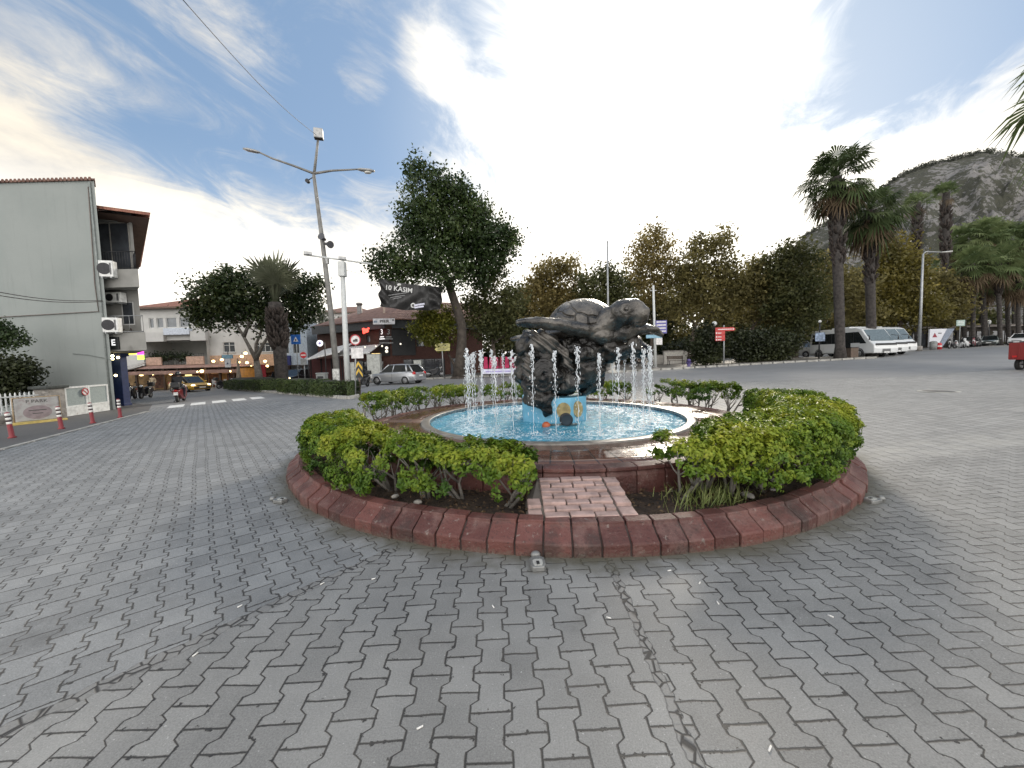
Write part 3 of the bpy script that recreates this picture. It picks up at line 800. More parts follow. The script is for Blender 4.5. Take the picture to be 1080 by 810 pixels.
# --- the big turtle (one body)
mb = MB()
def chain(ps, rs, n=14, sq=1.0): mb.tube([L(*p) for p in ps], rs, n, squash=sq)
mb.ell(L(616, 350, 7.35), (.78, .72, .20), 28, 14, mat=Matrix.Rotation(-.05, 3, 'Y'))          # plastron and shell rim
mb.ell(L(614, 346, 7.40), (.62, .64, .48), 28, 16, mat=Matrix.Rotation(-.08, 3, 'Y'))          # domed back
mb.ell(L(632, 354, 7.0), (.40, .36, .18), 20, 12); mb.ell(L(655, 350, 6.95), (.34, .28, .17), 20, 12, mat=Matrix.Rotation(-.2, 3, 'Y'))
def limb(ps, ws, ts, n=16):
    """flattened flipper: width ws across, thickness ts"""
    P3 = [L(*p) for p in ps]; rings = []
    for i, p in enumerate(P3):
        t = (P3[min(i + 1, len(P3) - 1)] - P3[max(i - 1, 0)]).normalized(); sdir = t.cross(Vector((0, 0, 1))).normalized(); u = sdir.cross(t)
        rings.append([p + sdir * math.cos(2 * math.pi * k / n) * ws[i] + u * math.sin(2 * math.pi * k / n) * ts[i] for k in range(n)])
    m = len(P3); vs = [v for r in rings for v in r]; fs = [[i * n + k, i * n + (k + 1) % n, (i + 1) * n + (k + 1) % n, (i + 1) * n + k] for i in range(m - 1) for k in range(n)]
    mb.add(vs, fs + [list(range(n))[::-1], [(m - 1) * n + k for k in range(n)]], 0, True)
limb([(628, 350, 6.95), (612, 348, 6.75), (592, 343, 6.62), (570, 340, 6.58), (553, 340, 6.60), (545, 341, 6.62)], [.17, .22, .21, .19, .17, .12], [.14, .12, .105, .095, .085, .06])
limb([(600, 356, 7.5), (580, 354, 7.45), (560, 355, 7.4), (545, 357, 7.38), (538, 358, 7.38)], [.16, .19, .18, .13, .04], [.10, .09, .07, .055, .025])
limb([(650, 352, 7.15), (666, 350, 7.0), (680, 347, 6.95), (691, 348, 6.95), (699, 354, 6.95)], [.16, .19, .20, .16, .06], [.13, .11, .09, .07, .04])
limb([(632, 360, 7.5), (652, 357, 7.55), (668, 356, 7.6), (676, 357, 7.6)], [.14, .16, .14, .05], [.08, .07, .06, .03])
chain([(622, 351, 7.05), (634, 344, 6.9), (646, 336, 6.78), (656, 331, 6.70)], [.25, .24, .22, .22])
mb.ell(L(659, 328, 6.66), (.285, .235, .215), 24, 16, mat=Matrix.Rotation(-.25, 3, 'Y')); mb.ell(L(668, 327, 6.62), (.20, .21, .19), 20, 14)         # skull
mb.ell(L(673, 331, 6.56), (.19, .18, .17), 20, 14); mb.ell(L(672, 339, 6.58), (.16, .16, .10), 20, 12, mat=Matrix.Rotation(.1, 3, 'Y'))
mb.ell(L(679, 335, 6.54), (.09, .12, .13), 14, 10)
eye = L(661, 325.5, 6.44); mth = L(672, 342, 6.5)
def skin(v, nn):
    d = (v.co - eye).length
    if d < .13: v.co -= nn * .022 * max(0, 1 - d / .07); v.co += nn * .006 * math.exp(-((d - .08) / .02) ** 2)
    q = v.co - mth
    if abs(q.x) < .2 and abs(q.y) < .3: v.co -= nn * .022 * math.exp(-((q.z - q.x * .12) / .014) ** 2)
big = fuse(mb, 'turtle', [BR_SKIN], .02, 4, .026, 4.5, skin)
# shell plates: a thin domed carapace with a rim lying over the back
mb = MB(); cs = L(613, 345, 7.40); nu, nv = 40, 14; rot = Matrix.Rotation(-.08, 3, 'Y'); vs, fs = [], []
for j in range(nv + 1):
    t = math.pi / 2 * j / nv * .98
    for i in range(nu):
        a = 2 * math.pi * i / nu
        q = Vector((.655 * math.sin(t) * math.cos(a), .68 * math.sin(t) * math.sin(a), .525 * math.cos(t)))
        k = .016 * (1 if abs(((a * 8 / (2 * math.pi)) % 1) - .5) < .43 and .35 < t < 1.3 else 0) + (.012 if t < .3 else 0)
        q *= 1 + k
        if j == nv: q.x *= 1.07; q.y *= 1.07
        vs.append(rot @ q + cs)
for j in range(nv):
    for i in range(nu): fs.append([j * nu + i, (j + 1) * nu + i, (j + 1) * nu + (i + 1) % nu, j * nu + (i + 1) % nu])
o = mb.add(vs, fs, 0, True).build('carapace', BR_SHELL, st); sm = o.modifiers.new('t', 'SOLIDIFY'); sm.thickness = .05; sm.offset = -1
for sx in (0, ):
    MB().ell(eye, (.034, .028, .034), 12, 8).build('eye', BR_SKIN, st)
# --- blue painted pedestal
BLUEP = M('pedestal paint', (.16, .42, .58), .55, var=.12, scale=4, bmp=.15, dirt=((.30, .50, .58), 3, .56))
pd = MB().prism([(.63 * math.cos(R(22.5 + 45 * i)) * 1.03, .63 * math.sin(R(22.5 + 45 * i)) * 1.03) for i in range(8)], -.28, .46, 'Z').build('pedestal', BLUEP, st, bevel=.02)
YEL = M('faded yellow paint', (.30, .24, .11), .7, var=.3, scale=12); DARKP = M('black enamel', (.012, .014, .016), .35)
def plate(cx, z, w, h, mat, name, ang):
    mbp = MB(); r = .605
    pts = [(cx + w * math.cos(t) * .5, z + h * math.sin(t) * .5) for t in np.linspace(0, 2 * math.pi, 14, endpoint=False)]
    m = mbp.prism(pts, -r - .004, -r + .01, 'Y').build(name, mat, pd); m.rotation_euler.z = ang; return m
plate(.12, .23, .26, .30, YEL, 'painted_figure', 0); plate(.22, .24, .20, .30, YEL, 'painted_figure', R(18))
# round pool light standing in the water, floating ball
q = at(597, 438, 6.66); pl = thing('pool_light', 'round black underwater spotlight on a bracket in front of the blue pedestal', 'spotlight', (q.x, q.y, .40))
MB().cyl((0, 0, .11), .115, .10, 24, axis='Y').build('housing', DARKP, pl, bevel=.012); MB().cyl((0, -.055, .11), .085, .01, 24, axis='Y').build('lens', M('dark lens', (.03, .04, .05), .1), pl)
MB().tube([(-.28, .02, .015), (0, .02, .02), (.2, .04, .015)], .022, 8).build('pipe', M('pipe grey', (.10, .13, .13), .4), pl)
q = at(576, 445, 6.62); ba = MB().ell((0, 0, .02), (.075, .075, .07), 18, 12).build('ball', M('orange rubber', (.40, .09, .03), .35)); ba.location = (q.x, q.y, .40)
props(ba, 'small orange ball floating in the pool beside the blue pedestal', 'ball')

# ------------------------------------------------------------------ water jets
m, nt, b, o = new_mat('jet water')
b.inputs['Base Color'].default_value = (.90, .93, .95, 1); b.inputs['Roughness'].default_value = .2; b.inputs['Transmission Weight'].default_value = .35; b.inputs['IOR'].default_value = 1.33
b.inputs['Specular IOR Level'].default_value = .8
JETM = m
ico = bmesh.new(); bmesh.ops.create_icosphere(ico, subdivisions=1, radius=1); IV = [v.co.copy() for v in ico.verts]; IF = [[v.index for v in f.verts] for f in ico.faces]; ico.free()
def jet_mesh(h, seed):
    rr = random.Random(seed); mb = MB(); pts, rad = [], []
    for i in range(40):
        t = i / 39; z = h * t
        pts.append((rr.gauss(0, .0035) * (1 + 2 * t), rr.gauss(0, .0035) * (1 + 2 * t), z))
        rad.append(.0034 + .0032 * rr.random() ** 2 + (.008 * rr.random() ** 2 if t > .6 else 0) + (.007 * math.exp(-((t - .95) / .04) ** 2)))
    mb.tube(pts, rad, 6)
    def drop(p, r, st=1.0): mb.add([Vector((v.x * r, v.y * r, v.z * r * st)) + Vector(p) for v in IV], IF, 0, True)
    for i in range(44):                                   # the broken crest
        drop((rr.gauss(0, .019), rr.gauss(0, .019), h * (1 - abs(rr.gauss(0, .12))) + .02), rr.uniform(.004, .011), rr.uniform(1, 3.5))
    for i in range(75):                                   # drops falling back beside the stem
        a = rr.uniform(0, 6.28); t = rr.random() ** .8; s = .02 + .085 * (1 - t) ** .7 * rr.random()
        drop((math.cos(a) * s, math.sin(a) * s, h * t * .93), rr.uniform(.002, .006), rr.uniform(1.5, 6))
    for i in range(16):                                   # splash where it falls
        a = rr.uniform(0, 6.28); s = rr.uniform(.03, .15); drop((math.cos(a) * s, math.sin(a) * s, rr.uniform(0, .08)), rr.uniform(.005, .012))
    return mb.build('water_jet', JETM, fix=False)
protos = [jet_mesh(h, i) for i, h in enumerate([1.22, 1.30, 1.38, 1.27, 1.34])]
NJ = 32
for i in range(NJ):
    a = 2 * math.pi * (i + .35) / NJ; o = protos[i] if i < len(protos) else protos[i % len(protos)].copy()
    if i >= len(protos): COL.objects.link(o)
    o.location = (CX + .07 + 1.74 * math.cos(a), CY + 1.74 * math.sin(a), .405); o.rotation_euler.z = random.uniform(0, 6.28)
    props(o, 'thin white jet of water rising from the ring of nozzles round the turtle', 'water jet', 'ring of fountain jets')
# ------------------------------------------------------------------ buildings
GLASS = M('dark window glass', (.055, .06, .068), .06, var=.3, scale=1.5, spec=.8)
GLASSL = M('grey window glass', (.10, .115, .125), .08, var=.3, scale=1.2, spec=.8)
WFRAME = M('white window frame', (.62, .62, .60), .5, var=.08)
def streaked(name, col, streak, patch):
    """old render: rain streaks below the coping, faded and repaired patches"""
    m, nt, b, o = new_mat(name); co = obj_co(nt); sp = nt.nodes.new('ShaderNodeSeparateXYZ'); nt.links.new(co, sp.inputs[0]); x, y, z = (S(nt, sp.outputs[i]) for i in range(3))
    st_ = noise_tex(nt, vec(nt, (x + y) * 2.2, 0.0, z * .16), 1.6, 8, .7); bl = noise_tex(nt, co, .32, 6, .6); f = noise_tex(nt, co, 18, 4, .7); sq = noise_tex(nt, vec(nt, (x * .9).floor(), 0.0, (z * .6).floor()), 3.7, 0)
    c = mixc(nt, bl.smooth(.4, .65), col, patch); c = mixc(nt, st_.smooth(.52, .75) * .38, c, streak); c = mixc(nt, f.smooth(.62, .7) * .25, c, streak)
    link(nt, c, b.inputs['Base Color']); b.inputs['Roughness'].default_value = .9; bump(nt, b, f + bl, .3, .02); MATS[name] = m; return m
MINT = streaked('pale mint render', (.268, .288, .272), (.175, .19, .18), (.24, .262, .247))
GREYR = M('grey render', (.25, .245, .225), .9, var=.1, scale=1.5, bmp=.15, dirt=((.17, .165, .15), 1.2, .56))
WHITER = M('white render', (.52, .51, .485), .9, var=.07, scale=1.2, dirt=((.46, .45, .42), .8, .58))
TILE = None
def tile_mat(name, a, b2):
    m, nt, b, o = new_mat(name); co = obj_co(nt); n = noise_tex(nt, co, 2.5, 5, .6)
    wv = nt.nodes.new('ShaderNodeTexWave'); wv.inputs['Scale'].default_value = 1.6; wv.inputs['Distortion'].default_value = .4; wv.bands_direction = 'X'; link(nt, co, wv.inputs['Vector'])
    w2 = nt.nodes.new('ShaderNodeTexWave'); w2.inputs['Scale'].default_value = .9; w2.bands_direction = 'Z'; w2.inputs['Distortion'].default_value = .6; link(nt, co, w2.inputs['Vector'])
    h = S(nt, wv.outputs['Fac']) * .6 + S(nt, w2.outputs['Fac']) * .4
    c = mixc(nt, n.smooth(.3, .7) * .7 + h * .3, a, b2); link(nt, c, b.inputs['Base Color']); b.inputs['Roughness'].default_value = .85
    bump(nt, b, h, .7, .06); MATS[name] = m; return m
TILE = tile_mat('red roof tile', (.14, .05, .035), (.33, .15, .10))
TILE2 = tile_mat('weathered roof tile', (.11, .055, .042), (.25, .145, .11))

def wall_open(mb, p0, p1, z0, z1, ops, depth=.16):
    """wall from p0 to p1 (seen with p0 on the left) with real window openings"""
    p0, p1 = Vector((p0[0], p0[1], 0)), Vector((p1[0], p1[1], 0)); d = p1 - p0; Lw = d.length; d.normalize(); n = Vector((d.y, -d.x, 0))
    us = sorted({0, Lw, *[o[0] for o in ops], *[o[1] for o in ops]}); zs = sorted({z0, z1, *[o[2] for o in ops], *[o[3] for o in ops]})
    P = lambda u, z, k=0.0: p0 + d * u - n * k + Vector((0, 0, z))
    for a, b_ in zip(us, us[1:]):
        for e, f in zip(zs, zs[1:]):
            if any(o[0] <= (a + b_) / 2 <= o[1] and o[2] <= (e + f) / 2 <= o[3] for o in ops): continue
            mb.quad(P(a, e), P(b_, e), P(b_, f), P(a, f))
    for a, b_, e, f in ops:
        for q in ((P(a, e), P(a, f), P(a, f, depth), P(a, e, depth)), (P(b_, e), P(b_, f), P(b_, f, depth), P(b_, e, depth)),
                  (P(a, e), P(b_, e), P(b_, e, depth), P(a, e, depth)), (P(a, f), P(b_, f), P(b_, f, depth), P(a, f, depth))): mb.quad(*q)
    return P, d, n
def window(parent, P, d, n, op, mull=1, trans=0, depth=.13, fr=WFRAME, gl=GLASS, name='window', sill=None):
    a, b_, e, f = op; mb = MB(); t = .06; rz = math.atan2(d.y, d.x)
    def bar(u, z, du, dz): c = P(u, z, depth - .03); mb.box(c, (du, .07, dz), rz)
    bar((a + b_) / 2, e + t / 2, b_ - a, t); bar((a + b_) / 2, f - t / 2, b_ - a, t); bar(a + t / 2, (e + f) / 2, t, f - e - 2 * t); bar(b_ - t / 2, (e + f) / 2, t, f - e - 2 * t)
    for i in range(mull): bar(a + (b_ - a) * (i + 1) / (mull + 1), (e + f) / 2, t, f - e - 2 * t)
    if trans: bar((a + b_) / 2, e + (f - e) * trans, b_ - a - 2 * t, t * .8)
    w = mb.build(name, fr, parent)
    MB().quad(P(a, e, depth), P(b_, e, depth), P(b_, f, depth), P(a, f, depth)).build('pane', gl, w, fix=False)
    if sill: MB().box(P((a + b_) / 2, e - .03, -.03), (b_ - a + .16, .14, .06), rz).build('sill', sill, w)
    return w
def railing(parent, pts, z0, z1, mat, step=.13, name='railing', rr=.012):
    mb = MB()
    for (xa, ya), (xb, yb) in zip(pts, pts[1:]):
        L_ = math.hypot(xb - xa, yb - ya); n = max(2, int(L_ / step))
        for z in (z0 + .06, z1): mb.tube([(xa, ya, z), (xb, yb, z)], rr * 1.6, 6)
        for i in range(n + 1): x, y = xa + (xb - xa) * i / n, ya + (yb - ya) * i / n; mb.tube([(x, y, z0), (x, y, z1)], rr, 5)
    return mb.build(name, mat, parent)
IRON = M('dark iron', (.03, .03, .032), .5, .4); STEEL = M('galvanised steel', (.36, .37, .37), .45, .5, var=.15, scale=5)
ACW = M('air conditioner white', (.66, .66, .63), .5)
def aircon(name, label, c, w, h, dpt, rz, group=None):
    t = thing(name, label, 'air conditioner', c, rz, group)
    MB().box((0, 0, 0), (w, dpt, h)).build('case', ACW, t, bevel=.02)
    MB().cyl((-w * .12, -dpt / 2 - .004, 0), h * .36, .02, 20, axis='Y').build('fan_grille', IRON, t)
    MB().box((w * .33, -dpt / 2 - .005, 0), (w * .1, .02, h * .7)).build('side_grille', M('grille grey', (.12, .12, .12), .5), t)
    mb = MB()
    for s in (-1, 1): mb.box((s * w * .32, .06, -h / 2 - .03), (.05, dpt + .12, .06))
    mb.build('bracket', STEEL, t); return t

# --- the big blank gable wall on the left
WY = 19.3
wx = at(121, 420, WY).x; top = at(98, 190, WY).z
bd = thing('blank_wall_building', 'tall building with a blank pale mint gable wall and tiled coping', 'building', (wx, WY, gz(wx)))
H_ = top - gz(wx)
topx = at(98, 190, WY).x - wx + .35
MB().b2((-22, 0, -.6), (0, .6, H_)).build('gable_wall', MINT, bd)
MB().b2((-22, .6, -.6), (-.6, 9, H_ - .9)).build('rear_wing', MINT, bd)
mb = MB()
for i in range(110): mb.tube([(-21.9 + i * .2, -.10, H_ + .04), (-21.9 + i * .2, .72, H_ + .10)], .09, 6)
mb.b2((-22, -.07, H_ - .02), (.12, .68, H_ + .05)); mb.build('coping_tiles', TILE2, bd)
MB().tube([(-.18, -.05, -.4), (-.18, -.05, H_ - .1)], .035, 6).build('downpipe', M('grey pipe', (.22, .24, .225), .6), bd)
def onwall(px, py): p = at(px, py, WY - .04); return Vector((p.x - wx, -.04, p.z - gz(wx)))
MB().tube([onwall(-200, 340), onwall(0, 334.5), onwall(60, 331), onwall(104, 328.5), onwall(100, 300), onwall(93, 197)], .022, 6).build('conduit', M('brown conduit', (.13, .105, .09), .6), bd)
MB().tube([onwall(77, 373), onwall(92, 374), onwall(119, 379.5)], .016, 5).build('stain_line', M('stain', (.20, .22, .205), .9), bd)

# --- balcony block behind it
bx0 = at(96, 300, 20.6).x; bx1 = at(147, 300, 20.6).x; BY = 20.5
bb = thing('balcony_building', 'grey corner apartment block with balconies and a red tiled eave', 'building', (bx0, BY, gz(bx0)))
zb = lambda py, px=125, Y=BY: at(px, py, Y).z - gz(bx0)
W2 = bx1 - bx0; mb = MB()
gl = (.35, at(138, 260, BY).x - bx0, zb(287), zb(233)); EX = at(158, 228, BY - .9).x - bx0 
ZG_ = zb(371)
P, d_, n_ = wall_open(mb, (0, 0), (W2, 0), ZG_, zb(222), [gl, (W2 - .95, W2 - .3, zb(343), zb(318))], .25)
mb.quad((W2, 0, ZG_), (W2, 9, ZG_), (W2, 9, zb(222)), (W2, 0, zb(222))); mb.quad((0, 0, ZG_), (W2, 0, ZG_), (W2, 9, ZG_), (0, 9, ZG_)); mb.quad((0, 0, zb(222)), (W2, 0, zb(222)), (W2, 9, zb(222)), (0, 9, zb(222)))
mb.build('wall', GREYR, bb)
Ws = at(127, 400, BY + .4).x - bx0; mb = MB(); Ps, ds_, ns_ = wall_open(mb, (-.6, .4), (Ws, .4), -.5, ZG_, [(.9, Ws + .5, 0, ZG_ - .5)], .3); mb.quad((Ws, .4, -.5), (Ws, 9, -.5), (Ws, 9, ZG_), (Ws, .4, ZG_)); mb.build('shop_wall', M('shop front grey', (.10, .11, .105), .7), bb)
window(bb, Ps, ds_, ns_, (.9, Ws + .5, 0, ZG_ - .5), 1, .7, .26, M('shop frame', (.05, .055, .06), .5), GLASS, name='shop_window')
window(bb, P, d_, n_, gl, 1, 0, .2, M('aluminium frame', (.42, .40, .36), .4, .3), GLASS)
window(bb, P, d_, n_, (W2 - .95, W2 - .3, zb(343), zb(318)), 0)
# eave: sloping tiles with a boarded soffit
e0, e1 = zb(213, 98, BY - .8), zb(228, 155, BY - .8)
mb = MB(); sl_ = [(-.5, -.9, e0), (EX, -.9, e1), (EX, 9, e1), (W2 - 2.2, 4, e0 + 1.6), (-.5, 4, e0 + 1.6)]
mb.add(sl_, [[0, 1, 3, 4], [1, 2, 3]]); o = mb.build('roof', TILE, bb); so_ = o.modifiers.new('t', 'SOLIDIFY'); so_.thickness = .14; so_.offset = 1
MB().add([(-.5, -.86, e0 - .2), (EX - .05, -.86, e1 - .12), (EX - .05, 9, e1 - .12), (-.5, 9, e0 - .2)], [[0, 1, 2, 3]]).build('soffit', M('soffit boards', (.12, .07, .05), .8), o)
def balcony(za, zt, xr, ys, name='balcony'):
    b_ = MB().b2((-.02, -.9, za), (xr, 7.5, za + .18)).build(name, GREYR, bb)
    mb = MB(); mb.b2((-.02, -.9, za + .182), (xr, -.78, zt)); mb.b2((xr - .12, -.778, za + .182), (xr, 7.5, zt)); mb.build('parapet', GREYR, b_); return b_
xr1 = at(147, 300, BY - .9).x - bx0; xr2 = at(154, 360, BY - .9).x - bx0
b1 = balcony(zb(303, 125, BY - .9), zb(284, 125, BY - .9), xr1, 0); b2_ = balcony(zb(370, 130, BY - .9), zb(351, 130, BY - .9), xr2, 0)
railing(b1, [(.1, -.84), (xr1 - .06, -.84), (xr1 - .06, 6.5)], zb(284, 125, BY - .9), zb(265, 125, BY - .9), IRON)
railing(b2_, [(.1, -.84), (xr2 - .06, -.84), (xr2 - .06, 6.5)], zb(351, 130, BY - .9), zb(333, 130, BY - .9), STEEL, .6)
zf = zb(351, 130, BY - .9) - .62
def chair(x, y, label):
    t = thing('rattan_chair', label, 'chair', (bx0 + x, BY + y, gz(bx0) + zf), random.uniform(-.5, .5)); RT = M('rattan', (.055, .03, .02), .7, bmp=.5)
    MB().lathe([(0, .40), (.24, .42), (.25, .46), (0, .46)], 18).build('seat', RT, t)
    mb = MB()
    for k in range(9): a = R(10 + 160 * k / 8); mb.tube([(.24 * math.cos(a), .24 * math.sin(a), .44), (.34 * math.cos(a), .32 * math.sin(a), .75), (.38 * math.cos(a), .34 * math.sin(a), 1.02 - .25 * abs(math.cos(a)))], .014, 5)
    mb.tube([(.38 * math.cos(R(10 + 10 * k)), .34 * math.sin(R(10 + 10 * k)), 1.02 - .25 * abs(math.cos(R(10 + 10 * k)))) for k in range(17)], .02, 6); mb.build('backrest', RT, t)
    for sx in (-1, 1):
        for sy in (-1, 1): MB().tube([(sx * .15, sy * .15, .42), (sx * .2, sy * .2, 0)], .016, 6).build('leg', RT, t)
for x, y, l in [(1.15, -.35, 'dark rattan chair on the lower balcony nearest the wall'), (1.8, -.3, 'dark rattan chair on the lower balcony beside its outer rail')]: chair(x, y, l)
def bp(px, py, Y): return at(px, py, Y)
p = bp(114, 284, BY - 1.15); aircon('air_conditioner', 'white air conditioner fixed outside the upper balcony rail', p, .55, .78, .35, .3)
p = bp(118.5, 343, BY - 1.15); aircon('air_conditioner', 'white air conditioner hung in front of the lower balcony', p, .62, .72, .35, .3)
p = bp(121, 314, BY - .2); aircon('air_conditioner', 'beige air conditioner under the upper balcony slab', p, .95, .52, .32, 0)
def lean_back(root, k, y0):
    """the block is not square: its flank runs back along the street"""
    for o in root.children_recursive:
        if o.type == 'MESH':
            for v in o.data.vertices:
                q = -.9 if o.name.split('.')[0] in ('balcony', 'parapet', 'railing') else y0
                if v.co.y > q: v.co.x -= k * (v.co.y - q)
lean_back(bb, 1.12, 0.0); lean_back(bd, 1.12, .0)
# shop at street level below: dark sign box with a white letter, blue post and coloured lit signs
p = bp(121, 362, BY - .9); t = thing('shop_sign', 'black square hanging shop sign with a white italic letter E', 'sign', p)
MB().box((0, 0, 0), (.52, .14, .62)).build('box', M('sign black', (.012, .014, .014), .4), t, bevel=.01); lettering('E', .42, M('sign white', (.75, .75, .75), .5, emit=.5), t, (.0, -.075, .02), bold=.012)
BLUE = M('navy paint', (.015, .03, .10), .6)
p0 = bp(129, 428, 21.8); t = thing('shop_column', 'navy blue column of the shop front at the street corner', 'column', (p0.x, 21.8, gz(p0.x)))
MB().box((0, 0, 1.4), (.62, .4, 2.8)).build('shaft', BLUE, t, bevel=.02); MB().box((0, 0, 2.88), (.8, .5, .16)).build('cap', BLUE, t, bevel=.02); MB().box((0, 0, .08), (.7, .48, .16)).build('foot', BLUE, t, bevel=.02)
p0 = bp(121, 425, 20.9); t = thing('sandwich_board', 'grey covered sandwich board leaning beside the shop entrance', 'board', (p0.x - .1, 20.2, gz(p0.x)))
MB().prism([(-.34, 0), (.3, 0), (.18, 1.55), (-.28, 1.62)], -.05, .05).build('panel', M('grey tarpaulin', (.20, .21, .20), .8, bmp=.3), t, bevel=.01)
for s in (-1, 1): MB().tube([(s * .25, .05, .9), (s * .27, .4, .0)], .02, 6).build('leg', IRON, t)
SH = M('shop interior', (.03, .032, .03), .8)
def neon(px, py, Y, w, h, col, label, txt=None):
    p = at(px, py, Y); t = thing('lit_sign', label, 'sign', p)
    MB().box((0, 0, 0), (w, .12, h)).build('box', M('lit ' + label[:14], col, .5, emit=1.6, var=.25, scale=3), t, bevel=.02)
    MB().tube([(0, .06, 0), (0, .5, 0)], .03, 6).build('bracket', IRON, t); return t
neon(138.6, 371.5, 23.5, .55, .32, (.75, .62, .10), 'small yellow lit shop sign over the side street'); neon(146.3, 371.3, 24.0, .55, .36, (.72, .05, .42), 'magenta lit shop sign over the side street'); neon(148.5, 376.8, 24.5, .36, .3, (.42, .75, .08), 'lime green lit shop sign under the magenta one')
for px, py in [(118.7, 375.3), (118.6, 378.6), (124.5, 377.0), (122, 396)]:
    p = at(px, py, 21.3); t = thing('shop_lamp', 'little warm lamp glowing at the corner shop front', 'lamp', p, 0, 'warm lamps of the corner shop')
    MB().ell((0, 0, 0), (.07, .07, .07), 12, 8).build('bulb', M('warm bulb', (1, .75, .40), .4, emit=6), t); MB().cyl((0, 0, .1), .03, .1, 8).build('socket', IRON, t)

# --- gates, fence, pillar along the pavement
GATEP = M('gate white', (.60, .61, .59), .6, dirt=((.40, .38, .34), 3, .58)); MESHM = M('grey mesh panel', (.27, .31, .30), .7, var=.12, scale=30, bmp=.4, bscale=90)
f0 = Vector((-19.4, 14.0, 0)); f1 = G(69, 440); f2 = G(119, 433); f1 = Vector((f1.x, f1.y, 0)); f2 = Vector((f2.x - .15, f2.y, 0))
def along(a, b_): d = b_ - a; return d.length, math.atan2(d.y, d.x)
Lg, ag = along(f1, f2)
gt = thing('metal_gate', 'pair of white framed gates with grey mesh above a solid white base', 'gate', (f1.x, f1.y, gz(f1.x)), ag)
for k in range(2):
    a, b_ = Lg * k / 2 + .03, Lg * (k + 1) / 2 - .03
    mb = MB()
    for z in (.42, 1.26): mb.b2((a, -.04, z - .04), (b_, .04, z + .04))
    for x in (a + .04, b_ - .04): mb.b2((x - .04, -.039, .46), (x + .04, .039, 1.22))
    lf = mb.build('leaf_frame', GATEP, gt); MB().b2((a + .08, -.012, .46), (b_ - .08, .012, 1.22)).build('mesh_panel', MESHM, lf)
    MB().b2((a, -.03, .02), (b_, .03, .378)).build('base_panel', GATEP, gt)
q = gt.matrix_basis @ Vector((Lg * .42, -.07, 1.02)); t = thing('no_parking_sign', 'round white no entry style disc with red ring and slash on the gate', 'sign', q, ag)
REDP = M('sign red', (.42, .03, .035), .5)
MB().cyl((0, 0, 0), .16, .012, 28, axis='Y').build('disc', M('sign face white', (.62, .60, .58), .5), t)
MB().tube([(.15 * math.cos(a), -.012, .15 * math.sin(a)) for a in np.linspace(0, 2 * math.pi, 29)], .02, 6).build('ring', REDP, t); MB().tube([(-.11, -.012, .11), (.11, -.012, -.11)], .018, 6).build('slash', REDP, t)
t = thing('gate_pillar', 'weathered concrete pillar with a dark capped top between fence and gate', 'pillar', (f1.x - .15, f1.y - .35, gz(f1.x)), ag)
CONC = M('stained concrete', (.27, .25, .225), .9, var=.35, scale=3, bmp=.5, dirt=((.07, .065, .06), 1.6, .50))
MB().box((0, 0, .62), (.75, .5, 1.3)).build('shaft', CONC, t, bevel=.02); MB().box((0, 0, 1.33), (1.0, .66, .12)).build('cap', M('mossy cap', (.05, .055, .05), .9, var=.4, bmp=.5), t, bevel=.03)
fl = f1 + Vector((-.2, -.6, 0)); fs_ = Vector((-20.0, 9.0, 0)); Lf, af = along(fs_, fl)
t = thing('picket_fence', 'white metal picket fence on a low stained concrete wall', 'fence', (fs_.x, fs_.y, gz(fs_.x)), af)
MB().b2((0, -.1, -.2), (Lf, .1, .36)).build('low_wall', CONC, t, bevel=.01)
mb = MB()
for i in range(int(Lf / .14)):
    x = .1 + i * .14; mb.b2((x - .018, -.018, .40), (x + .018, .018, 1.16)); mb.prism([(x - .018, 1.16), (x + .018, 1.16), (x, 1.22)], -.012, .012)
mb.build('pickets', GATEP, t)
mb = MB()
for z in (.5, 1.06): mb.b2((0, -.05, z - .025), (Lf, -.02, z + .025))
mb.build('rail', GATEP, t)
p = G(41, 446); t = thing('notice_stand', 'low grey notice board with faded writing on a yellow footed stand', 'notice board', (p.x, p.y, gz(p.x)), 1.05)
BRD = M('faded board', (.36, .35, .33), .6, var=.15, scale=5, dirt=((.30, .25, .24), 4, .5))
YF = M('yellow foot paint', (.50, .38, .12), .7)
MB().b2((-.55, -.03, .1), (.55, .03, .98)).build('board', BRD, t, bevel=.03); MB().tube([(-.58, .0, .02), (-.58, .0, 1.0), (.58, 0, 1.0), (.58, 0, .02)], .025, 8).build('frame', M('tan frame', (.36, .27, .17), .6), t)
MB().b2((-.72, -.16, 0), (.72, .12, .09)).build('foot', YF, t, bevel=.01)
INK = M('faded ink', (.07, .065, .06), .7); lettering('P PARK', .17, INK, t, (0, -.036, .84), ext=.002)
MB().prism([(.36 * math.cos(a), .42 + .26 * math.sin(a)) for a in np.linspace(0, 2 * math.pi, 20, endpoint=False)], -.034, -.028).build('oval_mark', M('dull mauve', (.25, .20, .20), .7), t)
for z, wv in ((.50, .44), (.38, .26)): MB().b2((-wv / 2, -.04, z - .015), (wv / 2, -.035, z + .015)).build('text_line', INK, t)

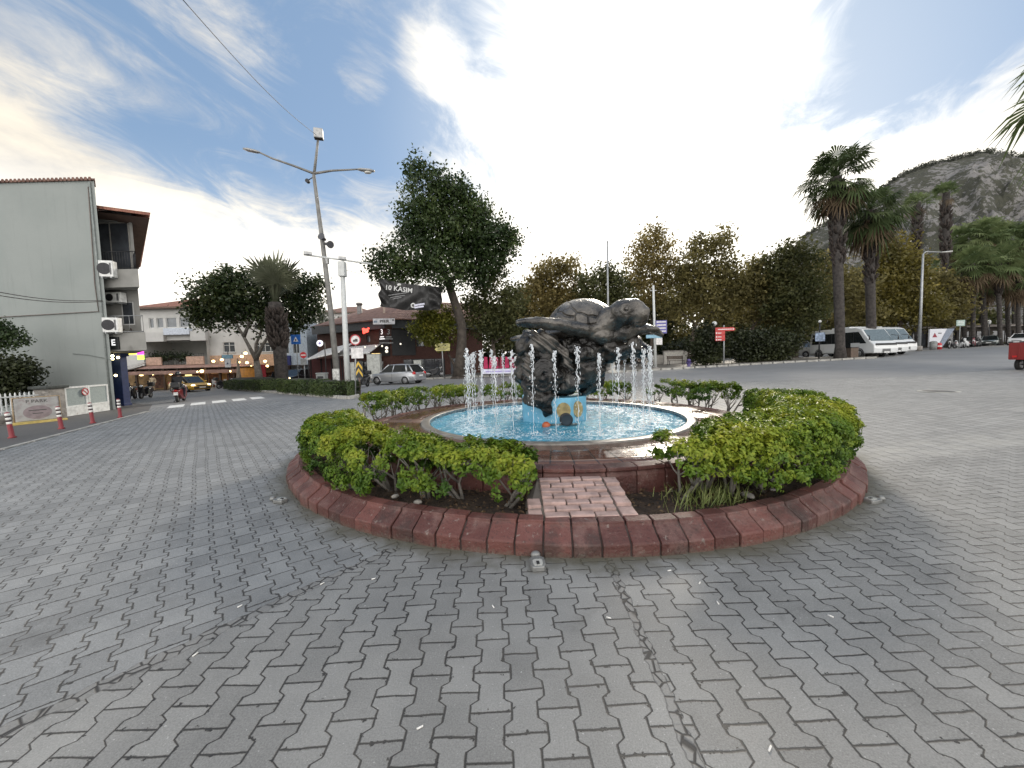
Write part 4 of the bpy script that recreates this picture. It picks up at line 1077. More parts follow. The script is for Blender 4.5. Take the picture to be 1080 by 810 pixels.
# --- four red and white bollards
RB = M('bollard red', (.20, .02, .024), .5, dirt=((.12, .04, .04), 5, .6)); WB = M('bollard white', (.66, .64, .60), .5); KB = M('bollard dark band', (.05, .03, .03), .5)
def bollard(): 
    t = thing('bollard', '', 'bollard', (0, 0, 0), 0, 'red and white bollards along the pavement')
    MB().lathe([(0, 0), (.10, 0), (.10, .03), (.065, .05), (.062, .36), (0, .36)], 16).build('post', RB, t)
    for k in range(3): MB().lathe([(0, .36 + k * .11), (.0635, .36 + k * .11), (.0635, .42 + k * .11), (0, .42 + k * .11)], 16).build('white_band', WB, t); 
    for k in range(2): MB().lathe([(0, .42 + k * .11), (.062, .42 + k * .11), (.062, .47 + k * .11), (0, .47 + k * .11)], 16).build('dark_band', KB, t)
    MB().lathe([(.0635, .64), (.055, .665), (0, .675)], 16).build('cap', RB, t); return t
bo = bollard()
for i, (px, py, l, tl) in enumerate([(13, 462, 'leaning red and white bollard nearest the left fence', .10), (65, 452.5, 'red and white bollard in front of the notice stand and pillar', .08), (98, 446.5, 'red and white bollard before the white gates', .07), (127, 440.5, 'red and white bollard by the building corner at the street', .03)]):
    p = G(px, py); o = bo if i == 0 else copy_tree(bo); o.location = (p.x, p.y, gz(p.x)); o.rotation_euler = (0, -tl, random.uniform(0, 6)) if 0 else (0, -tl, 0); o['label'] = l; o.scale = (.85, .85, 1.1)

# --- restaurant row at the end of the side street
RY = 46.0
rx0 = at(146, 380, RY).x
rt = thing('restaurant_building', 'white building with red roofs over a busy lamp lit restaurant terrace', 'building', (rx0, RY, gz(rx0)))
rz_ = gz(rx0)
def rp(px, py, Y=RY): p = at(px, py, Y); return p.x - rx0, p.z - rz_
xw, _ = rp(152, 380); xe, _ = rp(219, 380); x_end, _ = rp(336, 380)
z_eave = rp(180, 326)[1]; zbay0, zbay1 = rp(180, 345.5)[1], rp(180, 335)[1]; zpar = rp(180, 359)[1]
mb = MB(); wins = []
xs_ = [rp(x, 340)[0] for x in (157, 162, 165, 172, 175, 186, 189, 200, 203, 214)]
ops = [(xs_[i] - xw, xs_[i + 1] - xw, zbay0, zbay1) for i in range(0, 10, 2)]
P, d_, n_ = wall_open(mb, (xw, 0), (xe, 0), zpar, z_eave, ops, .2); mb.quad((xw, 0, zpar), (xe, 0, zpar), (xe, 5, zpar), (xw, 5, zpar))
mb.quad((xw, 0, zpar), (xw, 8, zpar), (xw, 8, z_eave), (xw, 0, z_eave)); mb.quad((xe, 0, zpar), (xe, 8, zpar), (xe, 8, z_eave), (xe, 0, z_eave)); mb.build('upper_wall', WHITER, rt)
for o_ in ops: window(rt, P, d_, n_, o_, 0, 0, .15, WFRAME, GLASSL)
# projecting white panels below the bay windows
zb1, zb2 = rp(180, 346.5)[1], rp(180, 358)[1]
MB().b2((rp(176, 350)[0], -.5, zb2 + .5), (rp(203, 350)[0], -.003, zb1)).build('bay_panel', M('bluish panel', (.52, .56, .62), .6), rt, bevel=.02)
for a, b_ in ((154, 175), (203, 219)): MB().b2((rp(a, 350)[0], -.4, zb2 - .25), (rp(b_, 350)[0], -.003, zb1 - .4)).build('bay_panel', WHITER, rt, bevel=.02)
# recessed terrace storey and side wall
zt0 = rp(180, 390)[1]
mb = MB(); P, d_, n_ = wall_open(mb, (xw, 4), (xe, 4), -.5, zpar, [(rp(198, 370)[0] - xw, rp(204, 370)[0] - xw, rp(200, 381)[1], rp(200, 363)[1])]); mb.quad((xw, 0, zt0), (xw, 4, zt0), (xw, 4, zpar), (xw, 0, zpar)); mb.quad((xe, 0, zt0), (xe, 4, zt0), (xe, 4, zpar), (xe, 0, zpar))
mb.quad((xw, 0, zt0), (xe, 0, zt0), (xe, 4, zt0), (xw, 4, zt0)); mb.build('terrace_wall', WHITER, rt)
window(rt, P, d_, n_, (rp(198, 370)[0] - xw, rp(204, 370)[0] - xw, rp(200, 381)[1], rp(200, 363)[1]), 0)
# roofs
def hip(name, xa, xb, ya, yb, z, h, ov, mat, parent):
    xa -= ov; xb += ov; ya -= ov; yb += ov; wdt = min(xb - xa, yb - ya) / 2
    if xb - xa > yb - ya: r0, r1 = ((xa + wdt, (ya + yb) / 2, z + h), (xb - wdt, (ya + yb) / 2, z + h))
    else: r0, r1 = (((xa + xb) / 2, ya + wdt, z + h), ((xa + xb) / 2, yb - wdt, z + h))
    vs = [(xa, ya, z), (xb, ya, z), (xb, yb, z), (xa, yb, z), r0, r1]
    fs = [[0, 1, 5, 4], [1, 2, 5], [2, 3, 4, 5], [3, 0, 4]] if xb - xa > yb - ya else [[0, 1, 4], [1, 2, 5, 4], [2, 3, 5], [3, 0, 4, 5]]
    o = MB().add(vs, fs + [[0, 3, 2, 1]]).build(name, mat, parent); MB().b2((xa - .02, ya - .04, z - .2), (xb + .02, yb + .04, z - .01)).build('fascia', M('fascia brown', (.12, .08, .06), .8), o); return o
hip('roof', xw - .2, xe + .4, 0, 9, z_eave + .2, 1.7, .7, TILE, rt)
hip('roof', xw - .9, xw + 5.5, 6, 15, rp(160, 313)[1], 1.3, .6, TILE, rt)
MB().b2((xw - 28, 6.2, 0), (xw + 5, 14, rp(160, 313)[1] - .22)).build('rear_wall', WHITER, rt)
# terrace balustrade with planters
zp0, zp1 = rp(180, 385)[1], rp(180, 378)[1]; SALM = M('salmon panel', (.50, .33, .25), .8); 
MB().b2((xw + .2, -.6, zp0 - .5), (xe, -.45, zp0)).build('terrace_beam', M('terrace beam', (.30, .18, .13), .8), rt)
for a, b_ in ((160, 176), (202, 220)): MB().b2((rp(a, 380)[0], -.75, zp0), (rp(b_, 380)[0], -.603, zp1 + .15)).build('balustrade_panel', SALM, rt)
railing(rt, [(rp(160, 380)[0], -.5), (xe, -.5)], zp0, zp1 + .5, IRON, .3)
# awning and ground floor
za1 = rp(180, 385.5)[1]; za0 = rp(180, 391.5)[1]; xa_, xb_ = rp(138, 388)[0], rp(226, 388)[0]
AW = M('awning canvas', (.33, .20, .16), .85, var=.2, scale=2); AWL = M('pale awning', (.42, .39, .35), .85)
o = MB().add([(xw + .2, -.7, za1), (xb_ + 5, -.7, za1), (xb_ + 5, -3.2, za0), (xw + .2, -3.2, za0), (xw + .2, -3.2, za0 - .3), (xb_ + 5, -3.2, za0 - .3)], [[0, 1, 2, 3], [3, 2, 5, 4]]).build('awning', AW, rt); o.modifiers.new('t', 'SOLIDIFY').thickness = .04
o = MB().add([(xw + .9, -.5, za1 + .5), (xa_ - .4, -1.2, za0 + .3), (xa_ - .4, -3.9, za0 - .15), (xw + .9, -3.9, za0 - .15)], [[0, 1, 2, 3]]).build('awning', AWL, rt); o.modifiers.new('t', 'SOLIDIFY').thickness = .05
WARM = M('warm plaster', (.42, .27, .13), .8, var=.4, scale=1.2); WOODD = M('dark timber', (.06, .035, .022), .7, bmp=.3)
MB().b2((xa_ - 16, 1.8, -.5), (x_end, 2.0, za0)).build('ground_floor_wall', WARM, rt)
MB().b2((xa_ - 3, -3.1, za0 + .3), (x_end, 1.8, za0 + .36)).build('ceiling', WOODD, rt)
for i in range(15):
    x = xa_ + .3 + (x_end - xa_ - .6) * i / 14; MB().b2((x - .1, -3.0, -.5), (x + .1, -2.8, za0 + .28)).build('post', WOODD, rt)
for i in range(9):
    x = xa_ + 1 + i * 2.3; MB().b2((x, 1.6, .2), (x + 1.3, 1.78, 2.2)).build('shelving', M('shelf mix', (.16, .07, .04), .7, var=.6, scale=3), rt)
# the lower white wing to the right with two windows and an orange band
xe2 = rp(300, 370)[0]; ztop = rp(250, 340)[1]; mb = MB()
opsB = [(rp(232, 366)[0] - xe, rp(244.5, 366)[0] - xe, rp(238, 371.5)[1], rp(238, 360.5)[1]), (rp(265, 366)[0] - xe, rp(288, 366)[0] - xe, rp(276, 371)[1], rp(276, 361)[1])]
P, d_, n_ = wall_open(mb, (xe, .5), (xe2, .5), zp0 + .4, ztop, opsB); mb.quad((xe, .5, ztop), (xe2, .5, ztop), (xe2, 9, ztop), (xe, 9, ztop)); mb.quad((xe2, .5, 0), (xe2, 9, 0), (xe2, 9, ztop), (xe2, .5, ztop)); mb.build('side_wall', WHITER, rt)
window(rt, P, d_, n_, opsB[0], 1, .68, sill=WHITER); window(rt, P, d_, n_, opsB[1], 3, .68, sill=WHITER)
MB().b2((xe + .003, .38, zp0 - 1.2), (xe2, .497, zp0 + 1.0)).build('orange_band', M('peach band', (.55, .36, .24), .8), rt)
# blue-white building piece
xc0, xc1 = rp(302, 360)[0], rp(326, 360)[0]; ztc = rp(315, 340)[1]; mb = MB()
opsC = [(rp(302.5, 366)[0] - xc0, rp(307, 366)[0] - xc0, rp(305, 373)[1], rp(305, 361)[1]), (rp(311.5, 366)[0] - xc0, rp(318, 366)[0] - xc0, rp(305, 373)[1], rp(305, 361)[1])]
bl2 = thing('blue_white_building', 'narrow pale blue building with two dark windows behind the crossing sign', 'building', (rx0 + xc0, RY - .5, rz_))
P, d_, n_ = wall_open(mb, (0, 0), (xc1 - xc0, 0), -.5, ztc, opsC); mb.quad((0, 0, ztc), (xc1 - xc0, 0, ztc), (xc1 - xc0, 8, ztc), (0, 8, ztc)); mb.quad((xc1 - xc0, 0, -.5), (xc1 - xc0, 8, -.5), (xc1 - xc0, 8, ztc), (xc1 - xc0, 0, ztc)); mb.build('wall', M('pale blue render', (.46, .53, .60), .85), bl2)
for o_ in opsC: window(bl2, P, d_, n_, o_, 0)
MB().b2((.1, -.2, rp(305, 385)[1]), (xc1 - xc0 - 2.0, -.003, rp(305, 375)[1])).build('fascia_sign', M('royal blue board', (.02, .03, .16), .5), bl2)
MB().b2((.1, -1.2, rp(305, 386.5)[1]), (xc1 - xc0, -.1, rp(305, 385.3)[1])).build('awning', WFRAME, bl2)
# hanging warm lamps and lit boards under the awnings
LAMPM = M('lamp glow', (1.0, .66, .28), .4, emit=4.5, var=.05)
for i, (px, py) in enumerate([(149, 395), (161, 394.5), (180, 394), (192, 392.5), (197, 391.5), (204, 392), (209, 392), (213, 391.5), (219, 392), (224, 390.5), (231, 390.5), (225, 381), (234, 379.5), (243, 391.5), (252, 382), (260.5, 382.5), (265, 386.5), (279.5, 381), (282, 386), (259, 372.5), (255, 376)]):
    p = at(px, py, RY - 2.4 + random.uniform(-.8, .8)); t = thing('hanging_lamp', 'round warm lamp hanging lit over the restaurant terraces', 'lamp', p, 0, 'lit lamps over the restaurant terraces')
    r = random.uniform(.09, .17); MB().ell((0, 0, 0), (r * 1.2, r * 1.2, r), 14, 9).build('shade', LAMPM, t); MB().tube([(0, 0, r), (0, 0, r + .35)], .015, 5).build('cord', IRON, t)
# wooden tables and white chairs on the terrace
def table_set(px, Y, label):
    p = on(px, Y); t = thing('terrace_table', label, 'table', (p.x, Y, p.z))
    MB().box((0, 0, .74), (.8, .8, .04)).build('table_top', M('cloth white', (.6, .58, .55), .7), t, bevel=.01); MB().cyl((0, 0, .37), .04, .72, 8).build('pedestal', IRON, t); MB().cyl((0, 0, .02), .25, .04, 14).build('foot', IRON, t)
def wchair(px, Y, rz, label):
    p = on(px, Y); t = thing('terrace_chair', label, 'chair', (p.x, Y, p.z), rz, 'white chairs of the terrace'); wm = M('white plastic', (.66, .66, .64), .5)
    MB().box((0, 0, .45), (.45, .45, .035)).build('seat', wm, t, bevel=.01); MB().box((0, .22, .72), (.43, .03, .45)).build('backrest', wm, t, bevel=.01)
    for sx in (-1, 1):
        for sy in (-1, 1): MB().tube([(sx * .19, sy * .19, .44), (sx * .21, sy * .21, 0)], .02, 6).build('leg', wm, t)
table_set(229.5, 42, 'white topped cafe table on the terrace right of the taxi'); wchair(226, 42.2, 1.4, 'white cafe chair left of the white topped table'); wchair(234, 41.8, -1.5, 'white cafe chair right of the white topped table')
table_set(262, 43.5, 'white topped cafe table behind the rubber tree trunk'); wchair(259, 43.6, 1.5, 'white cafe chair beside the table behind the tree trunk')
# terrace plants on the balustrade
TERR = leaf_mat('terrace plant leaves', [(0, (.012, .02, .010)), (.6, (.035, .05, .02)), (1, (.07, .09, .035))], .2)
for i, px in enumerate((165, 172, 179, 190, 197)):
    p = at(px, 375.5 + (i % 2) * 1.5, RY - .3); n = 260; C = RNG.normal(0, 1, (n, 3)) * np.array([.38, .2, .26])
    V, Q, rnd = leaf_arrays(C, C + RNG.normal(0, .3, (n, 3)), .2, .6)
    t = thing('terrace_plant', 'dark bushy potted plant along the restaurant balcony rail', 'plant', p, 0, 'potted plants on the restaurant balcony')
    np_mesh('foliage', V, Q, TERR, t, rnd); MB().lathe([(0, -.5), (.16, -.5), (.2, -.15), (0, -.15)], 12).build('pot', M('dark pot', (.06, .04, .03), .8), t)
# cafe sign on a post, board by the planter, folded parasol
p = on(240.5, 41); t = thing('cafe_sign', 'small blue and white hanging sign board above the terrace right of the taxi', 'sign', (p.x, 41, at(240.5, 377, 41).z))
MB().b2((-.55, -.06, -.12), (.55, .06, .28)).build('blue_board', M('sky blue sign', (.20, .36, .46), .5), t); MB().b2((-.3, -.05, -1.05), (.3, .05, -.125)).build('white_board', M('sign pale', (.60, .60, .62), .5), t); MB().prism([(-.12, -.72), (.12, -.72), (0, -.5)], -.06, -.051).build('arrow', BLUE, t)
MB().tube([(0, .1, -2.9), (0, .1, .6)], .04, 8).build('post', IRON, t)
p = on(251, 39); t = thing('folded_parasol', 'closed beige parasol standing before the terrace beside the leaning mast', 'parasol', (p.x, 39, p.z))
MB().lathe([(.03, 2.9), (.09, 2.7), (.16, 1.6), (.26, .8), (.2, .75), (.03, .78)], 12).build('canopy', M('beige canvas', (.30, .25, .20), .85, bmp=.3), t); MB().cyl((0, 0, 1.5), .03, 3.0, 8).build('pole', WOODD, t); MB().cyl((0, 0, .05), .3, .1, 16).build('foot', CONC, t)
p = on(262, 42); t = thing('orange_stand', 'bright orange drum shaped stall counter glowing under the terrace lamps', 'counter', (p.x - .2, 42.4, p.z))
MB().lathe([(0, 0), (.9, 0), (.95, .3), (1.05, 2.0), (.9, 2.1), (0, 2.1)], 24).build('drum', M('orange panel', (.55, .23, .03), .5), t); MB().lathe([(0, 2.1), (1.1, 2.1), (1.1, 2.2), (0, 2.2)], 24).build('counter_top', WOODD, t)
p = on(276.5, 42); t = thing('red_banner', 'tall red flag banner standing by the terrace behind the palm', 'banner', (p.x, 42, p.z)); MB().b2((-.35, -.02, .3), (.35, .02, 2.3)).build('cloth', M('red cloth', (.30, .02, .03), .8, bmp=.3), t); MB().tube([(-.4, 0, 0), (-.4, 0, 2.5)], .03, 6).build('pole', IRON, t)
# ------------------------------------------------------------------ dark red pub on the corner
BRK = None
def brick_mat(name, a, b2, mo):
    m, nt, b, o = new_mat(name); co = obj_co(nt)
    sp = nt.nodes.new('ShaderNodeSeparateXYZ'); nt.links.new(co, sp.inputs[0]); x, y, z = (S(nt, sp.outputs[i]) for i in range(3))
    br = nt.nodes.new('ShaderNodeTexBrick'); nt.links.new(vec(nt, x + y, z, 0.0), br.inputs['Vector']); br.inputs['Scale'].default_value = 3.4
    br.inputs['Color1'].default_value = c4(a); br.inputs['Color2'].default_value = c4(b2); br.inputs['Mortar'].default_value = c4(mo); br.inputs['Mortar Size'].default_value = .012
    nt.links.new(br.outputs[0], b.inputs['Base Color']); b.inputs['Roughness'].default_value = .85; bump(nt, b, S(nt, br.outputs['Fac']) * -1.0, .4, .02); MATS[name] = m; return m
BRK = brick_mat('dark red brick', (.060, .024, .018), (.085, .036, .026), (.035, .02, .016))
CHAR = M('charcoal board', (.045, .05, .055), .6); BLK = M('black board', (.010, .011, .012), .5)
PY_ = 39.0
pc = on(413, PY_); pz = pc.z; pu = thing('pub_building', 'two storey dark red brick corner pub with charcoal fascia and hipped tile roof', 'building', (pc.x, PY_, pz))
def pp(px, py, Y=PY_): p = at(px, py, Y); return p.x - pc.x, p.z - pz
cl_ = (pp(368, 360, 43)[0] - 4.5, 6.0); crn = (0, 0); cr2 = (pp(480, 360, 43)[0] + 3, 4.5)
ze, zf_ = pp(413, 346)[1], pp(413, 339)[1]; zmid = pp(413, 374)[1]
mb = MB()
l1 = math.hypot(cl_[0], cl_[1])
P, d_, n_ = wall_open(mb, cl_, crn, -.3, ze, [(l1 - 3.6, l1 - 3.0, zmid + 1.4, ze - .55), (l1 - 6.4, l1 - 5.6, zmid + 1.2, ze - .5), (l1 - 4.6, l1 - 1.2, .1, zmid - .6), (l1 - 8, l1 - 5.4, .1, zmid - .6)], .25)
opl = [(l1 - 3.6, l1 - 3.0, zmid + 1.4, ze - .55), (l1 - 6.4, l1 - 5.6, zmid + 1.2, ze - .5)]
P2, d2, n2_ = wall_open(mb, crn, cr2, -.3, ze, [(2.6, 3.5, zmid + .8, ze - .6), (1.2, 5.6, .1, zmid - .5), (6.2, 8.4, .1, zmid - .5)], .25)
mb.quad((cl_[0], cl_[1], ze), (0, 0, ze), (cr2[0], cr2[1], ze), (1, 14, ze)); mb.build('wall', BRK, pu)
for o_ in opl: window(pu, P, d_, n_, o_, 0, 0, .2, CHAR, GLASSL)
window(pu, P2, d2, n2_, (2.6, 3.5, zmid + .8, ze - .6), 1, 0, .2, CHAR, GLASS)
for Pq, dq, nq, oq, mu in ((P, d_, n_, (l1 - 4.6, l1 - 1.2, .1, zmid - .6), 2), (P, d_, n_, (l1 - 8, l1 - 5.4, .1, zmid - .6), 1), (P2, d2, n2_, (1.2, 5.6, .1, zmid - .5), 3), (P2, d2, n2_, (6.2, 8.4, .1, zmid - .5), 1)):
    window(pu, Pq, dq, nq, oq, mu, .7, .22, CHAR, GLASS, name='shop_window')
def strip(a, b_, z0, z1, off, th, mat, name, parent=pu):
    a, b_ = Vector((a[0], a[1], 0)), Vector((b_[0], b_[1], 0)); d = (b_ - a).normalized(); n = Vector((d.y, -d.x, 0)); mb = MB()
    A = [a + n * off, b_ + n * off, b_ + n * (off + th), a + n * (off + th)]
    mb.add([(v.x, v.y, z0) for v in A] + [(v.x, v.y, z1) for v in A], [[0, 1, 2, 3], [4, 7, 6, 5], [0, 4, 5, 1], [1, 5, 6, 2], [2, 6, 7, 3], [3, 7, 4, 0]]); return mb.build(name, mat, parent)
strip(cl_, (-.10, .13), ze - .05, zf_ + .25, .5, .12, CHAR, 'fascia'); strip((.1, .1), cr2, ze - .05, zf_ + .25, .5, .12, CHAR, 'fascia')
strip((-1.3, 1.3 * 6 / -cl_[0]), (-.08, .08), zmid - .1, ze - .1, .01, .1, BLK, 'corner_panel'); strip((.08, .08), (2.2, 2.2 * 4.5 / cr2[0]), zmid - .1, ze - .1, .01, .1, BLK, 'corner_panel')
# roof with ridge and chimney
zr = pp(413, 321, 45)[1]
mb = MB(); k = .75; A, B_, C_ = (cl_[0] - .6, cl_[1] - .3, zf_ + .2), (0, -1.15, zf_ + .2), (cr2[0] + .6, cr2[1] - .6, zf_ + .2)
r1, r2, r0 = (.2, 6.0, zr + .3), (9, 9.5, zr + .3), (-8, 11, zr - .2)
mb.add([A, B_, C_, r1, r2, r0, (cl_[0] - .6, 16, zf_ + .2), (cr2[0], 18, zf_ + .2)], [[0, 1, 3, 5], [1, 2, 4, 3], [5, 3, 4, 7, 6], [0, 5, 6], [2, 7, 4]]); ro = mb.build('roof', TILE2, pu); ro.modifiers.new('t', 'SOLIDIFY').thickness = .12
c_ = pp(379.5, 331, 45); MB().tube([(c_[0], 6, c_[1] - 1.2), (c_[0], 6, c_[1] + 1.0)], .28, 12).tube([(c_[0], 6, c_[1] + 1.0), (c_[0], 6, c_[1] + 1.25)], .36, 12).build('chimney', M('grey flue', (.22, .21, .20), .6, .3), ro)
c_ = pp(405, 328, 41); MB().box((c_[0], 2.0, c_[1] - .2), (.18, .18, 1.6)).build('vent_pipe', M('pale pipe', (.42, .33, .27), .7), ro)
# roof sign reading PIER, red neon, corner lettering, globe lamps
p = at(405, 339, PY_ - 1.3); t = thing('roof_sign', 'white framed sign with dark capital letters on the pub fascia corner', 'sign', p, .12)
MB().box((0, 0, 0), (2.05, .12, .56)).build('panel', M('sign pale', (.60, .60, .62), .5), t, bevel=.01); lettering('PIER', .36, INK, t, (.05, -.066, 0), xs=1.35, bold=.012)
MB().b2((-.95, -.07, -.12), (-.62, -.062, .08)).build('emblem', M('blue grey emblem', (.22, .28, .36), .6), t); MB().b2((.8, -.07, .05), (.95, -.062, .18)).build('corner_mark', INK, t)
RN = M('red neon', (1.0, .06, .04), .4, emit=2.2, var=.05)
p = at(388.5, 348.5, PY_ - .1); t = thing('neon_sign', 'glowing red neon script sign on the dark brick of the pub', 'sign', p, -.55)
lettering('Bar', .72, RN, t, (0, -.3, 0), (R(90), R(-12), 0), .03, bold=.03); MB().tube([(0, -.28, 0), (0, .3, -.05)], .03, 6).build('bracket', IRON, t)
for px, yw, l in ((402.8, -.55, 'white'), (410, .42, 'grey')):
    p = at(px, 354, PY_ - .55); mt_ = M('sign white' if l == 'white' else 'sign grey', (.75, .75, .75) if l == 'white' else (.22, .23, .23), .5)
    t = thing('wall_logo', f'{l} emblem and lines of lettering painted on the black corner of the pub', 'logo', p, yw)
    lettering('3', .72, mt_, t, (0, 0, .35), bold=.01); 
    for z, wv in ((-.12, .55), (-.32, .75), (-.72, .8)): MB().b2((-wv / 2, -.01, z - .05), (wv / 2, .01, z + .05)).build('text_line', mt_ if z > -.5 else M('sign grey', (.22, .23, .23), .5), t)
GLB = M('globe glass', (.9, .82, .68), .3, emit=.7, var=.03)
for px, py, r in ((407.8, 367, .15), (407.8, 370.6, .15), (403, 365, .09), (385, 366, .08), (396.5, 365.2, .08), (422.5, 362.8, .09), (389.5, 371.5, .07)):
    p = at(px, py, PY_ - 1.0); t = thing('globe_lamp', 'small pale globe lamp on the dark front of the pub', 'lamp', p, 0, 'globe lamps on the pub front')
    MB().ell((0, 0, 0), (r, r, r), 14, 10).build('globe', GLB, t); MB().tube([(0, 0, r * .9), (0, .15, r + .12), (0, .8, r + .12)], .02, 5).build('bracket', IRON, t)
p = at(396.5, 374.5, PY_ - .6); t = thing('menu_board', 'warm lit menu board under the pub awning', 'sign', p, -.3); MB().box((0, 0, 0), (.95, .08, .34)).build('panel', M('amber panel', (.75, .48, .16), .5, emit=1.2, var=.5, scale=6), t); MB().box((0, .05, 0), (1.05, .06, .44)).build('frame', WOODD, t)
# white awnings left of the pub
def awning(px0, py0, px1, py1, Y, drop, label):
    a, b_ = at(px0, py0, Y), at(px1, py1, Y); t = thing('awning', label, 'awning', (a.x, Y, a.z)); dx, dz = b_.x - a.x, b_.z - a.z
    o = MB().add([(0, 0, 0), (dx, 0, dz), (dx, 3.2, dz + .9), (0, 3.2, .9), (0, -.02, -drop), (dx, -.02, dz - drop)], [[0, 1, 2, 3], [0, 4, 5, 1]]).build('canvas', M('white canvas', (.58, .58, .56), .8), t, fix=True); o.modifiers.new('t', 'SOLIDIFY').thickness = .05
    mb = MB(); mb.tube([(.1, .05, 0), (.1, .05, -2.6)], .04, 6); mb.tube([(dx - .1, .05, dz), (dx - .1, .05, dz - 2.6)], .04, 6); mb.build('post', IRON, t)
awning(323.5, 378.5, 358, 370.5, 35, .12, 'slanting white awning behind the tall lamp post'); awning(352, 375, 390, 371.5, 36.5, .1, 'white awning behind the pale camera mast beside the pub')
# dim building between restaurants and pub
p = on(338, 52); t = thing('grey_house', 'dim grey house with a sloping roof half hidden behind the street trees', 'building', (p.x, 52, p.z))
zt = at(338, 362, 52).z - p.z
MB().b2((-3.2, 0, -.5), (7.5, 9, zt)).build('wall', GREYR, t); hip('roof', -3.2, 7.5, 0, 9, zt + .2, 2.3, .7, M('grey roof', (.17, .165, .155), .85, bmp=.3), t)
mb = MB()
for i in range(4): mb.b2((-2.3 + i * 2.4, -.06, 3.2), (-1.2 + i * 2.4, -.004, 5.0))
mb.build('window', GLASS, t)
t = thing('white_house', 'white gabled house in the distance above the pub roof', 'building', on(360, 75)); zt = at(362, 325, 75).z - t.location.z
MB().b2((-4, 0, -1), (6, 8, zt - 1)).build('wall', WHITER, t); hip('roof', -4, 6, 0, 8, zt - .8, 1.6, .6, TILE2, t)
# dark terrace shelter under the pub corner going left
t = thing('terrace_screen', 'dark red glazed terrace front under the white awning left of the masts', 'partition', on(322, 37.2))
MB().b2((.4, 0, 0), (4.8, .1, 2.5)).build('panel', M('oxblood panel', (.06, .015, .015), .6), t)
mb = MB(); [mb.b2((0.5 + i * 1.0, -.06, .05), (.6 + i * 1.0, -.003, 2.5)) for i in range(5)]; mb.build('mullions', BLK, t)
for px, Y, w_, h, l in ((376, 34.4, .95, 1.65, 'shorter pale utility cabinet beside the chevron sign'), (395, 34.6, 1.15, 2.3, 'tall pale grey utility cabinet behind the silver car'), (441, 36, .7, 1.55, 'small grey cabinet right of the silver car')):
    p = on(px, Y); t = thing('utility_cabinet', l, 'cabinet', (p.x, Y, p.z + .1)); cm = M('cabinet grey', (.42, .43, .40), .6, dirt=((.28, .27, .24), 2, .58))
    MB().box((0, 0, h / 2 + .1), (w_, .5, h)).build('body', cm, t, bevel=.02); MB().box((0, 0, h + .125), (w_ + .08, .58, .05)).build('lid', cm, t); MB().box((0, 0, .05), (w_ + .06, .56, .1)).build('plinth', CONC, t)
    for s in (-1, 1): MB().box((s * w_ / 4, -.256, h / 2 + .1), (w_ / 2 - .05, .012, h - .15)).build('door', cm, t)
    MB().box((.04, -.27, h * .55), (.03, .03, .14)).build('handle', IRON, t)

# ------------------------------------------------------------------ masts, signs
GALV = M('weathered pole', (.20, .195, .18), .65, .25, var=.25, scale=2, dirt=((.30, .29, .27), 1.2, .55)); PALE = M('pale mast paint', (.52, .53, .51), .55, var=.08, dirt=((.33, .33, .31), 2.5, .62)); LAMPG = M('lamp housing', (.33, .33, .32), .4, .4)
p = G(357, 411); lm = thing('street_lamp', 'tall leaning two armed street lamp mast with a floodlight on top', 'street lamp', (p.x, p.y, gz(p.x)))
LY = p.y
def lp(px, py, dY=0): return at(px, py, LY + dY) - lm.location
MB().tube([lp(357, 413), lp(349, 330), lp(340.5, 258), lp(331, 185), lp(332, 183)], [.20, .17, .14, .10, .05], 12).build('pole', GALV, lm)
MB().tube([lp(331, 186), lp(333.5, 165), lp(335.3, 148)], [.09, .08, .07], 10).build('mast_top', GALV, lm)
f = MB().box(lp(336, 141.5), (.55, .42, .62), .3).build('floodlight', LAMPG, lm, bevel=.05); MB().box(lp(336, 146), (.5, .3, .1), .3).build('visor', IRON, f)
MB().tube([lp(331, 183), lp(310, 175), lp(287, 167), lp(272, 160)], [.085, .07, .06, .05], 8).build('arm', GALV, lm); MB().tube([lp(331, 183), lp(350, 180), lp(378, 178.5)], [.085, .07, .05], 8).build('arm', GALV, lm)
def head(a, b_, name='lamp_head'):
    A_, B2 = lp(*a), lp(*b_); d = (B2 - A_)
    return MB().tube([A_, A_ + d * .25, A_ + d * .75, B2], [.07, .17, .19, .10], 12, squash=.55).build(name, LAMPG, lm)
head((275, 161), (257, 157)); h_ = head((376, 178.5), (395, 180.5))
MB().ell(lp(388, 182), (.24, .16, .08)).build('lens', M('lamp lens', (.55, .54, .5), .2), h_)
MB().cyl(lp(324.5, 191), .13, .2, 12, axis='Y').build('siren', IRON, lm); MB().tube([lp(330, 187), lp(325, 190)], .03, 6).build('bracket', IRON, lm)
for a, b_ in (((343, 253), (338.5, 249)), ((343, 257), (348.5, 258))):
    A_, B2 = lp(*a, -.1), lp(*b_, -.5); MB().tube([A_, A_.lerp(B2, .4), B2], [.08, .10, .24], 12).build('loudspeaker', M('speaker grey', (.06, .06, .065), .5), lm)
MB().box(lp(345, 275), (.18, .2, .4)).build('junction_box', LAMPG, lm); MB().box(lp(354.5, 396, -.15), (.42, .12, .9)).build('poster', M('poster white', (.5, .5, .47), .8, var=.4, scale=6), lm)
a_, b_ = at(334.5, 143, LY), at(186, -8, 12.5); mb = MB(); mb.tube([a_.lerp(b_, t_) - Vector((0, 0, .35 * math.sin(math.pi * t_))) for t_ in np.linspace(0, 1, 24)], .014, 5); props(mb.build('overhead_cable', IRON), 'thin dark cable running up from the top of the lamp mast', 'cable')
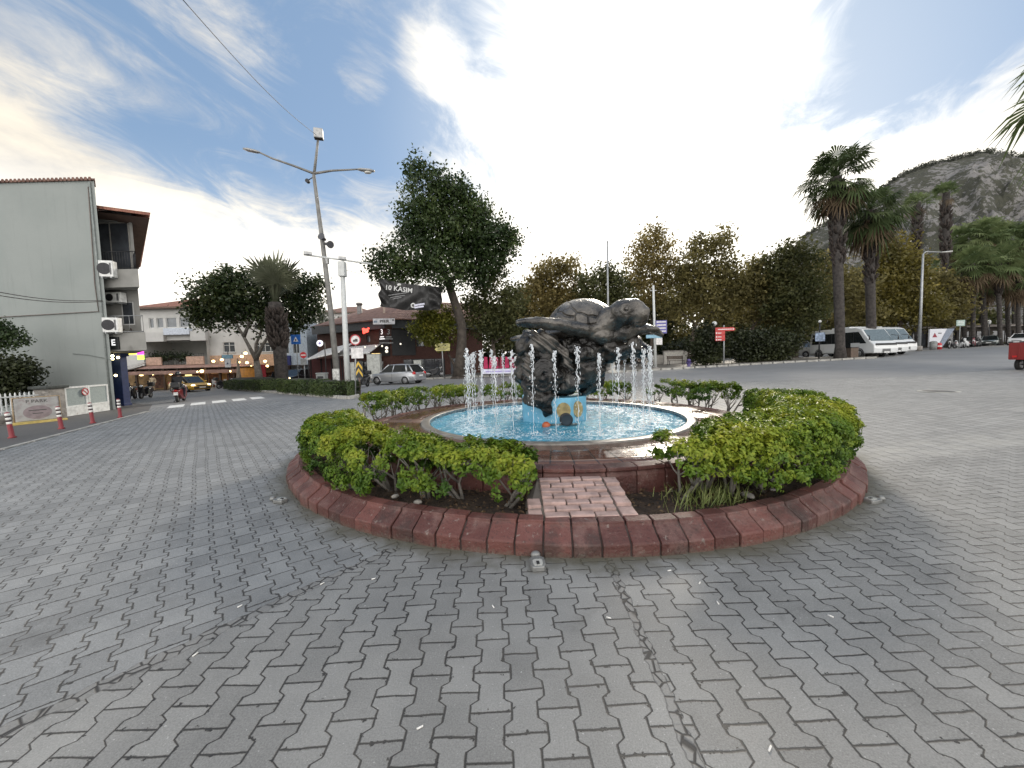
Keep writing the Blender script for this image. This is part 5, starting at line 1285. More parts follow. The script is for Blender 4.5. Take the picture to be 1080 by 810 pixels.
for (q0, q1, l) in (((108, 317), (-60, 296), 'upper dark cable sagging across the mint wall'), ((108.5, 318), (-60, 301), 'lower dark cable sagging across the mint wall')):
    a_, b_ = at(q0[0], q0[1], WY - .1), at(q1[0], q1[1], 11.5); mb = MB(); mb.tube([a_.lerp(b_, t_) - Vector((0, 0, .22 * math.sin(math.pi * t_))) for t_ in np.linspace(0, 1, 18)], .016, 5); props(mb.build('overhead_cable', IRON), l, 'cable')

p = G(367, 418); cm_ = thing('camera_mast', 'pale square mast with a long cross arm carrying cameras', 'mast', (p.x, p.y, gz(p.x))); MY = p.y
def mp(px, py, dY=0): return at(px, py, MY + dY) - cm_.location
MB().tube([mp(367.5, 419), mp(365, 370), mp(361.5, 292)], [.15, .145, .12], 4).build('pole', PALE, cm_); MB().box(mp(361, 284), (.32, .34, .72)).build('control_box', PALE, cm_, bevel=.02)
MB().tube([mp(320.5, 268.5), mp(361, 274), mp(392, 278.5)], .045, 8).build('cross_arm', M('pale mast paint'), cm_); MB().tube([mp(361.5, 292), mp(361.5, 271)], .06, 8).build('mast_top', PALE, cm_)
for px, py in ((324.5, 267), (361, 272.2)):
    c_ = MB().box(mp(px, py, -.1), (.36, .16, .15), .4).build('camera', M('camera shell', (.45, .45, .44), .4), cm_, bevel=.02)
MB().box(mp(370, 404, -.12), (.02, .02, .02)).build('bolt', IRON, cm_)
mb = MB(); c_ = mp(366.4, 402, -.16); [mb.tube([c_ + Vector((-.07, 0, s * .09)), c_ + Vector((.07, 0, -s * .09))], .012, 5) for s in (1, -1)]; mb.build('painted_cross', INK, cm_)

POST = M('sign post', (.30, .31, .31), .5, .4); FACE = M('sign face white', (.62, .60, .58), .5)
def on_px(px, py): p = G(px, py); return (p.x, p.y, gz(p.x))
# truck ban disc and white plate and chevron
pt_ = on_px(374.5, 419); t = thing('truck_ban_sign', 'round red rimmed no trucks sign over a blank white plate by the mast', 'sign', pt_); Yq = pt_[1]
q = at(375, 358.5, Yq).z - pt_[2]; x_ = at(374.8, 358, Yq).x - pt_[0]
mb = MB().tube([(0, .05, 0), (x_, .05, q + .25)], .03, 8).build('post', POST, t)
MB().cyl((x_, 0, q), .245, .02, 30, axis='Y').build('disc', FACE, t); MB().tube([(x_ + .235 * math.cos(a), -.014, q + .235 * math.sin(a)) for a in np.linspace(0, 2 * math.pi, 31)], .026, 6).build('ring', REDP, t)
MB().b2((x_ - .02, -.02, q - .09), (x_ + .11, -.012, q + .05)).b2((x_ - .11, -.02, q - .09), (x_ - .025, -.012, q + .01)).build('truck_symbol', INK, t)
z1, z2 = at(375, 367, Yq).z - pt_[2], at(375, 378, Yq).z - pt_[2]; x1_, x2_ = at(370.5, 372, Yq).x - pt_[0], at(383, 372, Yq).x - pt_[0]; MB().b2((x1_, -.012, z2), (x2_, .012, z1)).build('plate', FACE, t)
pt_ = on_px(379, 417.5); Yq = pt_[1]; t = thing('chevron_sign', 'black board with yellow chevrons pointing up beside the pale mast', 'sign', pt_); zc = at(378, 389.5, Yq).z - pt_[2]; cx_ = at(378.3, 389, Yq).x - pt_[0]
MB().b2((cx_ - .20, -.015, zc - .42), (cx_ + .20, .015, zc + .42)).build('board', M('sign black', (.012, .014, .014), .4), t); MB().tube([(.02, .05, 0), (cx_, .05, zc + .3)], .045, 8).build('post', M('rusty post', (.17, .12, .10), .8, var=.4), t)
YELS = M('sign yellow', (.62, .40, .05), .5); mb = MB()
for k in range(2):
    zb_ = zc - .30 + k * .34
    for s in (-1, 1): mb.add([(cx_ + s * .19, -.02, zb_ - .10), (cx_ + s * .19, -.02, zb_ + .06), (cx_, -.02, zb_ + .36), (cx_, -.02, zb_ + .20)], [[0, 1, 2, 3]])
ch = mb.build('chevron', YELS, t, fix=False)
# pedestrian crossing sign, no entry sign, blue round sign
pt_ = on_px(314.5, 406.5); Yq = pt_[1] - 1; pt_ = (at(314.5, 400, Yq).x, Yq, gz(at(314.5, 400, Yq).x)); t = thing('crossing_sign', 'square blue pedestrian crossing sign with a white triangle on a tall post', 'sign', pt_)
zc = at(312, 358, Yq).z - pt_[2]; xs0 = at(312, 358, Yq).x - pt_[0]; hw = (at(317, 358, Yq).x - at(307, 358, Yq).x) / 2
MB().b2((xs0 - hw, -.015, zc - hw), (xs0 + hw, .015, zc + hw)).build('board', M('traffic blue', (.02, .12, .42), .45), t); MB().tube([(0, .05, 0), (xs0, .05, zc + hw)], .04, 8).build('post', POST, t)
MB().prism([(xs0 - hw * .55, zc - hw * .45), (xs0 + hw * .55, zc - hw * .45), (xs0, zc + hw * .6)], -.022, -.016).build('triangle', FACE, t); MB().b2((xs0 - .05, -.027, zc - hw * .35), (xs0 + .05, -.023, zc + hw * .12)).build('walker_symbol', INK, t)
Yq = 33; p = on(320.5, Yq); t = thing('no_entry_sign', 'round red no entry sign with white bar over a grey box', 'sign', (p.x, Yq, p.z)); zc = at(320.3, 374.5, Yq).z - p.z
MB().cyl((0, 0, zc), .27, .02, 28, axis='Y').build('disc', REDP, t); MB().b2((-.2, -.02, zc - .05), (.2, -.0105, zc + .05)).build('bar', FACE, t); MB().tube([(0, .05, 0), (0, .05, zc + .2)], .035, 8).build('post', POST, t); MB().b2((-.24, -.06, zc - .85), (.24, .0, zc - .35)).build('plate', M('sign grey', (.22, .23, .23), .5), t)
Yq = 31; p = on(340, Yq); t = thing('round_lit_sign', 'round white shop sign with a violet emblem on a dark bracket pole', 'sign', (p.x, Yq, p.z)); zc = at(338.3, 362, Yq).z - p.z
MB().cyl((-.1, 0, zc), .25, .06, 24, axis='Y').build('disc', M('lit white', (.8, .8, .86), .5, emit=.55, var=.02), t); MB().cyl((-.1, -.034, zc), .11, .01, 16, axis='Y').build('emblem', M('violet', (.32, .27, .55), .5), t); MB().tube([(.25, .05, 0), (.25, .05, zc + .05), (-.1, .05, zc)], .04, 6).build('pole', IRON, t)
Yq = 24; p = on(339, Yq); t = thing('litter_bin', 'grey rectangular street bin standing behind the low hedge', 'bin', (p.x, Yq, p.z + .1)); MB().box((0, 0, .55), (.55, .45, 1.0)).build('body', M('bin grey', (.20, .21, .20), .6, dirt=((.3, .3, .28), 3, .55)), t, bevel=.03); MB().box((0, 0, 1.09), (.6, .5, .07)).build('lid', M('bin grey'), t, bevel=.02); MB().box((0, -.23, .85), (.36, .02, .14)).build('slot', BLK, t)

# yellow direction signs right of the silver car
Yq = 33.8; p = on(467.5, Yq); t = thing('direction_sign', 'pair of yellow arrow signs on a grey post before the big tree', 'sign', (p.x, Yq, p.z + .1)); YS = M('direction yellow', (.46, .42, .16), .55)
MB().tube([(0, .04, 0), (-.07, .04, at(466, 361, Yq).z - p.z - .1)], .05, 8).build('post', POST, t)
for py, s in ((364.2, 1), (368.3, 1)):
    z = at(466, py, Yq).z - p.z - .1; c0_, c1_ = at(458.5, py, Yq).x - p.x, at(474.5, py, Yq).x - p.x
    pl_ = MB().prism([(c0_, z), (c0_ + .14, z - .15), (c1_, z - .15), (c1_, z + .15), (c0_ + .14, z + .15)], -.02, .02).build('arrow_board', YS, t)
    MB().b2((c0_ + .25, -.026, z + .02), (c1_ - .2, -.021, z + .06)).b2((c0_ + .25, -.026, z - .07), (c1_ - .35, -.021, z - .03)).build('text_line', INK, t)

# flag pole and blue sign mast on the park edge, red direction signs, small purple post
Yq = 37; p = on(642, Yq); t = thing('flagpole', 'tall thin grey flagpole rising behind the turtle', 'flagpole', (p.x, Yq, p.z)); MB().tube([(0, 0, 0), (at(640.5, 255, Yq).x - p.x, 0, at(640.5, 255, Yq).z - p.z)], [.11, .07], 10).build('pole', POST, t); MB().cyl((0, 0, .2), .25, .3, 12).build('base', CONC, t)
MB().ell((at(640.5, 255, Yq).x - p.x, 0, at(640.5, 255, Yq).z - p.z), (.09, .09, .09)).build('finial', POST, t)
pt_ = on_px(691.5, 391); Yq = 34.3; pt_ = (at(691.5, 389, Yq).x, Yq, gz(at(691.5, 389, Yq).x)); t = thing('information_mast', 'pale mast with a purple information board and small blue plate beside the turtle', 'mast', pt_)
zt = at(689, 301, Yq).z - pt_[2]; xt = at(689, 301, Yq).x - pt_[0]
MB().tube([(0, 0, 0), (xt, 0, zt)], [.13, .09], 10).build('pole', PALE, t); MB().cyl((0, 0, .12), .45, .25, 14, r2=.2).build('foot', CONC, t); MB().tube([(xt - .28, 0, zt - .45), (xt + .28, 0, zt - .45)], .04, 6).build('cross_bar', PALE, t)
def rq(px0, py0, px1, py1): a, b_ = at(px0, py0, Yq - .15), at(px1, py1, Yq - .15); return (a.x - pt_[0], -.16, b_.z - pt_[2]), (b_.x - pt_[0], -.12, a.z - pt_[2])
a_, b_ = rq(691.5, 338, 703.3, 351.5); bo_ = MB().b2(a_, b_).build('board', M('violet blue board', (.12, .11, .30), .5), t); mb = MB()
for k in range(4): z = b_[2] - .14 - k * .27; mb.b2((a_[0] + .08, -.168, z - .05), (b_[0] - .08, -.161, z + .05))
mb.build('text_line', FACE, t)
a_, b_ = rq(681.5, 353.2, 698, 356.3); MB().b2(a_, b_).build('blue_plate', M('sky blue sign', (.20, .36, .46), .5), t); a_, b_ = rq(692, 356.6, 698.5, 363.5); MB().b2(a_, b_).build('grey_plate', FACE, t)
Yq = 34.6; p = on(763.5, Yq); t = thing('direction_sign', 'red stacked arrow signs with white ends on a post by the dark shrubs', 'sign', (p.x, Yq, p.z)); RS = M('direction red', (.42, .045, .04), .55)
MB().tube([(0, 0, 0), (-.04, 0, at(763, 343, Yq).z - p.z)], .06, 8).build('post', POST, t); MB().cyl((0, 0, .06), .2, .12, 12).build('foot', CONC, t)
for x0_, x1_, py, e in ((754, 775, 347.3, 1), (754, 764, 351.2, -1), (754, 764, 355.2, -1), (754, 764, 358.2, -1)):
    z = at(763, py, Yq).z - p.z; a, b_ = at(x0_, py, Yq).x - p.x, at(x1_, py, Yq).x - p.x; hh_ = .16 if py < 358 else .1
    o = MB().prism([(a, z - hh_), (b_ - (.14 if e > 0 else 0), z - hh_), (b_, z), (b_ - (.14 if e > 0 else 0), z + hh_), (a, z + hh_)], -.1, -.06).build('arrow_board', RS, t)
    MB().b2((a + .05 if e < 0 else b_ - .25, -.106, z - .07), (a + .15 if e < 0 else b_ - .15, -.101, z + .07)).build('symbol', FACE, t); MB().b2((a + .22, -.106, z - .04), (b_ - .32, -.101, z + .03)).build('text_line', FACE, t)
Yq = 34.2; p = on(726.5, Yq); t = thing('hydrant', 'small dark purple post at the edge of the park pavement', 'hydrant', (p.x, Yq, p.z)); PUR = M('purple paint', (.07, .05, .16), .5); MB().lathe([(0, 0), (.24, 0), (.24, .06), (.15, .1), (.14, .62), (.18, .64), (.15, .78), (0, .84)], 14).build('body', PUR, t); MB().cyl((0, 0, .48), .06, .46, 10, axis='X').build('outlet', PUR, t)
# park lamp with globe in the shrubs
Yq = 38; p = on(753, Yq); t = thing('park_lamp', 'park lamp post with one pale glass globe among the dark shrubs', 'street lamp', (p.x, Yq, p.z)); z = at(753, 341.5, Yq).z - p.z; MB().tube([(0, 0, 0), (0, 0, z - .2)], [.08, .05], 8).build('post', IRON, t); MB().ell((0, 0, z), (.24, .24, .24), 16, 10).build('globe', M('cloudy globe', (.55, .56, .54), .25), t)
# pale fountain bowl behind the turtle (drinking fountain) and red stall behind the left jets
Yq = 33.5; p = on(646, Yq); t = thing('stone_urn', 'pale stone urn on a pedestal on the far pavement seen under the turtle', 'urn', (p.x, Yq, p.z)); MB().lathe([(0, 0), (.5, 0), (.42, .15), (.22, .3), (.2, .9), (.5, 1.2), (.75, 1.7), (.78, 2.2), (.6, 2.5), (0, 2.4)], 22).build('bowl', M('pale stone', (.42, .40, .36), .8, bmp=.3), t)
Yq = 33; a_ = at(506, 389, Yq); p = on(527, Yq); t = thing('market_stand', 'stand with crimson cloths above a white lettered board behind the left jets', 'stand', (p.x, Yq, p.z)); z0_, z1_ = at(527, 394, Yq).z - p.z, at(527, 391, Yq).z - p.z; xa, xb = at(508, 390, Yq).x - p.x, at(549, 390, Yq).x - p.x
MB().b2((xa, -.06, z0_ + .0), (xb, .06, z1_ + .16)).build('white_board', M('lilac white', (.58, .58, .68), .5), t); MB().b2((xa + .35, -.07, z0_ + .14), (xb - .4, -.062, z0_ + .24)).build('text_line', M('violet', (.32, .27, .55), .5), t)
mb = MB(); zt = at(527, 376, Yq).z - p.z
for k in range(7):
    x = xa + .35 + k * (xb - xa - .6) / 6; mb.prism([(x - .2, z1_ + .2), (x + .2, z1_ + .2), (x + .17, zt - random.uniform(0, .25)), (x - .1, zt)], .02 * k % .1, .02 * k % .1 + .03)
mb.build('cloth', M('crimson cloth', (.33, .02, .07), .8, var=.5, scale=1.3), t); mb = MB(); [mb.tube([(x, .08, 0), (x, .08, zt)], .04, 6) for x in (xa + .1, (xa + xb) / 2, xb - .1)]; mb.build('post', M('dark red post', (.12, .02, .02), .7), t)
# benches in the park
for px, Yq, l in ((713, 40, 'dark slatted park bench left of the dark shrubs'), (680, 41, 'dark park bench behind the information mast')):
    p = on(px, Yq); t = thing('park_bench', l, 'bench', (p.x, Yq, p.z + .12)); WD = M('dark timber')
    mb = MB(); [mb.b2((-.85, -.2 + k * .11, .44), (.85, -.12 + k * .11, .475)) for k in range(4)]; mb.build('seat', WD, t); mb = MB(); [mb.b2((-.85, .25, .6 + k * .12), (.85, .285, .69 + k * .12)) for k in range(3)]; mb.build('backrest', WD, t)
    for s in (-1, 1): MB().tube([(s * .75, -.2, 0), (s * .75, -.18, .43), (s * .75, .22, .43), (s * .75, .3, .95)], .035, 6).tube([(s * .75, .2, .43), (s * .75, .26, 0)], .035, 6).build('leg', IRON, t)
for px, Yq, w_, h, l in ((719, 44, 4.0, 1.5, 'pale low park kiosk wall seen between the trunks'), (695, 46, 3.2, 1.1, 'pale low planter wall beyond the information mast')):
    p = on(px, Yq); t = thing('park_wall', l, 'wall', (p.x, Yq, p.z)); MB().b2((-w_ / 2, 0, 0), (w_ / 2, .4, h)).build('wall', M('pale stone'), t); MB().b2((-w_ / 2 - .05, -.05, h), (w_ / 2 + .05, .45, h + .1)).build('coping', CONC, t)

# the banner strung from tree to mast
Yb = 31.0; c00, c10, c11, c01 = (400.5, 296), (467, 303), (466, 327), (400, 324)
def bpnt(u, v):
    top = Vector(at(400.5, 294, Yb)).lerp(at(467, 302.5, Yb + 1), u) - Vector((0, 0, .12 * math.sin(math.pi * u))); bot = Vector(at(400.2, 323, Yb)).lerp(at(465, 326, Yb + 1), u) - Vector((0, 0, .20 * math.sin(math.pi * u)))
    q = top.lerp(bot, v); q.y += .26 * math.sin((u * 1.0 + v * .55) * 15) * v * (1 - abs(2 * u - 1) ** 2 * .2) + .22 * math.sin((u - v * .6) * 22) * (abs(2 * u - 1) ** 2) + .03 * math.sin(u * 60)
    return q
nb, mv = 70, 28; vs = [bpnt(i / nb, j / mv) for j in range(mv + 1) for i in range(nb + 1)]; fs = [[j * (nb + 1) + i, j * (nb + 1) + i + 1, (j + 1) * (nb + 1) + i + 1, (j + 1) * (nb + 1) + i] for j in range(mv) for i in range(nb)]
b0 = vs[0].copy(); bt = thing('banner', 'black wrinkled cloth banner with white words strung beside the big tree', 'banner', b0)
MB().add([v - b0 for v in vs], fs, 0, True).build('cloth', M('black banner cloth', (.028, .027, .026), .5, var=.3, scale=2), bt)
bdir = (at(467, 303, Yb + 1) - at(400.5, 294, Yb)); yaw = math.atan2(bdir.y, bdir.x); tilt = -math.atan2(bdir.z, bdir.x)
WT = M('banner white', (.62, .62, .60), .7); 
lettering('10 KASIM', .52, WT, bt, bpnt(.315, .27) - b0 + Vector((0, -.34, 0)), (R(90), tilt, yaw), .01, bold=.006)
MB().ell(bpnt(.315, .10) - b0 + Vector((0, -.24, 0)), (.16, .012, .10)).build('crest', WT, bt)
for v, w_ in ((.45, 1.5), (.55, 1.2), (.62, .7)): c_ = bpnt(.30, v) - b0 + Vector((0, -.36, 0)); MB().box(c_, (w_, .012, .035), mat=Matrix.Rotation(-tilt, 3, 'Y')).build('text_line', M('banner grey', (.3, .3, .3), .7), bt)
c_ = bpnt(.545, .82) - b0 + Vector((0, -.36, 0)); MB().cyl(c_, .20, .012, 20, axis='Y').build('round_logo', WT, bt); MB().cyl(c_ + Vector((0, -.01, 0)), .11, .012, 14, axis='Y').build('logo_centre', INK, bt)
for k in range(2): c_ = bpnt(.66, .80 + k * .1) - b0 + Vector((0, -.36, 0)); MB().box(c_, (.85 - .1 * k, .012, .13), mat=Matrix.Rotation(-tilt, 3, 'Y')).build('text_line', M('lilac white', (.58, .58, .68), .5), bt)
mb = MB(); mb.tube([bpnt(0, 0) - b0, at(361.6, 284, MY) - b0], .012, 5); mb.tube([bpnt(1, 0) - b0, at(476, 303, Yb + 3) - b0], .012, 5); mb.tube([bpnt(1, 1) - b0, at(480, 330, Yb + 3) - b0], .012, 5); mb.build('rope', IRON, bt)
# ------------------------------------------------------------------ vehicles
TYRE = M('tyre', (.018, .018, .018), .8); RIM = M('alloy', (.38, .38, .38), .35, .7); CGLASS = M('car glass', (.015, .018, .02), .05, spec=.9)
PLASTIC = M('black plastic', (.022, .022, .023), .55); TAIL = M('tail lamp', (.45, .02, .02), .2); HEADL = M('head lamp', (.62, .62, .60), .12); CHROME = M('chrome', (.5, .5, .5), .15, .9); PLATEW = M('plate white', (.62, .62, .60), .5)
def paint(name, c=(.5, .5, .5), metal=0.0): return M(name, c, .28, metal, var=.04, scale=2, coat=.6)
def wheel(t, x, y, r, w_=.2):
    o = MB().lathe([(r * .62, -w_ / 2), (r * .95, -w_ / 2), (r, -w_ * .3), (r, w_ * .3), (r * .95, w_ / 2), (r * .62, w_ / 2), (r * .6, 0), (r * .62, -w_ / 2)], 24).build('wheel', TYRE, t)
    o.rotation_euler = (R(90), 0, 0); o.location = (x, y, r)
    mb = MB(); mb.lathe([(0, -w_ * .3), (r * .63, -w_ * .42), (r * .63, w_ * .42), (0, w_ * .3)], 20)
    for k in range(5): mb.box((r * .36 * math.cos(k * 1.2566), r * .36 * math.sin(k * 1.2566), 0), (r * .5, .05, w_ * .93), k * 1.2566)
    ri = mb.build('rim', RIM, o); return o
def plate_(t, c, txt='48 AB 123', front=True):
    o = MB().box(c, (.012, .5, .115)).build('number_plate', PLATEW, t, bevel=.004); return o
def car(label, loc, rz, pm, L=4.0, W=1.72, H=1.5, kind='hatch', name='parked_car', cat='car', lights=False, group=None):
    t = thing(name, label, cat, loc, rz, group)
    h = W / 2; zb = H * .60; zl = .2
    # body stations: (x, z of shoulder, half width, floor)
    hood = H * .55 if kind != 'suv' else H * .60
    stn = [(-L / 2, zb * .80, h * .80, .38), (-L / 2 + .06, zb * .96, h * .93, .28), (-L * .38, zb * 1.02, h, zl), (-L * .1, zb, h, zl), (L * .14, zb * .97, h, zl), (L * .24, hood * 1.02, h * .99, zl), (L * .40, hood * .93, h * .94, zl), (L / 2 - .08, hood * .80, h * .84, .26), (L / 2, hood * .62, h * .74, .34)]
    if kind == 'sedan': stn[1] = (-L / 2 + .06, zb * .95, h * .92, .28)
    vs, fs = [], []; m = 10
    for (x, z, w_, f) in stn:
        ring = [(-w_ * .88, f), (-w_ * .99, f + .12), (-w_, (f + z) * .5), (-w_ * .985, z - .10), (-w_ * .90, z), (w_ * .90, z), (w_ * .985, z - .10), (w_, (f + z) * .5), (w_ * .99, f + .12), (w_ * .88, f)]
        vs += [(x, y, zz_) for y, zz_ in ring]
    for i in range(len(stn) - 1):
        for k in range(m): fs.append([i * m + k, i * m + (k + 1) % m, (i + 1) * m + (k + 1) % m, (i + 1) * m + k])
    n = len(stn); fs += [list(range(m)), [(n - 1) * m + k for k in range(m)][::-1]]
    body = MB().add(vs, fs, 0, True).build('body', pm, t, bevel=.03)
    # cabin: roof, pillars and panes
    xr0, xf0 = (-L * .47, L * .25) if kind in ('hatch', 'suv') else (-L * .33, L * .24)
    xr1, xf1 = (-L * .36, L * .07) if kind in ('hatch', 'suv') else (-L * .19, L * .06)
    wb, wt_, zt = h * .90, h * .70, H
    A = {'rl': Vector((xr0, wb, zb - .02)), 'rr': Vector((xr0, -wb, zb - .02)), 'fl': Vector((xf0, wb, zb - .05)), 'fr': Vector((xf0, -wb, zb - .05)),
         'RL': Vector((xr1, wt_, zt - .06)), 'RR': Vector((xr1, -wt_, zt - .06)), 'FL': Vector((xf1, wt_, zt - .05)), 'FR': Vector((xf1, -wt_, zt - .05))}
    MB().quad(A['fl'], A['fr'], A['FR'], A['FL']).build('windscreen', CGLASS, t, fix=False); MB().quad(A['rl'], A['rr'], A['RR'], A['RL']).build('rear_window', CGLASS, t, fix=False)
    for s in ('l', 'r'): MB().quad(A['r' + s], A['f' + s], A['F' + s.upper()], A['R' + s.upper()]).build('side_window', CGLASS, t, fix=False)
    mb = MB()
    for a, b_ in (('rl', 'RL'), ('rr', 'RR'), ('fl', 'FL'), ('fr', 'FR')): mb.tube([A[a], A[b_]], [.06 if a[0] == 'r' else .045, .05 if a[0] == 'r' else .04], 8)
    for s in (1, -1):
        mb.tube([(L * -.03, s * wb * 1.0, zb - .02), (L * -.05, s * wt_ * 1.01, zt - .06)], .04, 6)
        if kind != 'sedan': mb.tube([(xr0 + L * .13, s * wb * 1.0, zb - .02), (xr1 + L * .06, s * wt_ * 1.01, zt - .06)], .07, 6)
        mb.tube([(xr0, s * wb, zb), (xf0, s * wb, zb - .03)], .035, 6)
    mb.build('pillars', pm, t)
    rv, rf = [], []; nx, ny = 8, 8
    for i in range(nx + 1):
        for j in range(ny + 1):
            u, v = i / nx * 2 - 1, j / ny * 2 - 1; x = xr1 - .03 + (xf1 - xr1 + .06) * i / nx
            rv.append((x, (wt_ + .02) * v, zt - .055 + .055 * (1 - abs(u) ** 2.6) * (1 - abs(v) ** 2.6)))
    for i in range(nx):
        for j in range(ny): q = i * (ny + 1) + j; rf.append([q, q + 1, q + ny + 2, q + ny + 1])
    o = MB().add(rv, rf, 0, True).build('roof', pm, t); sm = o.modifiers.new('t', 'SOLIDIFY'); sm.thickness = .035; sm.offset = -1
    r = .31 if kind != 'suv' else .35
    for x in (-L * .31, L * .31):
        for s in (1, -1): 
            wheel(t, x, s * (h - .09), r)
            MB().lathe([(r + .015, -.015), (r + .06, -.015), (r + .06, .012), (r + .015, .012)], 20, a0=0, a1=math.pi).build('wheel_arch', PLASTIC if kind == 'suv' else pm, t).matrix_basis = Matrix.Translation((x, s * (h - .005), r)) @ Matrix.Rotation(R(90), 4, 'X')
    for s in (1, -1):
        MB().ell((-L / 2 + .10, s * h * .76, zb * .88), (.10, .17, .14), 12, 8).build('tail_light', TAIL, t)
        MB().ell((L / 2 - .18, s * h * .70, hood * .78), (.16, .16, .09), 12, 8).build('headlight', M('lit head lamp', (1, .72, .38), .3, emit=2.5) if lights else HEADL, t)
        MB().ell((L * .19, s * (h + .07), zb + .07), (.07, .1, .07), 10, 7).build('mirror', pm, t)
        MB().box((-L * .06, s * (h + .004), zb * .78), (.16, .02, .03)).build('door_handle', pm, t)
    MB().box((-L / 2 + .02, 0, .40), (.10, W * .84, .2)).build('rear_bumper', PLASTIC if kind != 'hatch' else pm, t, bevel=.04); MB().box((L / 2 - .02, 0, .42), (.10, W * .74, .2)).build('front_bumper', PLASTIC, t, bevel=.04)
    MB().box((L / 2 - .03, 0, .60), (.07, W * .45, .09)).build('grille', PLASTIC, t); plate_(t, (-L / 2 - .035, 0, .64 if kind == 'hatch' else .5)); plate_(t, (L / 2 + .035, 0, .44))
    mb = MB()
    for s in (1, -1):
        for x in (-L * .03,): mb.box((x, s * (h + .001), (zb + zl) * .5), (.012, .008, zb - zl - .2))
    mb.build('door_seam', PLASTIC, t); return t
SILV = paint('silver paint', (.40, .41, .42), .55); p = G(421, 405.2)
car('silver hatchback driving left past the pub corner', (p.x - .2, 29.2, gz(p.x)), R(197 - 38), SILV, 4.1, 1.75, 1.52, 'hatch', 'driving_car')
YELT = paint('taxi yellow', (.62, .36, .03)); p = on(203, 36.5)
tx = car('yellow taxi with headlights on stopped before the lamp lit restaurant', (p.x - .4, 36.5, p.z), R(-26), YELT, 4.3, 1.78, 1.5, 'sedan', 'yellow_taxi', 'taxi', True)
MB().box((-.1, 0, 1.55), (.14, .5, .14)).build('taxi_sign', M('taxi lamp', (.8, .68, .3), .4, emit=.8), tx, bevel=.02)
p = on(311, 39); car('black car with one lamp lit parked behind the palm and crossing sign', (p.x + .2, 39, p.z), R(-100), paint('black paint', (.012, .012, .014)), 4.3, 1.8, 1.6, 'suv', 'parked_car', 'car', True)
p = on(294, 44); car('dark blue car half hidden behind the palm trunk', (p.x, 44, p.z), R(-60), paint('dark blue paint', (.02, .025, .05)), 4.2, 1.75, 1.5, 'sedan', 'parked_car', 'car')
p = on(1072, 52); car('white crossover parked at the far right edge under the palms', (p.x + .6, 52, p.z), R(205), paint('white paint', (.60, .60, .60)), 4.5, 1.85, 1.62, 'suv')
p = on(1040, 53); car('black saloon parked between the motorcycles and the white crossover', (p.x - 1.2, 54, p.z), R(215), paint('black paint'), 4.5, 1.8, 1.42, 'sedan')
p = on(1049, 56); car('grey green car behind the black saloon at the far right', (p.x + .4, 57, p.z), R(215), paint('grey green paint', (.16, .19, .18), .3), 4.3, 1.8, 1.5, 'hatch')
# red three wheeled cargo cart at the right edge
p = G(1076, 391.5); REDV = paint('cart red', (.22, .022, .02)); t = thing('cargo_cart', 'red metal cargo cart entering the square at the right edge', 'cart', (p.x + 1.35, p.y + .3, gz(p.x)), R(14))
mb = MB(); mb.b2((-.9, -.6, .48), (.9, .6, .54)); mb.b2((-.9, -.6, .541), (-.86, .6, 1.22)); mb.b2((.86, -.6, .541), (.9, .6, 1.22)); mb.b2((-.859, -.6, .541), (.859, -.56, 1.22)); mb.b2((-.859, .56, .541), (.859, .6, 1.22)); mb.build('box', REDV, t, bevel=.01)
mb = MB(); [mb.b2((-.93, y, .50), (-.902, y + .05, 1.2)) for y in (-.6, -.3, .0, .27, .55)]; [mb.b2((x, -.63, .50), (x + .05, -.602, 1.2)) for x in (-.7, -.2, .3, .75)]; mb.build('ribs', REDV, t)
for s in (1, -1): wheel(t, -.35, s * .5, .26, .13)
MB().tube([(-.35, -.5, .26), (-.35, .5, .26)], .03, 8).build('axle', IRON, t); MB().box((-.905, .42, .62), (.03, .14, .08)).build('tail_light', TAIL, t)
MB().b2((1.2, -.5, .35), (2.1, .5, .9)).build('cab_base', REDV, t, bevel=.05); wheel(t, 1.9, 0, .26, .13); MB().b2((.9, -.06, .4), (1.25, .06, .5)).build('drawbar', IRON, t)
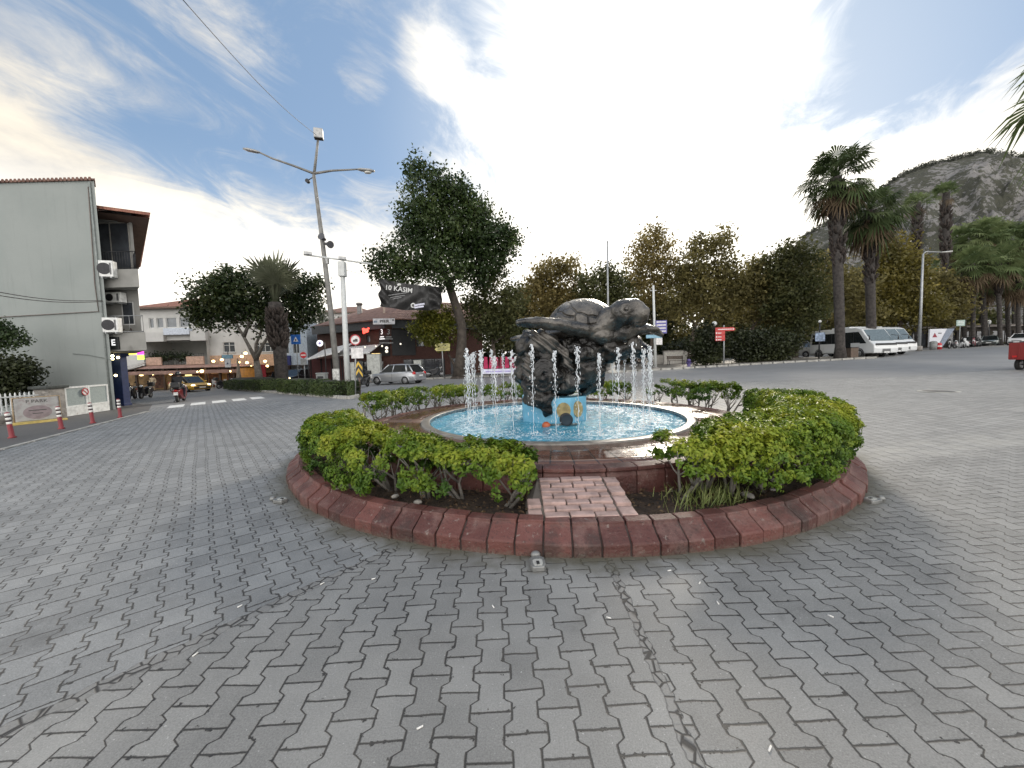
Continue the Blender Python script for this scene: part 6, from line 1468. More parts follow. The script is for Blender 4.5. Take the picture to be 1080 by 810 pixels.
# white minibuses parked side by side under the trees
BUSW = paint('bus white', (.62, .63, .62))
def minibus(label, loc, rz):
    t = thing('minibus', label, 'minibus', loc, rz, 'white minibuses parked in a row'); L, W, H = 7.6, 2.2, 2.85
    prof = [(-L / 2, .42), (-L / 2 - .02, 1.2), (-L / 2 + .12, 2.55), (-L / 2 + .35, H - .06), (-L / 2 + .9, H), (L / 2 - 1.9, H - .02), (L / 2 - 1.35, H - .22), (L / 2 - .42, 1.45), (L / 2 - .06, 1.18), (L / 2, .8), (L / 2 - .04, .38)]
    MB().prism(prof, -W / 2, W / 2).build('body', BUSW, t, bevel=.09)
    for s in (-1, 1):
        yo = s * (W / 2 + .006)
        MB().add([(-L / 2 + .35, yo, 1.38), (-L / 2 + .45, yo, 2.42), (L / 2 - 1.65, yo, 2.42), (L / 2 - .82, yo, 1.32), (L / 2 - 1.5, yo, 1.30), (L / 2 - 1.5, yo, 1.38)], [[0, 1, 2, 3, 4, 5]]).build('side_window', CGLASS, t, fix=False)
        mb = MB(); [mb.b2((x, s * (W / 2 + .008), 1.4), (x + .05, s * (W / 2 + .014), 2.4)) for x in (-2.2, -.9, .4, 1.6)]; mb.build('window_bars', PLASTIC, t)
        for x in (-L * .33, L * .30): wheel(t, x, s * (W / 2 - .10), .38, .24); MB().lathe([(.40, -.01), (.49, -.01), (.49, .016), (.40, .016)], 20, a0=0, a1=math.pi).build('wheel_arch', PLASTIC, t).matrix_basis = Matrix.Translation((x, s * W / 2, .38)) @ Matrix.Rotation(R(90), 4, 'X')
        MB().ell((L / 2 - .16, s * .82, 1.0), (.15, .2, .14), 12, 8).build('headlight', HEADL, t); MB().ell((-L / 2, s * .9, 1.0), (.06, .1, .25), 10, 8).build('tail_light', TAIL, t)
        MB().tube([(L / 2 - .75, s * W / 2, 2.05), (L / 2 - .3, s * (W / 2 + .2), 1.95), (L / 2 - .3, s * (W / 2 + .22), 1.6)], [.025, .03, .06], 6).build('mirror', PLASTIC, t)
    MB().b2((.55, -W / 2 - .012, .5), (1.35, -W / 2 - .004, 2.38)).build('door', CGLASS, t)
    a, b_ = Vector((L / 2 - 1.33, 0, H - .26)), Vector((L / 2 - .45, 0, 1.5)); n = Vector((.8, 0, .43)) * .02
    MB().quad(a + n + Vector((0, -.98, 0)), a + n + Vector((0, .98, 0)), b_ + n + Vector((0, 1.02, 0)), b_ + n + Vector((0, -1.02, 0))).build('windscreen', M('windscreen', (.10, .13, .14), .05, spec=.9), t, fix=False)
    MB().b2((L / 2 - .09, -.95, 1.1), (L / 2 + .01, .95, 1.28)).build('grille', PLASTIC, t, bevel=.02); MB().box((L / 2 + .01, 0, .62), (.03, .7, .3)).build('grille', M('grille grey'), t); plate_(t, (L / 2 + .035, .0, .46)); MB().b2((-1.5, -.6, H - .02), (.6, .6, H + .14)).build('roof_unit', BUSW, t, bevel=.05)
    return t
for i, (x, y, l) in enumerate([(33.9, 38.6, 'nearest white minibus with a black window band behind the two palms'), (36.5, 40.2, 'second white minibus showing its sloping windscreen beyond the nearest one'), (39.1, 41.9, 'third white minibus mostly hidden behind the other two')]):
    if i == 0: mbus = minibus(l, (x, y, gz(x)), R(-90))
    else: dup(mbus, (x, y, gz(x)), R(-90), l)
p = on(851, 44); car('grey van nose half hidden behind the nearest minibus under the trees', (p.x - .5, 44.5, p.z), R(-75), paint('van grey', (.42, .42, .41)), 4.6, 1.9, 1.9, 'suv', 'parked_van', 'van')

def moto(label, loc, rz, col, name='motorcycle', cat='motorcycle', scooter=False, group=None, white=False):
    t = thing(name, label, cat, loc, rz, group); pm = col; r = .25 if scooter else .3
    for x in (-.62, .64):
        o = MB().lathe([(r * .7, -.06), (r * .95, -.055), (r, 0), (r * .95, .055), (r * .7, .06), (r * .7, -.06)], 22).build('wheel', TYRE, t); o.rotation_euler = (R(90), 0, 0); o.location = (x, 0, r)
        MB().lathe([(0, -.04), (r * .7, -.03), (r * .7, .03), (0, .04)], 14).build('rim', RIM, o)
    if scooter:
        MB().prism([(-.82, .48), (-.85, .72), (-.45, .78), (-.18, .70), (-.1, .34), (.22, .27), (.40, .32), (.50, .92), (.58, .95), (.66, .55), (.58, .30), (.3, .18), (-.2, .17), (-.5, .3)], -.17, .17).build('body', pm, t, bevel=.06)
        MB().prism([(-.8, .76), (-.86, .84), (-.4, .88), (-.1, .80), (-.1, .73), (-.4, .78)], -.15, .15).build('seat', PLASTIC, t, bevel=.04)
        MB().box((-.86, 0, 1.02), (.34, .38, .30)).build('top_box', PLASTIC, t, bevel=.05)
    else:
        MB().prism([(-.5, .62), (-.35, .80), (.0, .80), (.12, .95), (.38, .92), (.46, .74), (.30, .42), (.05, .25), (-.25, .27), (-.4, .45)], -.15, .15).build('body', pm, t, bevel=.07)
        MB().prism([(-.92, .86), (-.9, .95), (-.4, .90), (.0, .86), (.0, .79), (-.4, .79)], -.13, .13).build('seat', PLASTIC, t, bevel=.04); MB().tube([(-.15, -.16, .3), (-.5, -.2, .36), (-.95, -.2, .5)], [.04, .05, .06], 8).build('exhaust', CHROME, t)
        MB().prism([(.38, .95), (.62, .92), (.66, 1.12), (.52, 1.28)], -.11, .11).build('fairing', pm, t, bevel=.04)
    MB().tube([(.64, .07, r), (.48, .07, .95), (.45, .0, 1.02)], .025, 6).tube([(.64, -.07, r), (.48, -.07, .95), (.45, 0, 1.02)], .025, 6).build('fork', CHROME, t)
    MB().tube([(.36, -.36, 1.06), (.44, -.14, 1.05), (.45, 0, 1.0), (.44, .14, 1.05), (.36, .36, 1.06)], .02, 6).build('handlebar', IRON, t)
    MB().ell((.60, 0, .93), (.09, .1, .09), 12, 8).build('headlight', HEADL, t); MB().ell((-.9, 0, .70), (.04, .08, .05), 10, 6).build('tail_light', TAIL, t)
    for s in (1, -1): MB().tube([(.42, s * .25, 1.05), (.40, s * .34, 1.22)], .01, 5).ell((.39, s * .36, 1.26), (.015, .07, .045), 10, 6).build('mirror', PLASTIC, t)
    MB().prism([(.40, r + .15), (.50, r + .30), (.70, r + .34), (.90, r + .14), (.86, r + .12), (.70, r + .30), (.5, r + .26)], -.07, .07).build('front_mudguard', pm, t); MB().box((-.93, 0, .52), (.015, .2, .17)).build('number_plate', PLATEW, t); MB().tube([(-.1, .15, .25), (-.05, .32, 0)], .015, 5).build('kickstand', IRON, t)
    return t
BLKP = paint('black paint'); WHP = paint('white paint'); RDP = paint('dark red paint', (.16, .015, .02))
mg = 'motorcycles parked at the corner shop'
p = G(138, 421.5); moto('black motorcycle parked nearest the corner shop column', (p.x + .1, p.y, gz(p.x)), R(-60), BLKP, group=mg)
p = G(146, 420.5); moto('black scooter with a top box parked outermost beside the corner shop', (p.x + .2, p.y + .4, gz(p.x)), R(-70), BLKP, 'scooter', 'scooter', True, group=mg)
p = on(466.5 - 16, 34); moto('black motorcycle parked right of the silver car by the yellow signs', (p.x + .4, 35.2, p.z + .12), R(10), BLKP)
p = on(371.5, 26); moto('dark scooter with a white lamp standing behind the chevron sign', (p.x + .1, 27.5, p.z), R(-95), BLKP, 'scooter', 'scooter', True)
p = on(243, 41); moto('dark scooter parked before the restaurant terrace', (p.x + .1, 40, p.z), R(60), BLKP, 'scooter', 'scooter', True)
for px, Y, rz, c, l in ((1003, 50, 200, BLKP, 'black sport motorcycle beside the slanted white kiosk'), (1010, 50.5, 195, WHP, 'white scooter with a swept front among the parked motorcycles'), (1018, 50, 205, WHP, 'white motorcycle parked right of the small green sign'), (1026, 52, 215, RDP, 'dark red motorcycle parked against the black saloon')):
    p = on(px, Y); moto(l, (p.x, Y, p.z), R(rz), c, scooter='scooter' in l, name='scooter' if 'scooter' in l else 'motorcycle', cat='scooter' if 'scooter' in l else 'motorcycle', group='motorcycles parked at the right')
# kiosk-like slanted board, bin, little sign at the right
p = on(986, 49.5); t = thing('advert_board', 'big white slanted advert stand with a dark red triangle', 'advert stand', (p.x, 49.5, p.z)); z1_ = at(986, 347, 49.5).z - p.z; xa, xb, xc = at(980, 347, 49.5).x - p.x, at(998, 347, 49.5).x - p.x, at(992, 347, 49.5).x - p.x
MB().prism([(xa, .3), (xc - .5, .1), (xb, z1_), (xa, z1_)], -.1, .1).build('face', M('advert white', (.56, .57, .60), .5, var=.06), t, bevel=.02); MB().prism([(xc - .45, .0), (xc + .1, .0), (xb + 1.0, z1_), (xb + .05, z1_)], -.09, .5).build('side', M('slate blue', (.17, .20, .25), .5), t, bevel=.03)
MB().prism([(xa + .35, z1_ - 1.05), (xa + .95, z1_ - 1.05), (xa + .62, z1_ - .5)], -.13, -.104).build('triangle', M('deep red', (.22, .015, .03), .5), t); MB().b2((xa + 1.05, -.115, z1_ - .6), (xa + 1.5, -.104, z1_ - .5)).build('text_line', INK, t)
p = on(983.5, 48.5); t = thing('waste_bin', 'grey street bin before the slanted white advert stand', 'bin', (p.x, 48.5, p.z)); MB().lathe([(0, 0), (.32, 0), (.36, .9), (0, .9)], 16).build('body', M('bin grey'), t); MB().lathe([(.37, .9), (.37, .96), (.2, 1.1), (0, 1.12)], 16).build('lid', M('bin grey'), t)
p = on(989.5, 48.5); t = thing('traffic_barrel', 'small red road barrel beside the grey bin', 'barrel', (p.x, 48.5, p.z)); MB().lathe([(0, 0), (.26, 0), (.24, .7), (.15, .85), (0, .85)], 14).build('drum', REDP, t); MB().lathe([(.252, .35), (.246, .5)], 14).build('white_band', FACE, t)
p = on(1010.5, 49.3); t = thing('parking_sign', 'small pale green parking board on a post above the motorcycles', 'sign', (p.x, 49.3, p.z)); z = at(1010.5, 341, 49.3).z - p.z; MB().tube([(0, 0, 0), (0, 0, z)], .04, 6).build('post', POST, t); MB().b2((-.55, -.06, z - .35), (.55, -.04, z + .4)).build('board', M('pale green board', (.27, .36, .32), .6), t); mb = MB(); [mb.b2((-.4, -.07, z + a), (.4, -.061, z + a + .06)) for a in (-.15, .05, .22)]; mb.build('text_line', FACE, t)
p = on(863.5, 36); t = thing('route_map_post', 'dark post with a pale blue map board and ball top left of the big palm', 'sign', (p.x, 36, p.z)); z = at(863, 340, 36).z - p.z; MB().tube([(0, 0, 0), (0, 0, z)], .06, 8).build('post', IRON, t); MB().ell((0, 0, z + .08), (.13, .13, .13)).build('ball', PLATEW, t); MB().b2((-.45, -.09, z - 1.75), (.45, -.061, z - .95)).build('board', M('map blue', (.24, .30, .40), .5, var=.5, scale=5), t)
p = on(898, 35.4); t = thing('waste_bin', 'brown wooden clad bin right of the big palm trunk', 'bin', (p.x, 35.4, p.z)); MB().box((0, 0, .5), (.7, .6, 1.0)).build('body', M('brown slats', (.11, .08, .06), .8, bmp=.4), t, bevel=.02); MB().box((0, 0, 1.03), (.76, .66, .06)).build('lid', IRON, t)
pt_ = on_px(968.5, 369.5); Yq = 46; p = on(968.5, Yq); t = thing('street_lamp', 'slim straight steel street lamp right of the minibuses', 'street lamp', (p.x, Yq, p.z)); zt = at(967.5, 268, Yq).z - p.z; q = at(995, 266, Yq); MB().tube([(0, 0, 0), (0, 0, zt)], [.17, .09], 10).build('pole', STEEL, t); MB().tube([(0, 0, zt), (.3, 0, zt + .25), (q.x - p.x, 0, q.z - p.z)], [.07, .06, .05], 8).build('arm', STEEL, t); MB().tube([(q.x - p.x - .2, 0, q.z - p.z), (q.x - p.x + .9, 0, q.z - p.z + .06)], [.12, .2], 10, squash=.5).build('lamp_head', M('lamp lens'), t)
MB().cyl((0, 0, .3), .3, .6, 12).build('base', CONC, t)
p = on(1041, 58); t = thing('park_lamp', 'white headed park lamp beyond the parked cars under the palms', 'street lamp', (p.x, 58, p.z)); z = at(1041, 342, 58).z - p.z; MB().tube([(0, 0, 0), (0, 0, z)], .07, 8).build('post', IRON, t); MB().lathe([(.1, 0), (.2, .35), (.14, .6), (0, .65)], 12, (0, 0, z)).build('lantern', M('cloudy globe'), t)
# low dark bar building behind the right hand parking
p = on(1010, 62); t = thing('market_hall', 'long low dark building behind the parked vehicles under the trees', 'building', (p.x - 16, 62, p.z - .2)); h_ = 3.6
mb = MB(); P, d_, n_ = wall_open(mb, (0, 0), (60, 0), -.5, h_, [(3 + i * 4.6, 6.4 + i * 4.6, .2, 2.6) for i in range(12)], .3); mb.quad((0, 0, h_), (60, 0, h_), (60, 8, h_), (0, 8, h_)); mb.quad((0, 0, -.5), (0, 8, -.5), (0, 8, h_), (0, 0, h_)); mb.build('wall', M('dim umber render', (.07, .06, .05), .9, var=.3, scale=.6), t)
for i in range(12): window(t, P, d_, n_, (3 + i * 4.6, 6.4 + i * 4.6, .2, 2.6), 2, .7, .25, M('dark brown frame', (.04, .03, .025), .7), GLASS, name='shop_window')
MB().b2((-.4, -1.6, h_ - .45), (60.4, .2, h_ - .25)).build('canopy', M('dull canopy', (.20, .18, .16), .8), t)

# ------------------------------------------------------------------ people
SKIN = M('skin', (.36, .21, .14), .6); 
def skin_obj(name, pts, edges, rad, mat, parent, sub=2, root=0):
    me = bpy.data.meshes.new(name); me.from_pydata(pts, edges, []); me.materials.append(mat); o = bpy.data.objects.new(name, me); COL.objects.link(o); o.parent = parent
    s = o.modifiers.new('s', 'SKIN'); ss = o.modifiers.new('u', 'SUBSURF'); ss.levels = sub; ss.render_levels = sub
    for i, v in enumerate(me.skin_vertices[0].data): v.radius = (rad[i][0], rad[i][1]) if hasattr(rad[i], '__len__') else (rad[i], rad[i]); v.use_root = i == root
    apply_mods(o)
    for p_ in o.data.polygons: p_.use_smooth = True
    return o
def person(label, loc, rz, J, shirt, trousers, hair, helmet=None, sleeves=True):
    """J: joints in metres, facing +x"""
    t = thing('person', label, 'person', loc, rz)
    V3 = lambda k: Vector(J[k])
    names = ['pelvis', 'waist', 'chest', 'neck', 'head0', 'head1', 'shl', 'ell', 'wrl', 'hdl', 'shr', 'elr', 'wrr', 'hdr', 'hpl', 'knl', 'anl', 'tol', 'hpr', 'knr', 'anr', 'tor']
    idx = {n: i for i, n in enumerate(names)}
    E = [('pelvis', 'waist'), ('waist', 'chest'), ('chest', 'neck'), ('neck', 'head0'), ('head0', 'head1')]
    for s in 'lr': E += [('chest', 'sh' + s), ('sh' + s, 'el' + s), ('el' + s, 'wr' + s), ('wr' + s, 'hd' + s), ('pelvis', 'hp' + s), ('hp' + s, 'kn' + s), ('kn' + s, 'an' + s), ('an' + s, 'to' + s)]
    rad = {'pelvis': (.13, .11), 'waist': (.125, .10), 'chest': (.15, .11), 'neck': .055, 'head0': .085, 'head1': .095, 'sh': .06, 'el': .042, 'wr': .03, 'hd': (.04, .022), 'hp': .085, 'kn': .055, 'an': .038, 'to': .035}
    rr = [rad.get(n, rad.get(n[:2])) for n in names]
    skin_obj('body', [V3(n) for n in names], [(idx[a], idx[b_]) for a, b_ in E], rr, SKIN, t)
    hands = MB()
    for s in 'lr':
        h = V3('hd' + s); d = (h - V3('wr' + s)).normalized(); sdv = d.cross(Vector((0, 0, 1))); sdv = sdv.normalized() if sdv.length > .1 else Vector((0, 1, 0))
        for k in range(4): hands.tube([h + sdv * (k - 1.5) * .018, h + sdv * (k - 1.5) * .02 + d * .05, h + sdv * (k - 1.5) * .02 + d * (.075 - .008 * abs(k - 1.3)) + Vector((.01, 0, -.02))], [.010, .009, .006], 6)
        hands.tube([h - d * .02 + sdv * .035, h + sdv * .06 + d * .015, h + sdv * .06 + d * .045], [.011, .010, .007], 6)
    hands.build('fingers', SKIN, t)
    top = ['pelvis', 'waist', 'chest', 'neck', 'shl', 'ell', 'shr', 'elr'] + (['wrl', 'wrr'] if sleeves else []); ti = {n: i for i, n in enumerate(top)}
    skin_obj('shirt', [V3(n) for n in top], [(ti[a], ti[b_]) for a, b_ in E if a in ti and b_ in ti], [tuple(q + .036 for q in (rad.get(n, rad.get(n[:2])) if hasattr(rad.get(n, rad.get(n[:2])), '__len__') else (rad.get(n, rad.get(n[:2])),) * 2)) for n in top], shirt, t)
    leg = ['pelvis', 'hpl', 'knl', 'anl', 'hpr', 'knr', 'anr']; li = {n: i for i, n in enumerate(leg)}
    skin_obj('trousers', [V3(n) for n in leg], [(li[a], li[b_]) for a, b_ in E if a in li and b_ in li], [(.155, .13) if n == 'pelvis' else {'hp': .105, 'kn': .075, 'an': .062}[n[:2]] for n in leg], trousers, t)
    for s in 'lr': a, b_ = V3('an' + s), V3('to' + s); MB().tube([a + Vector((-.06, 0, -.04)), a.lerp(b_, .5) + Vector((0, 0, -.01)), b_ + Vector((.04, 0, 0))], [.05, .05, .04], 10).build('shoe', PLASTIC, t)
    hd = V3('head0').lerp(V3('head1'), .55); f = Vector((1, 0, 0))
    if helmet: MB().ell(hd + Vector((0, 0, .03)), (.155, .14, .15), 20, 12).build('helmet', helmet, t); 
    else: MB().ell(hd + Vector((-.025, 0, .045)), (.105, .098, .095), 18, 12).build('hair', hair, t)
    MB().ell(hd + f * .095 + Vector((0, 0, -.02)), (.022, .014, .025), 8, 6).build('nose', SKIN, t)
    mb = MB(); [mb.ell(hd + f * .088 + Vector((0, s * .034, .012)), (.01, .014, .009), 8, 6) for s in (-1, 1)]; mb.build('eyes', INK, t); MB().ell(hd + f * .085 + Vector((0, 0, -.058)), (.01, .026, .007), 8, 5).build('mouth', M('lips', (.28, .11, .09), .6), t)
    mb = MB(); [mb.ell(hd + Vector((-.0, s * .093, 0)), (.02, .012, .03), 8, 6) for s in (-1, 1)]; mb.build('ears', SKIN, t); return t
standing = dict(pelvis=(0, 0, .93), waist=(0, 0, 1.08), chest=(.01, 0, 1.32), neck=(.01, 0, 1.48), head0=(.02, 0, 1.57), head1=(.03, 0, 1.66), shl=(0, .19, 1.41), ell=(-.02, .25, 1.13), wrl=(.06, .25, .90), hdl=(.09, .25, .83), shr=(0, -.19, 1.41), elr=(-.02, -.25, 1.13), wrr=(.08, -.22, .92), hdr=(.11, -.21, .85),
    hpl=(0, .09, .88), knl=(.02, .10, .49), anl=(-.01, .10, .08), tol=(.12, .11, .04), hpr=(0, -.09, .88), knr=(.04, -.10, .49), anr=(.03, -.10, .08), tor=(.16, -.11, .04))
riding = dict(pelvis=(-.35, 0, .95), waist=(-.33, 0, 1.09), chest=(-.25, 0, 1.32), neck=(-.20, 0, 1.48), head0=(-.17, 0, 1.57), head1=(-.15, 0, 1.66), shl=(-.23, .2, 1.40), ell=(-.05, .30, 1.18), wrl=(.22, .30, 1.08), hdl=(.31, .30, 1.07), shr=(-.23, -.2, 1.40), elr=(-.05, -.30, 1.18), wrr=(.22, -.30, 1.08), hdr=(.31, -.30, 1.07),
    hpl=(-.32, .11, .92), knl=(.07, .19, .80), anl=(.05, .16, .37), tol=(.18, .16, .33), hpr=(-.32, -.11, .92), knr=(.07, -.19, .80), anr=(.05, -.16, .37), tor=(.18, -.16, .33))
DARKC = M('black jacket', (.014, .014, .016), .8); HAIR = M('dark hair', (.02, .015, .012), .8)
p = G(191, 423.5); rzr = R(118)
sc_ = moto('dark red scooter ridden away up the side street before the taxi', (p.x, p.y, gz(p.x)), rzr, RDP, 'scooter', 'scooter', True)
person('rider in a black jacket seen from behind on the dark red scooter', (p.x, p.y, gz(p.x)), rzr, riding, DARKC, M('dark jeans', (.02, .024, .035), .85), HAIR, BLKP)
p = on(159.5, 42.5); person('person in a cream shirt standing before the lamp lit restaurant', (p.x, 42.5, p.z), R(-70), standing, M('cream shirt', (.50, .40, .27), .85), M('tan trousers', (.34, .25, .16), .85), HAIR)
# ------------------------------------------------------------------ trees
def cl(px, py, rpx, Y, dy=0.0, sq=1.0):
    c = at(px, py, Y + dy); r = rpx / FPX * (Y + dy); return (np.array(c), np.array([r, r * 1.0, r * sq]))
def crown(name, clumps, o, n, leaf, mat, parent, twigs=1.0, sig=.35, rng=RNG, hollow=.55, up=.3):
    w_ = np.array([c[1].prod() ** .667 for c in clumps]); w_ = w_ / w_.sum(); per = 14; nt_ = max(1, int(n / per)); o = np.array(o)
    ci = rng.choice(len(clumps), nt_, p=w_); cc = np.stack([clumps[i][0] for i in ci]); cr = np.stack([clumps[i][1] for i in ci])
    d = unit(rng.normal(size=(nt_, 3))); k = hollow + (1 - hollow) * rng.uniform(0, 1, nt_) ** .6; k *= rng.uniform(.82, 1.12, nt_)
    T = cc + d * cr * k[:, None]
    q = np.array([mnoise.noise(Vector(p) * (.9 / max(sig, .1) * .35)) for p in T]); keep = q > -.28 * twigs; T, d = T[keep], d[keep]
    C = np.repeat(T, per, 0) + rng.normal(0, sig, (len(T) * per, 3)) * np.array([1, 1, .75]); D = np.repeat(d, per, 0)
    N = D * .5 + rng.normal(0, .75, C.shape) + np.array([0, 0, up])
    V, Q, rnd = leaf_arrays(C - o, N, leaf, .6, .2); tone = np.repeat(np.repeat(rng.uniform(0, 1, len(T)), per), 4)
    return np_mesh(name, V, Q, mat, parent, np.clip(rnd * .45 + tone * .55, 0, 1))
def tree(label, base, clumps, n, leaf, mat, tr=.25, name='tree', bark=None, trunk=None, sig=.4, cat='tree', group=None, twigs=1.0, hollow=.55, fork=.45, cname='crown', limbs=()):
    t = thing(name, label, cat, base, 0, group); b_ = Vector(base); mb = MB()
    tops = [Vector(c[0]) - b_ for c in clumps]; cm = sum(tops, Vector()) / len(tops)
    tk = [Vector(p) for p in trunk] if trunk else [Vector((0, 0, -.15)), Vector((cm.x * .1 + .1, cm.y * .1, cm.z * fork * .5)), Vector((cm.x * .35, cm.y * .3, cm.z * fork))]
    mb.tube([tk[0]] + tk[1:], [tr * 1.35] + list(np.linspace(tr, tr * .72, len(tk) - 1)), 12)
    mb.tube([tk[0], tk[0] + Vector((0, 0, .35))], [tr * 1.9, tr * 1.1], 12)
    nodes = [(tk[-1] - Vector((0, 0, .1)), 0.0, tr * .72)]; order = sorted(range(len(tops)), key=lambda i: (tops[i] - tk[-1]).length)
    for i in order:                                        # every clump hangs on the nearest limb already grown
        c = tops[i]; s, pl, rs = min(nodes, key=lambda q: (c - q[0]).length + .45 * q[1] + (3.0 if q[0].z > c.z + 1 else 0)); lim = rs * random.uniform(.55, .72)
        m = s.lerp(c, .5) + Vector((random.uniform(-.12, .12), random.uniform(-.12, .12), random.uniform(-.05, .12))) * (c - s).length
        e = c; mb.tube([s, s.lerp(m, .55) + Vector((random.uniform(-.05, .05), 0, .04)) * (c - s).length, m, e], [lim, lim * .85, lim * .7, lim * .45], 7); nodes += [(m, pl + (m - s).length, lim * .75), (e, pl + (e - s).length, lim * .5)]
        for k in range(4):
            q = c + Vector([random.uniform(-.75, .75) * clumps[i][1][a] for a in range(3)]); mm = m.lerp(q, .5); mb.tube([m.lerp(e, .3), mm, q], [tr * .18, tr * .10, tr * .03], 5)
    for lb in limbs: mb.tube([Vector(p) - b_ for p in lb], np.linspace(tr * .62, tr * .18, len(lb)), 9)
    mb.build('trunk', bark or BARK, t); crown(cname, clumps, base, n, leaf, mat, t, twigs, sig, hollow=hollow); return t
DKG = leaf_mat('dark evergreen leaves', [(0, (.012, .024, .008)), (.5, (.034, .058, .016)), (.85, (.075, .105, .03)), (1, (.13, .15, .05))], .28, .4)
RUB = leaf_mat('rubber tree leaves', [(0, (.010, .020, .007)), (.5, (.03, .05, .015)), (.85, (.075, .09, .03)), (1, (.14, .14, .05))], .28, .4)
YGR = leaf_mat('yellow green leaves', [(0, (.05, .06, .008)), (.5, (.12, .13, .015)), (1, (.24, .21, .03))], .35, .5)
AUT = leaf_mat('autumn leaves', [(0, (.055, .049, .018)), (.4, (.135, .119, .043)), (.75, (.24, .205, .074)), (1, (.36, .31, .125))], .5, .6)
AUT2 = leaf_mat('golden autumn leaves', [(0, (.08, .065, .022)), (.5, (.20, .16, .055)), (1, (.38, .30, .12))], .5, .6)
OLV = leaf_mat('olive leaves', [(0, (.028, .036, .013)), (.5, (.075, .083, .028)), (1, (.16, .15, .055))], .4, .55)
SHR = leaf_mat('dark shrub leaves', [(0, (.010, .014, .005)), (.6, (.027, .034, .011)), (1, (.06, .068, .024))], .15, .5)
# the big dark tree with the banner
Yt = 33.5; bs = on(483, Yt); bs = Vector((bs.x, Yt, bs.z + .1))
tr_pts = [Vector((0, 0, -.2)), at(485.5, 380, Yt) - bs, at(487, 362, Yt) - bs, at(487, 343, Yt) - bs, at(482, 326, Yt) - bs, at(476, 308, Yt) - bs, at(472, 296, Yt) - bs]
tree('very big dark evergreen tree with a leaning trunk and the black banner', bs,
     [cl(448, 195, 24, Yt, 0, 1.15), cl(440, 232, 24, Yt, -1), cl(470, 205, 22, Yt, 1), cl(462, 240, 34, Yt, 1), cl(492, 240, 28, Yt), cl(520, 255, 27, Yt, 0), cl(505, 275, 30, Yt, 1), cl(437, 268, 28, Yt, -1), cl(408, 280, 19, Yt), cl(470, 280, 26, Yt, -1.5), cl(425, 290, 16, Yt, -1), cl(486, 205, 14, Yt), cl(536, 250, 11, Yt), cl(505, 222, 14, Yt)],
     38000, .28, DKG, .44, 'big_tree', M('dark trunk', (.055, .045, .036), .95, var=.4, scale=3, bmp=.9, bscale=9), tr_pts, .36, twigs=1.15, hollow=.4)
Yt = 36; bs = on(520, Yt); tree('drooping dark green tree right of the big tree behind the jets', (bs.x, Yt, bs.z + .1), [cl(515, 300, 18, Yt), cl(535, 320, 22, Yt), cl(512, 340, 22, Yt), cl(535, 350, 16, Yt), cl(500, 322, 14, Yt)], 9000, .30, OLV, .22, sig=.42, hollow=.3, fork=.5)
Yt = 34.5; bs = on(478, Yt); tree('small bright yellow green tree between the pub and the big trunk', (bs.x, Yt + 1.2, bs.z + .1), [cl(448, 340, 13, Yt), cl(458, 332, 13, Yt), cl(470, 345, 14, Yt), cl(452, 352, 12, Yt), cl(466, 358, 10, Yt), cl(476, 330, 11, Yt), cl(438, 345, 8, Yt)], 7000, .24, YGR, .13, sig=.28, hollow=.3)
# rubber tree and palm on the planted strip of the side street
Yt = 36; bs = on(272, Yt)
tree('wide dark rubber tree with a forked grey trunk by the side street', (bs.x, Yt, bs.z), [cl(225, 310, 22, Yt), cl(212, 328, 15, Yt), cl(243, 298, 20, Yt), cl(262, 312, 24, Yt), cl(240, 330, 20, Yt), cl(288, 300, 20, Yt, 2), cl(312, 305, 20, Yt, 2), cl(322, 322, 17, Yt, 2), cl(305, 335, 20, Yt, 2), cl(280, 335, 18, Yt), cl(215, 340, 10, Yt), cl(335, 300, 8, Yt, 2)],
     20000, .33, RUB, .30, 'rubber_tree', BARKG, [Vector((0, 0, -.2)), Vector((0, 0, 1.5)), at(270, 378, Yt) - Vector((bs.x, Yt, bs.z))], .42, twigs=.9, hollow=.3,
     limbs=[[at(*q, Yt - .2) for q in ((270.5, 380), (261, 362), (252, 346), (244, 328))], [at(*q, Yt - .2) for q in ((270, 379), (277, 364), (286, 350), (292, 332))], [at(*q, Yt - .2) for q in ((257, 355), (262, 343), (264, 326))]])
Yt = 44; bs = on(345, 50); tree('pale grey green feathery tree behind the tall lamp mast', (bs.x, 50, bs.z), [cl(330, 335, 12, 50), cl(345, 342, 12, 50), cl(335, 352, 10, 50), cl(350, 358, 8, 50)], 3500, .3, leaf_mat('grey green leaves', [(0, (.05, .06, .045)), (.5, (.10, .115, .085)), (1, (.18, .19, .15))], .35), .18, sig=.5)
# shrubs behind the picket fence
t = tree('dark clipped bush behind the white picket fence', (-23.6, 17.4, gz(-23)), [cl(-6, 392, 28, 17.3), cl(18, 393, 18, 17.3), cl(8, 408, 20, 17.3), cl(-25, 402, 25, 17.3), cl(28, 388, 9, 17.3)], 9000, .16, SHR, .10, 'bush', cat='bush', sig=.16, hollow=.3)
tree('lighter evergreen branch growing above the dark bush at the left edge', (-24.6, 17.4, gz(-24)), [cl(-14, 348, 15, 17.2), cl(8, 348, 9, 17.2), cl(18, 356, 7, 17.2), cl(2, 358, 10, 17.2), cl(-14, 362, 12, 17.2)], 3600, .13, DKG, .10, 'evergreen_tree', cat='tree', sig=.15, hollow=.3)
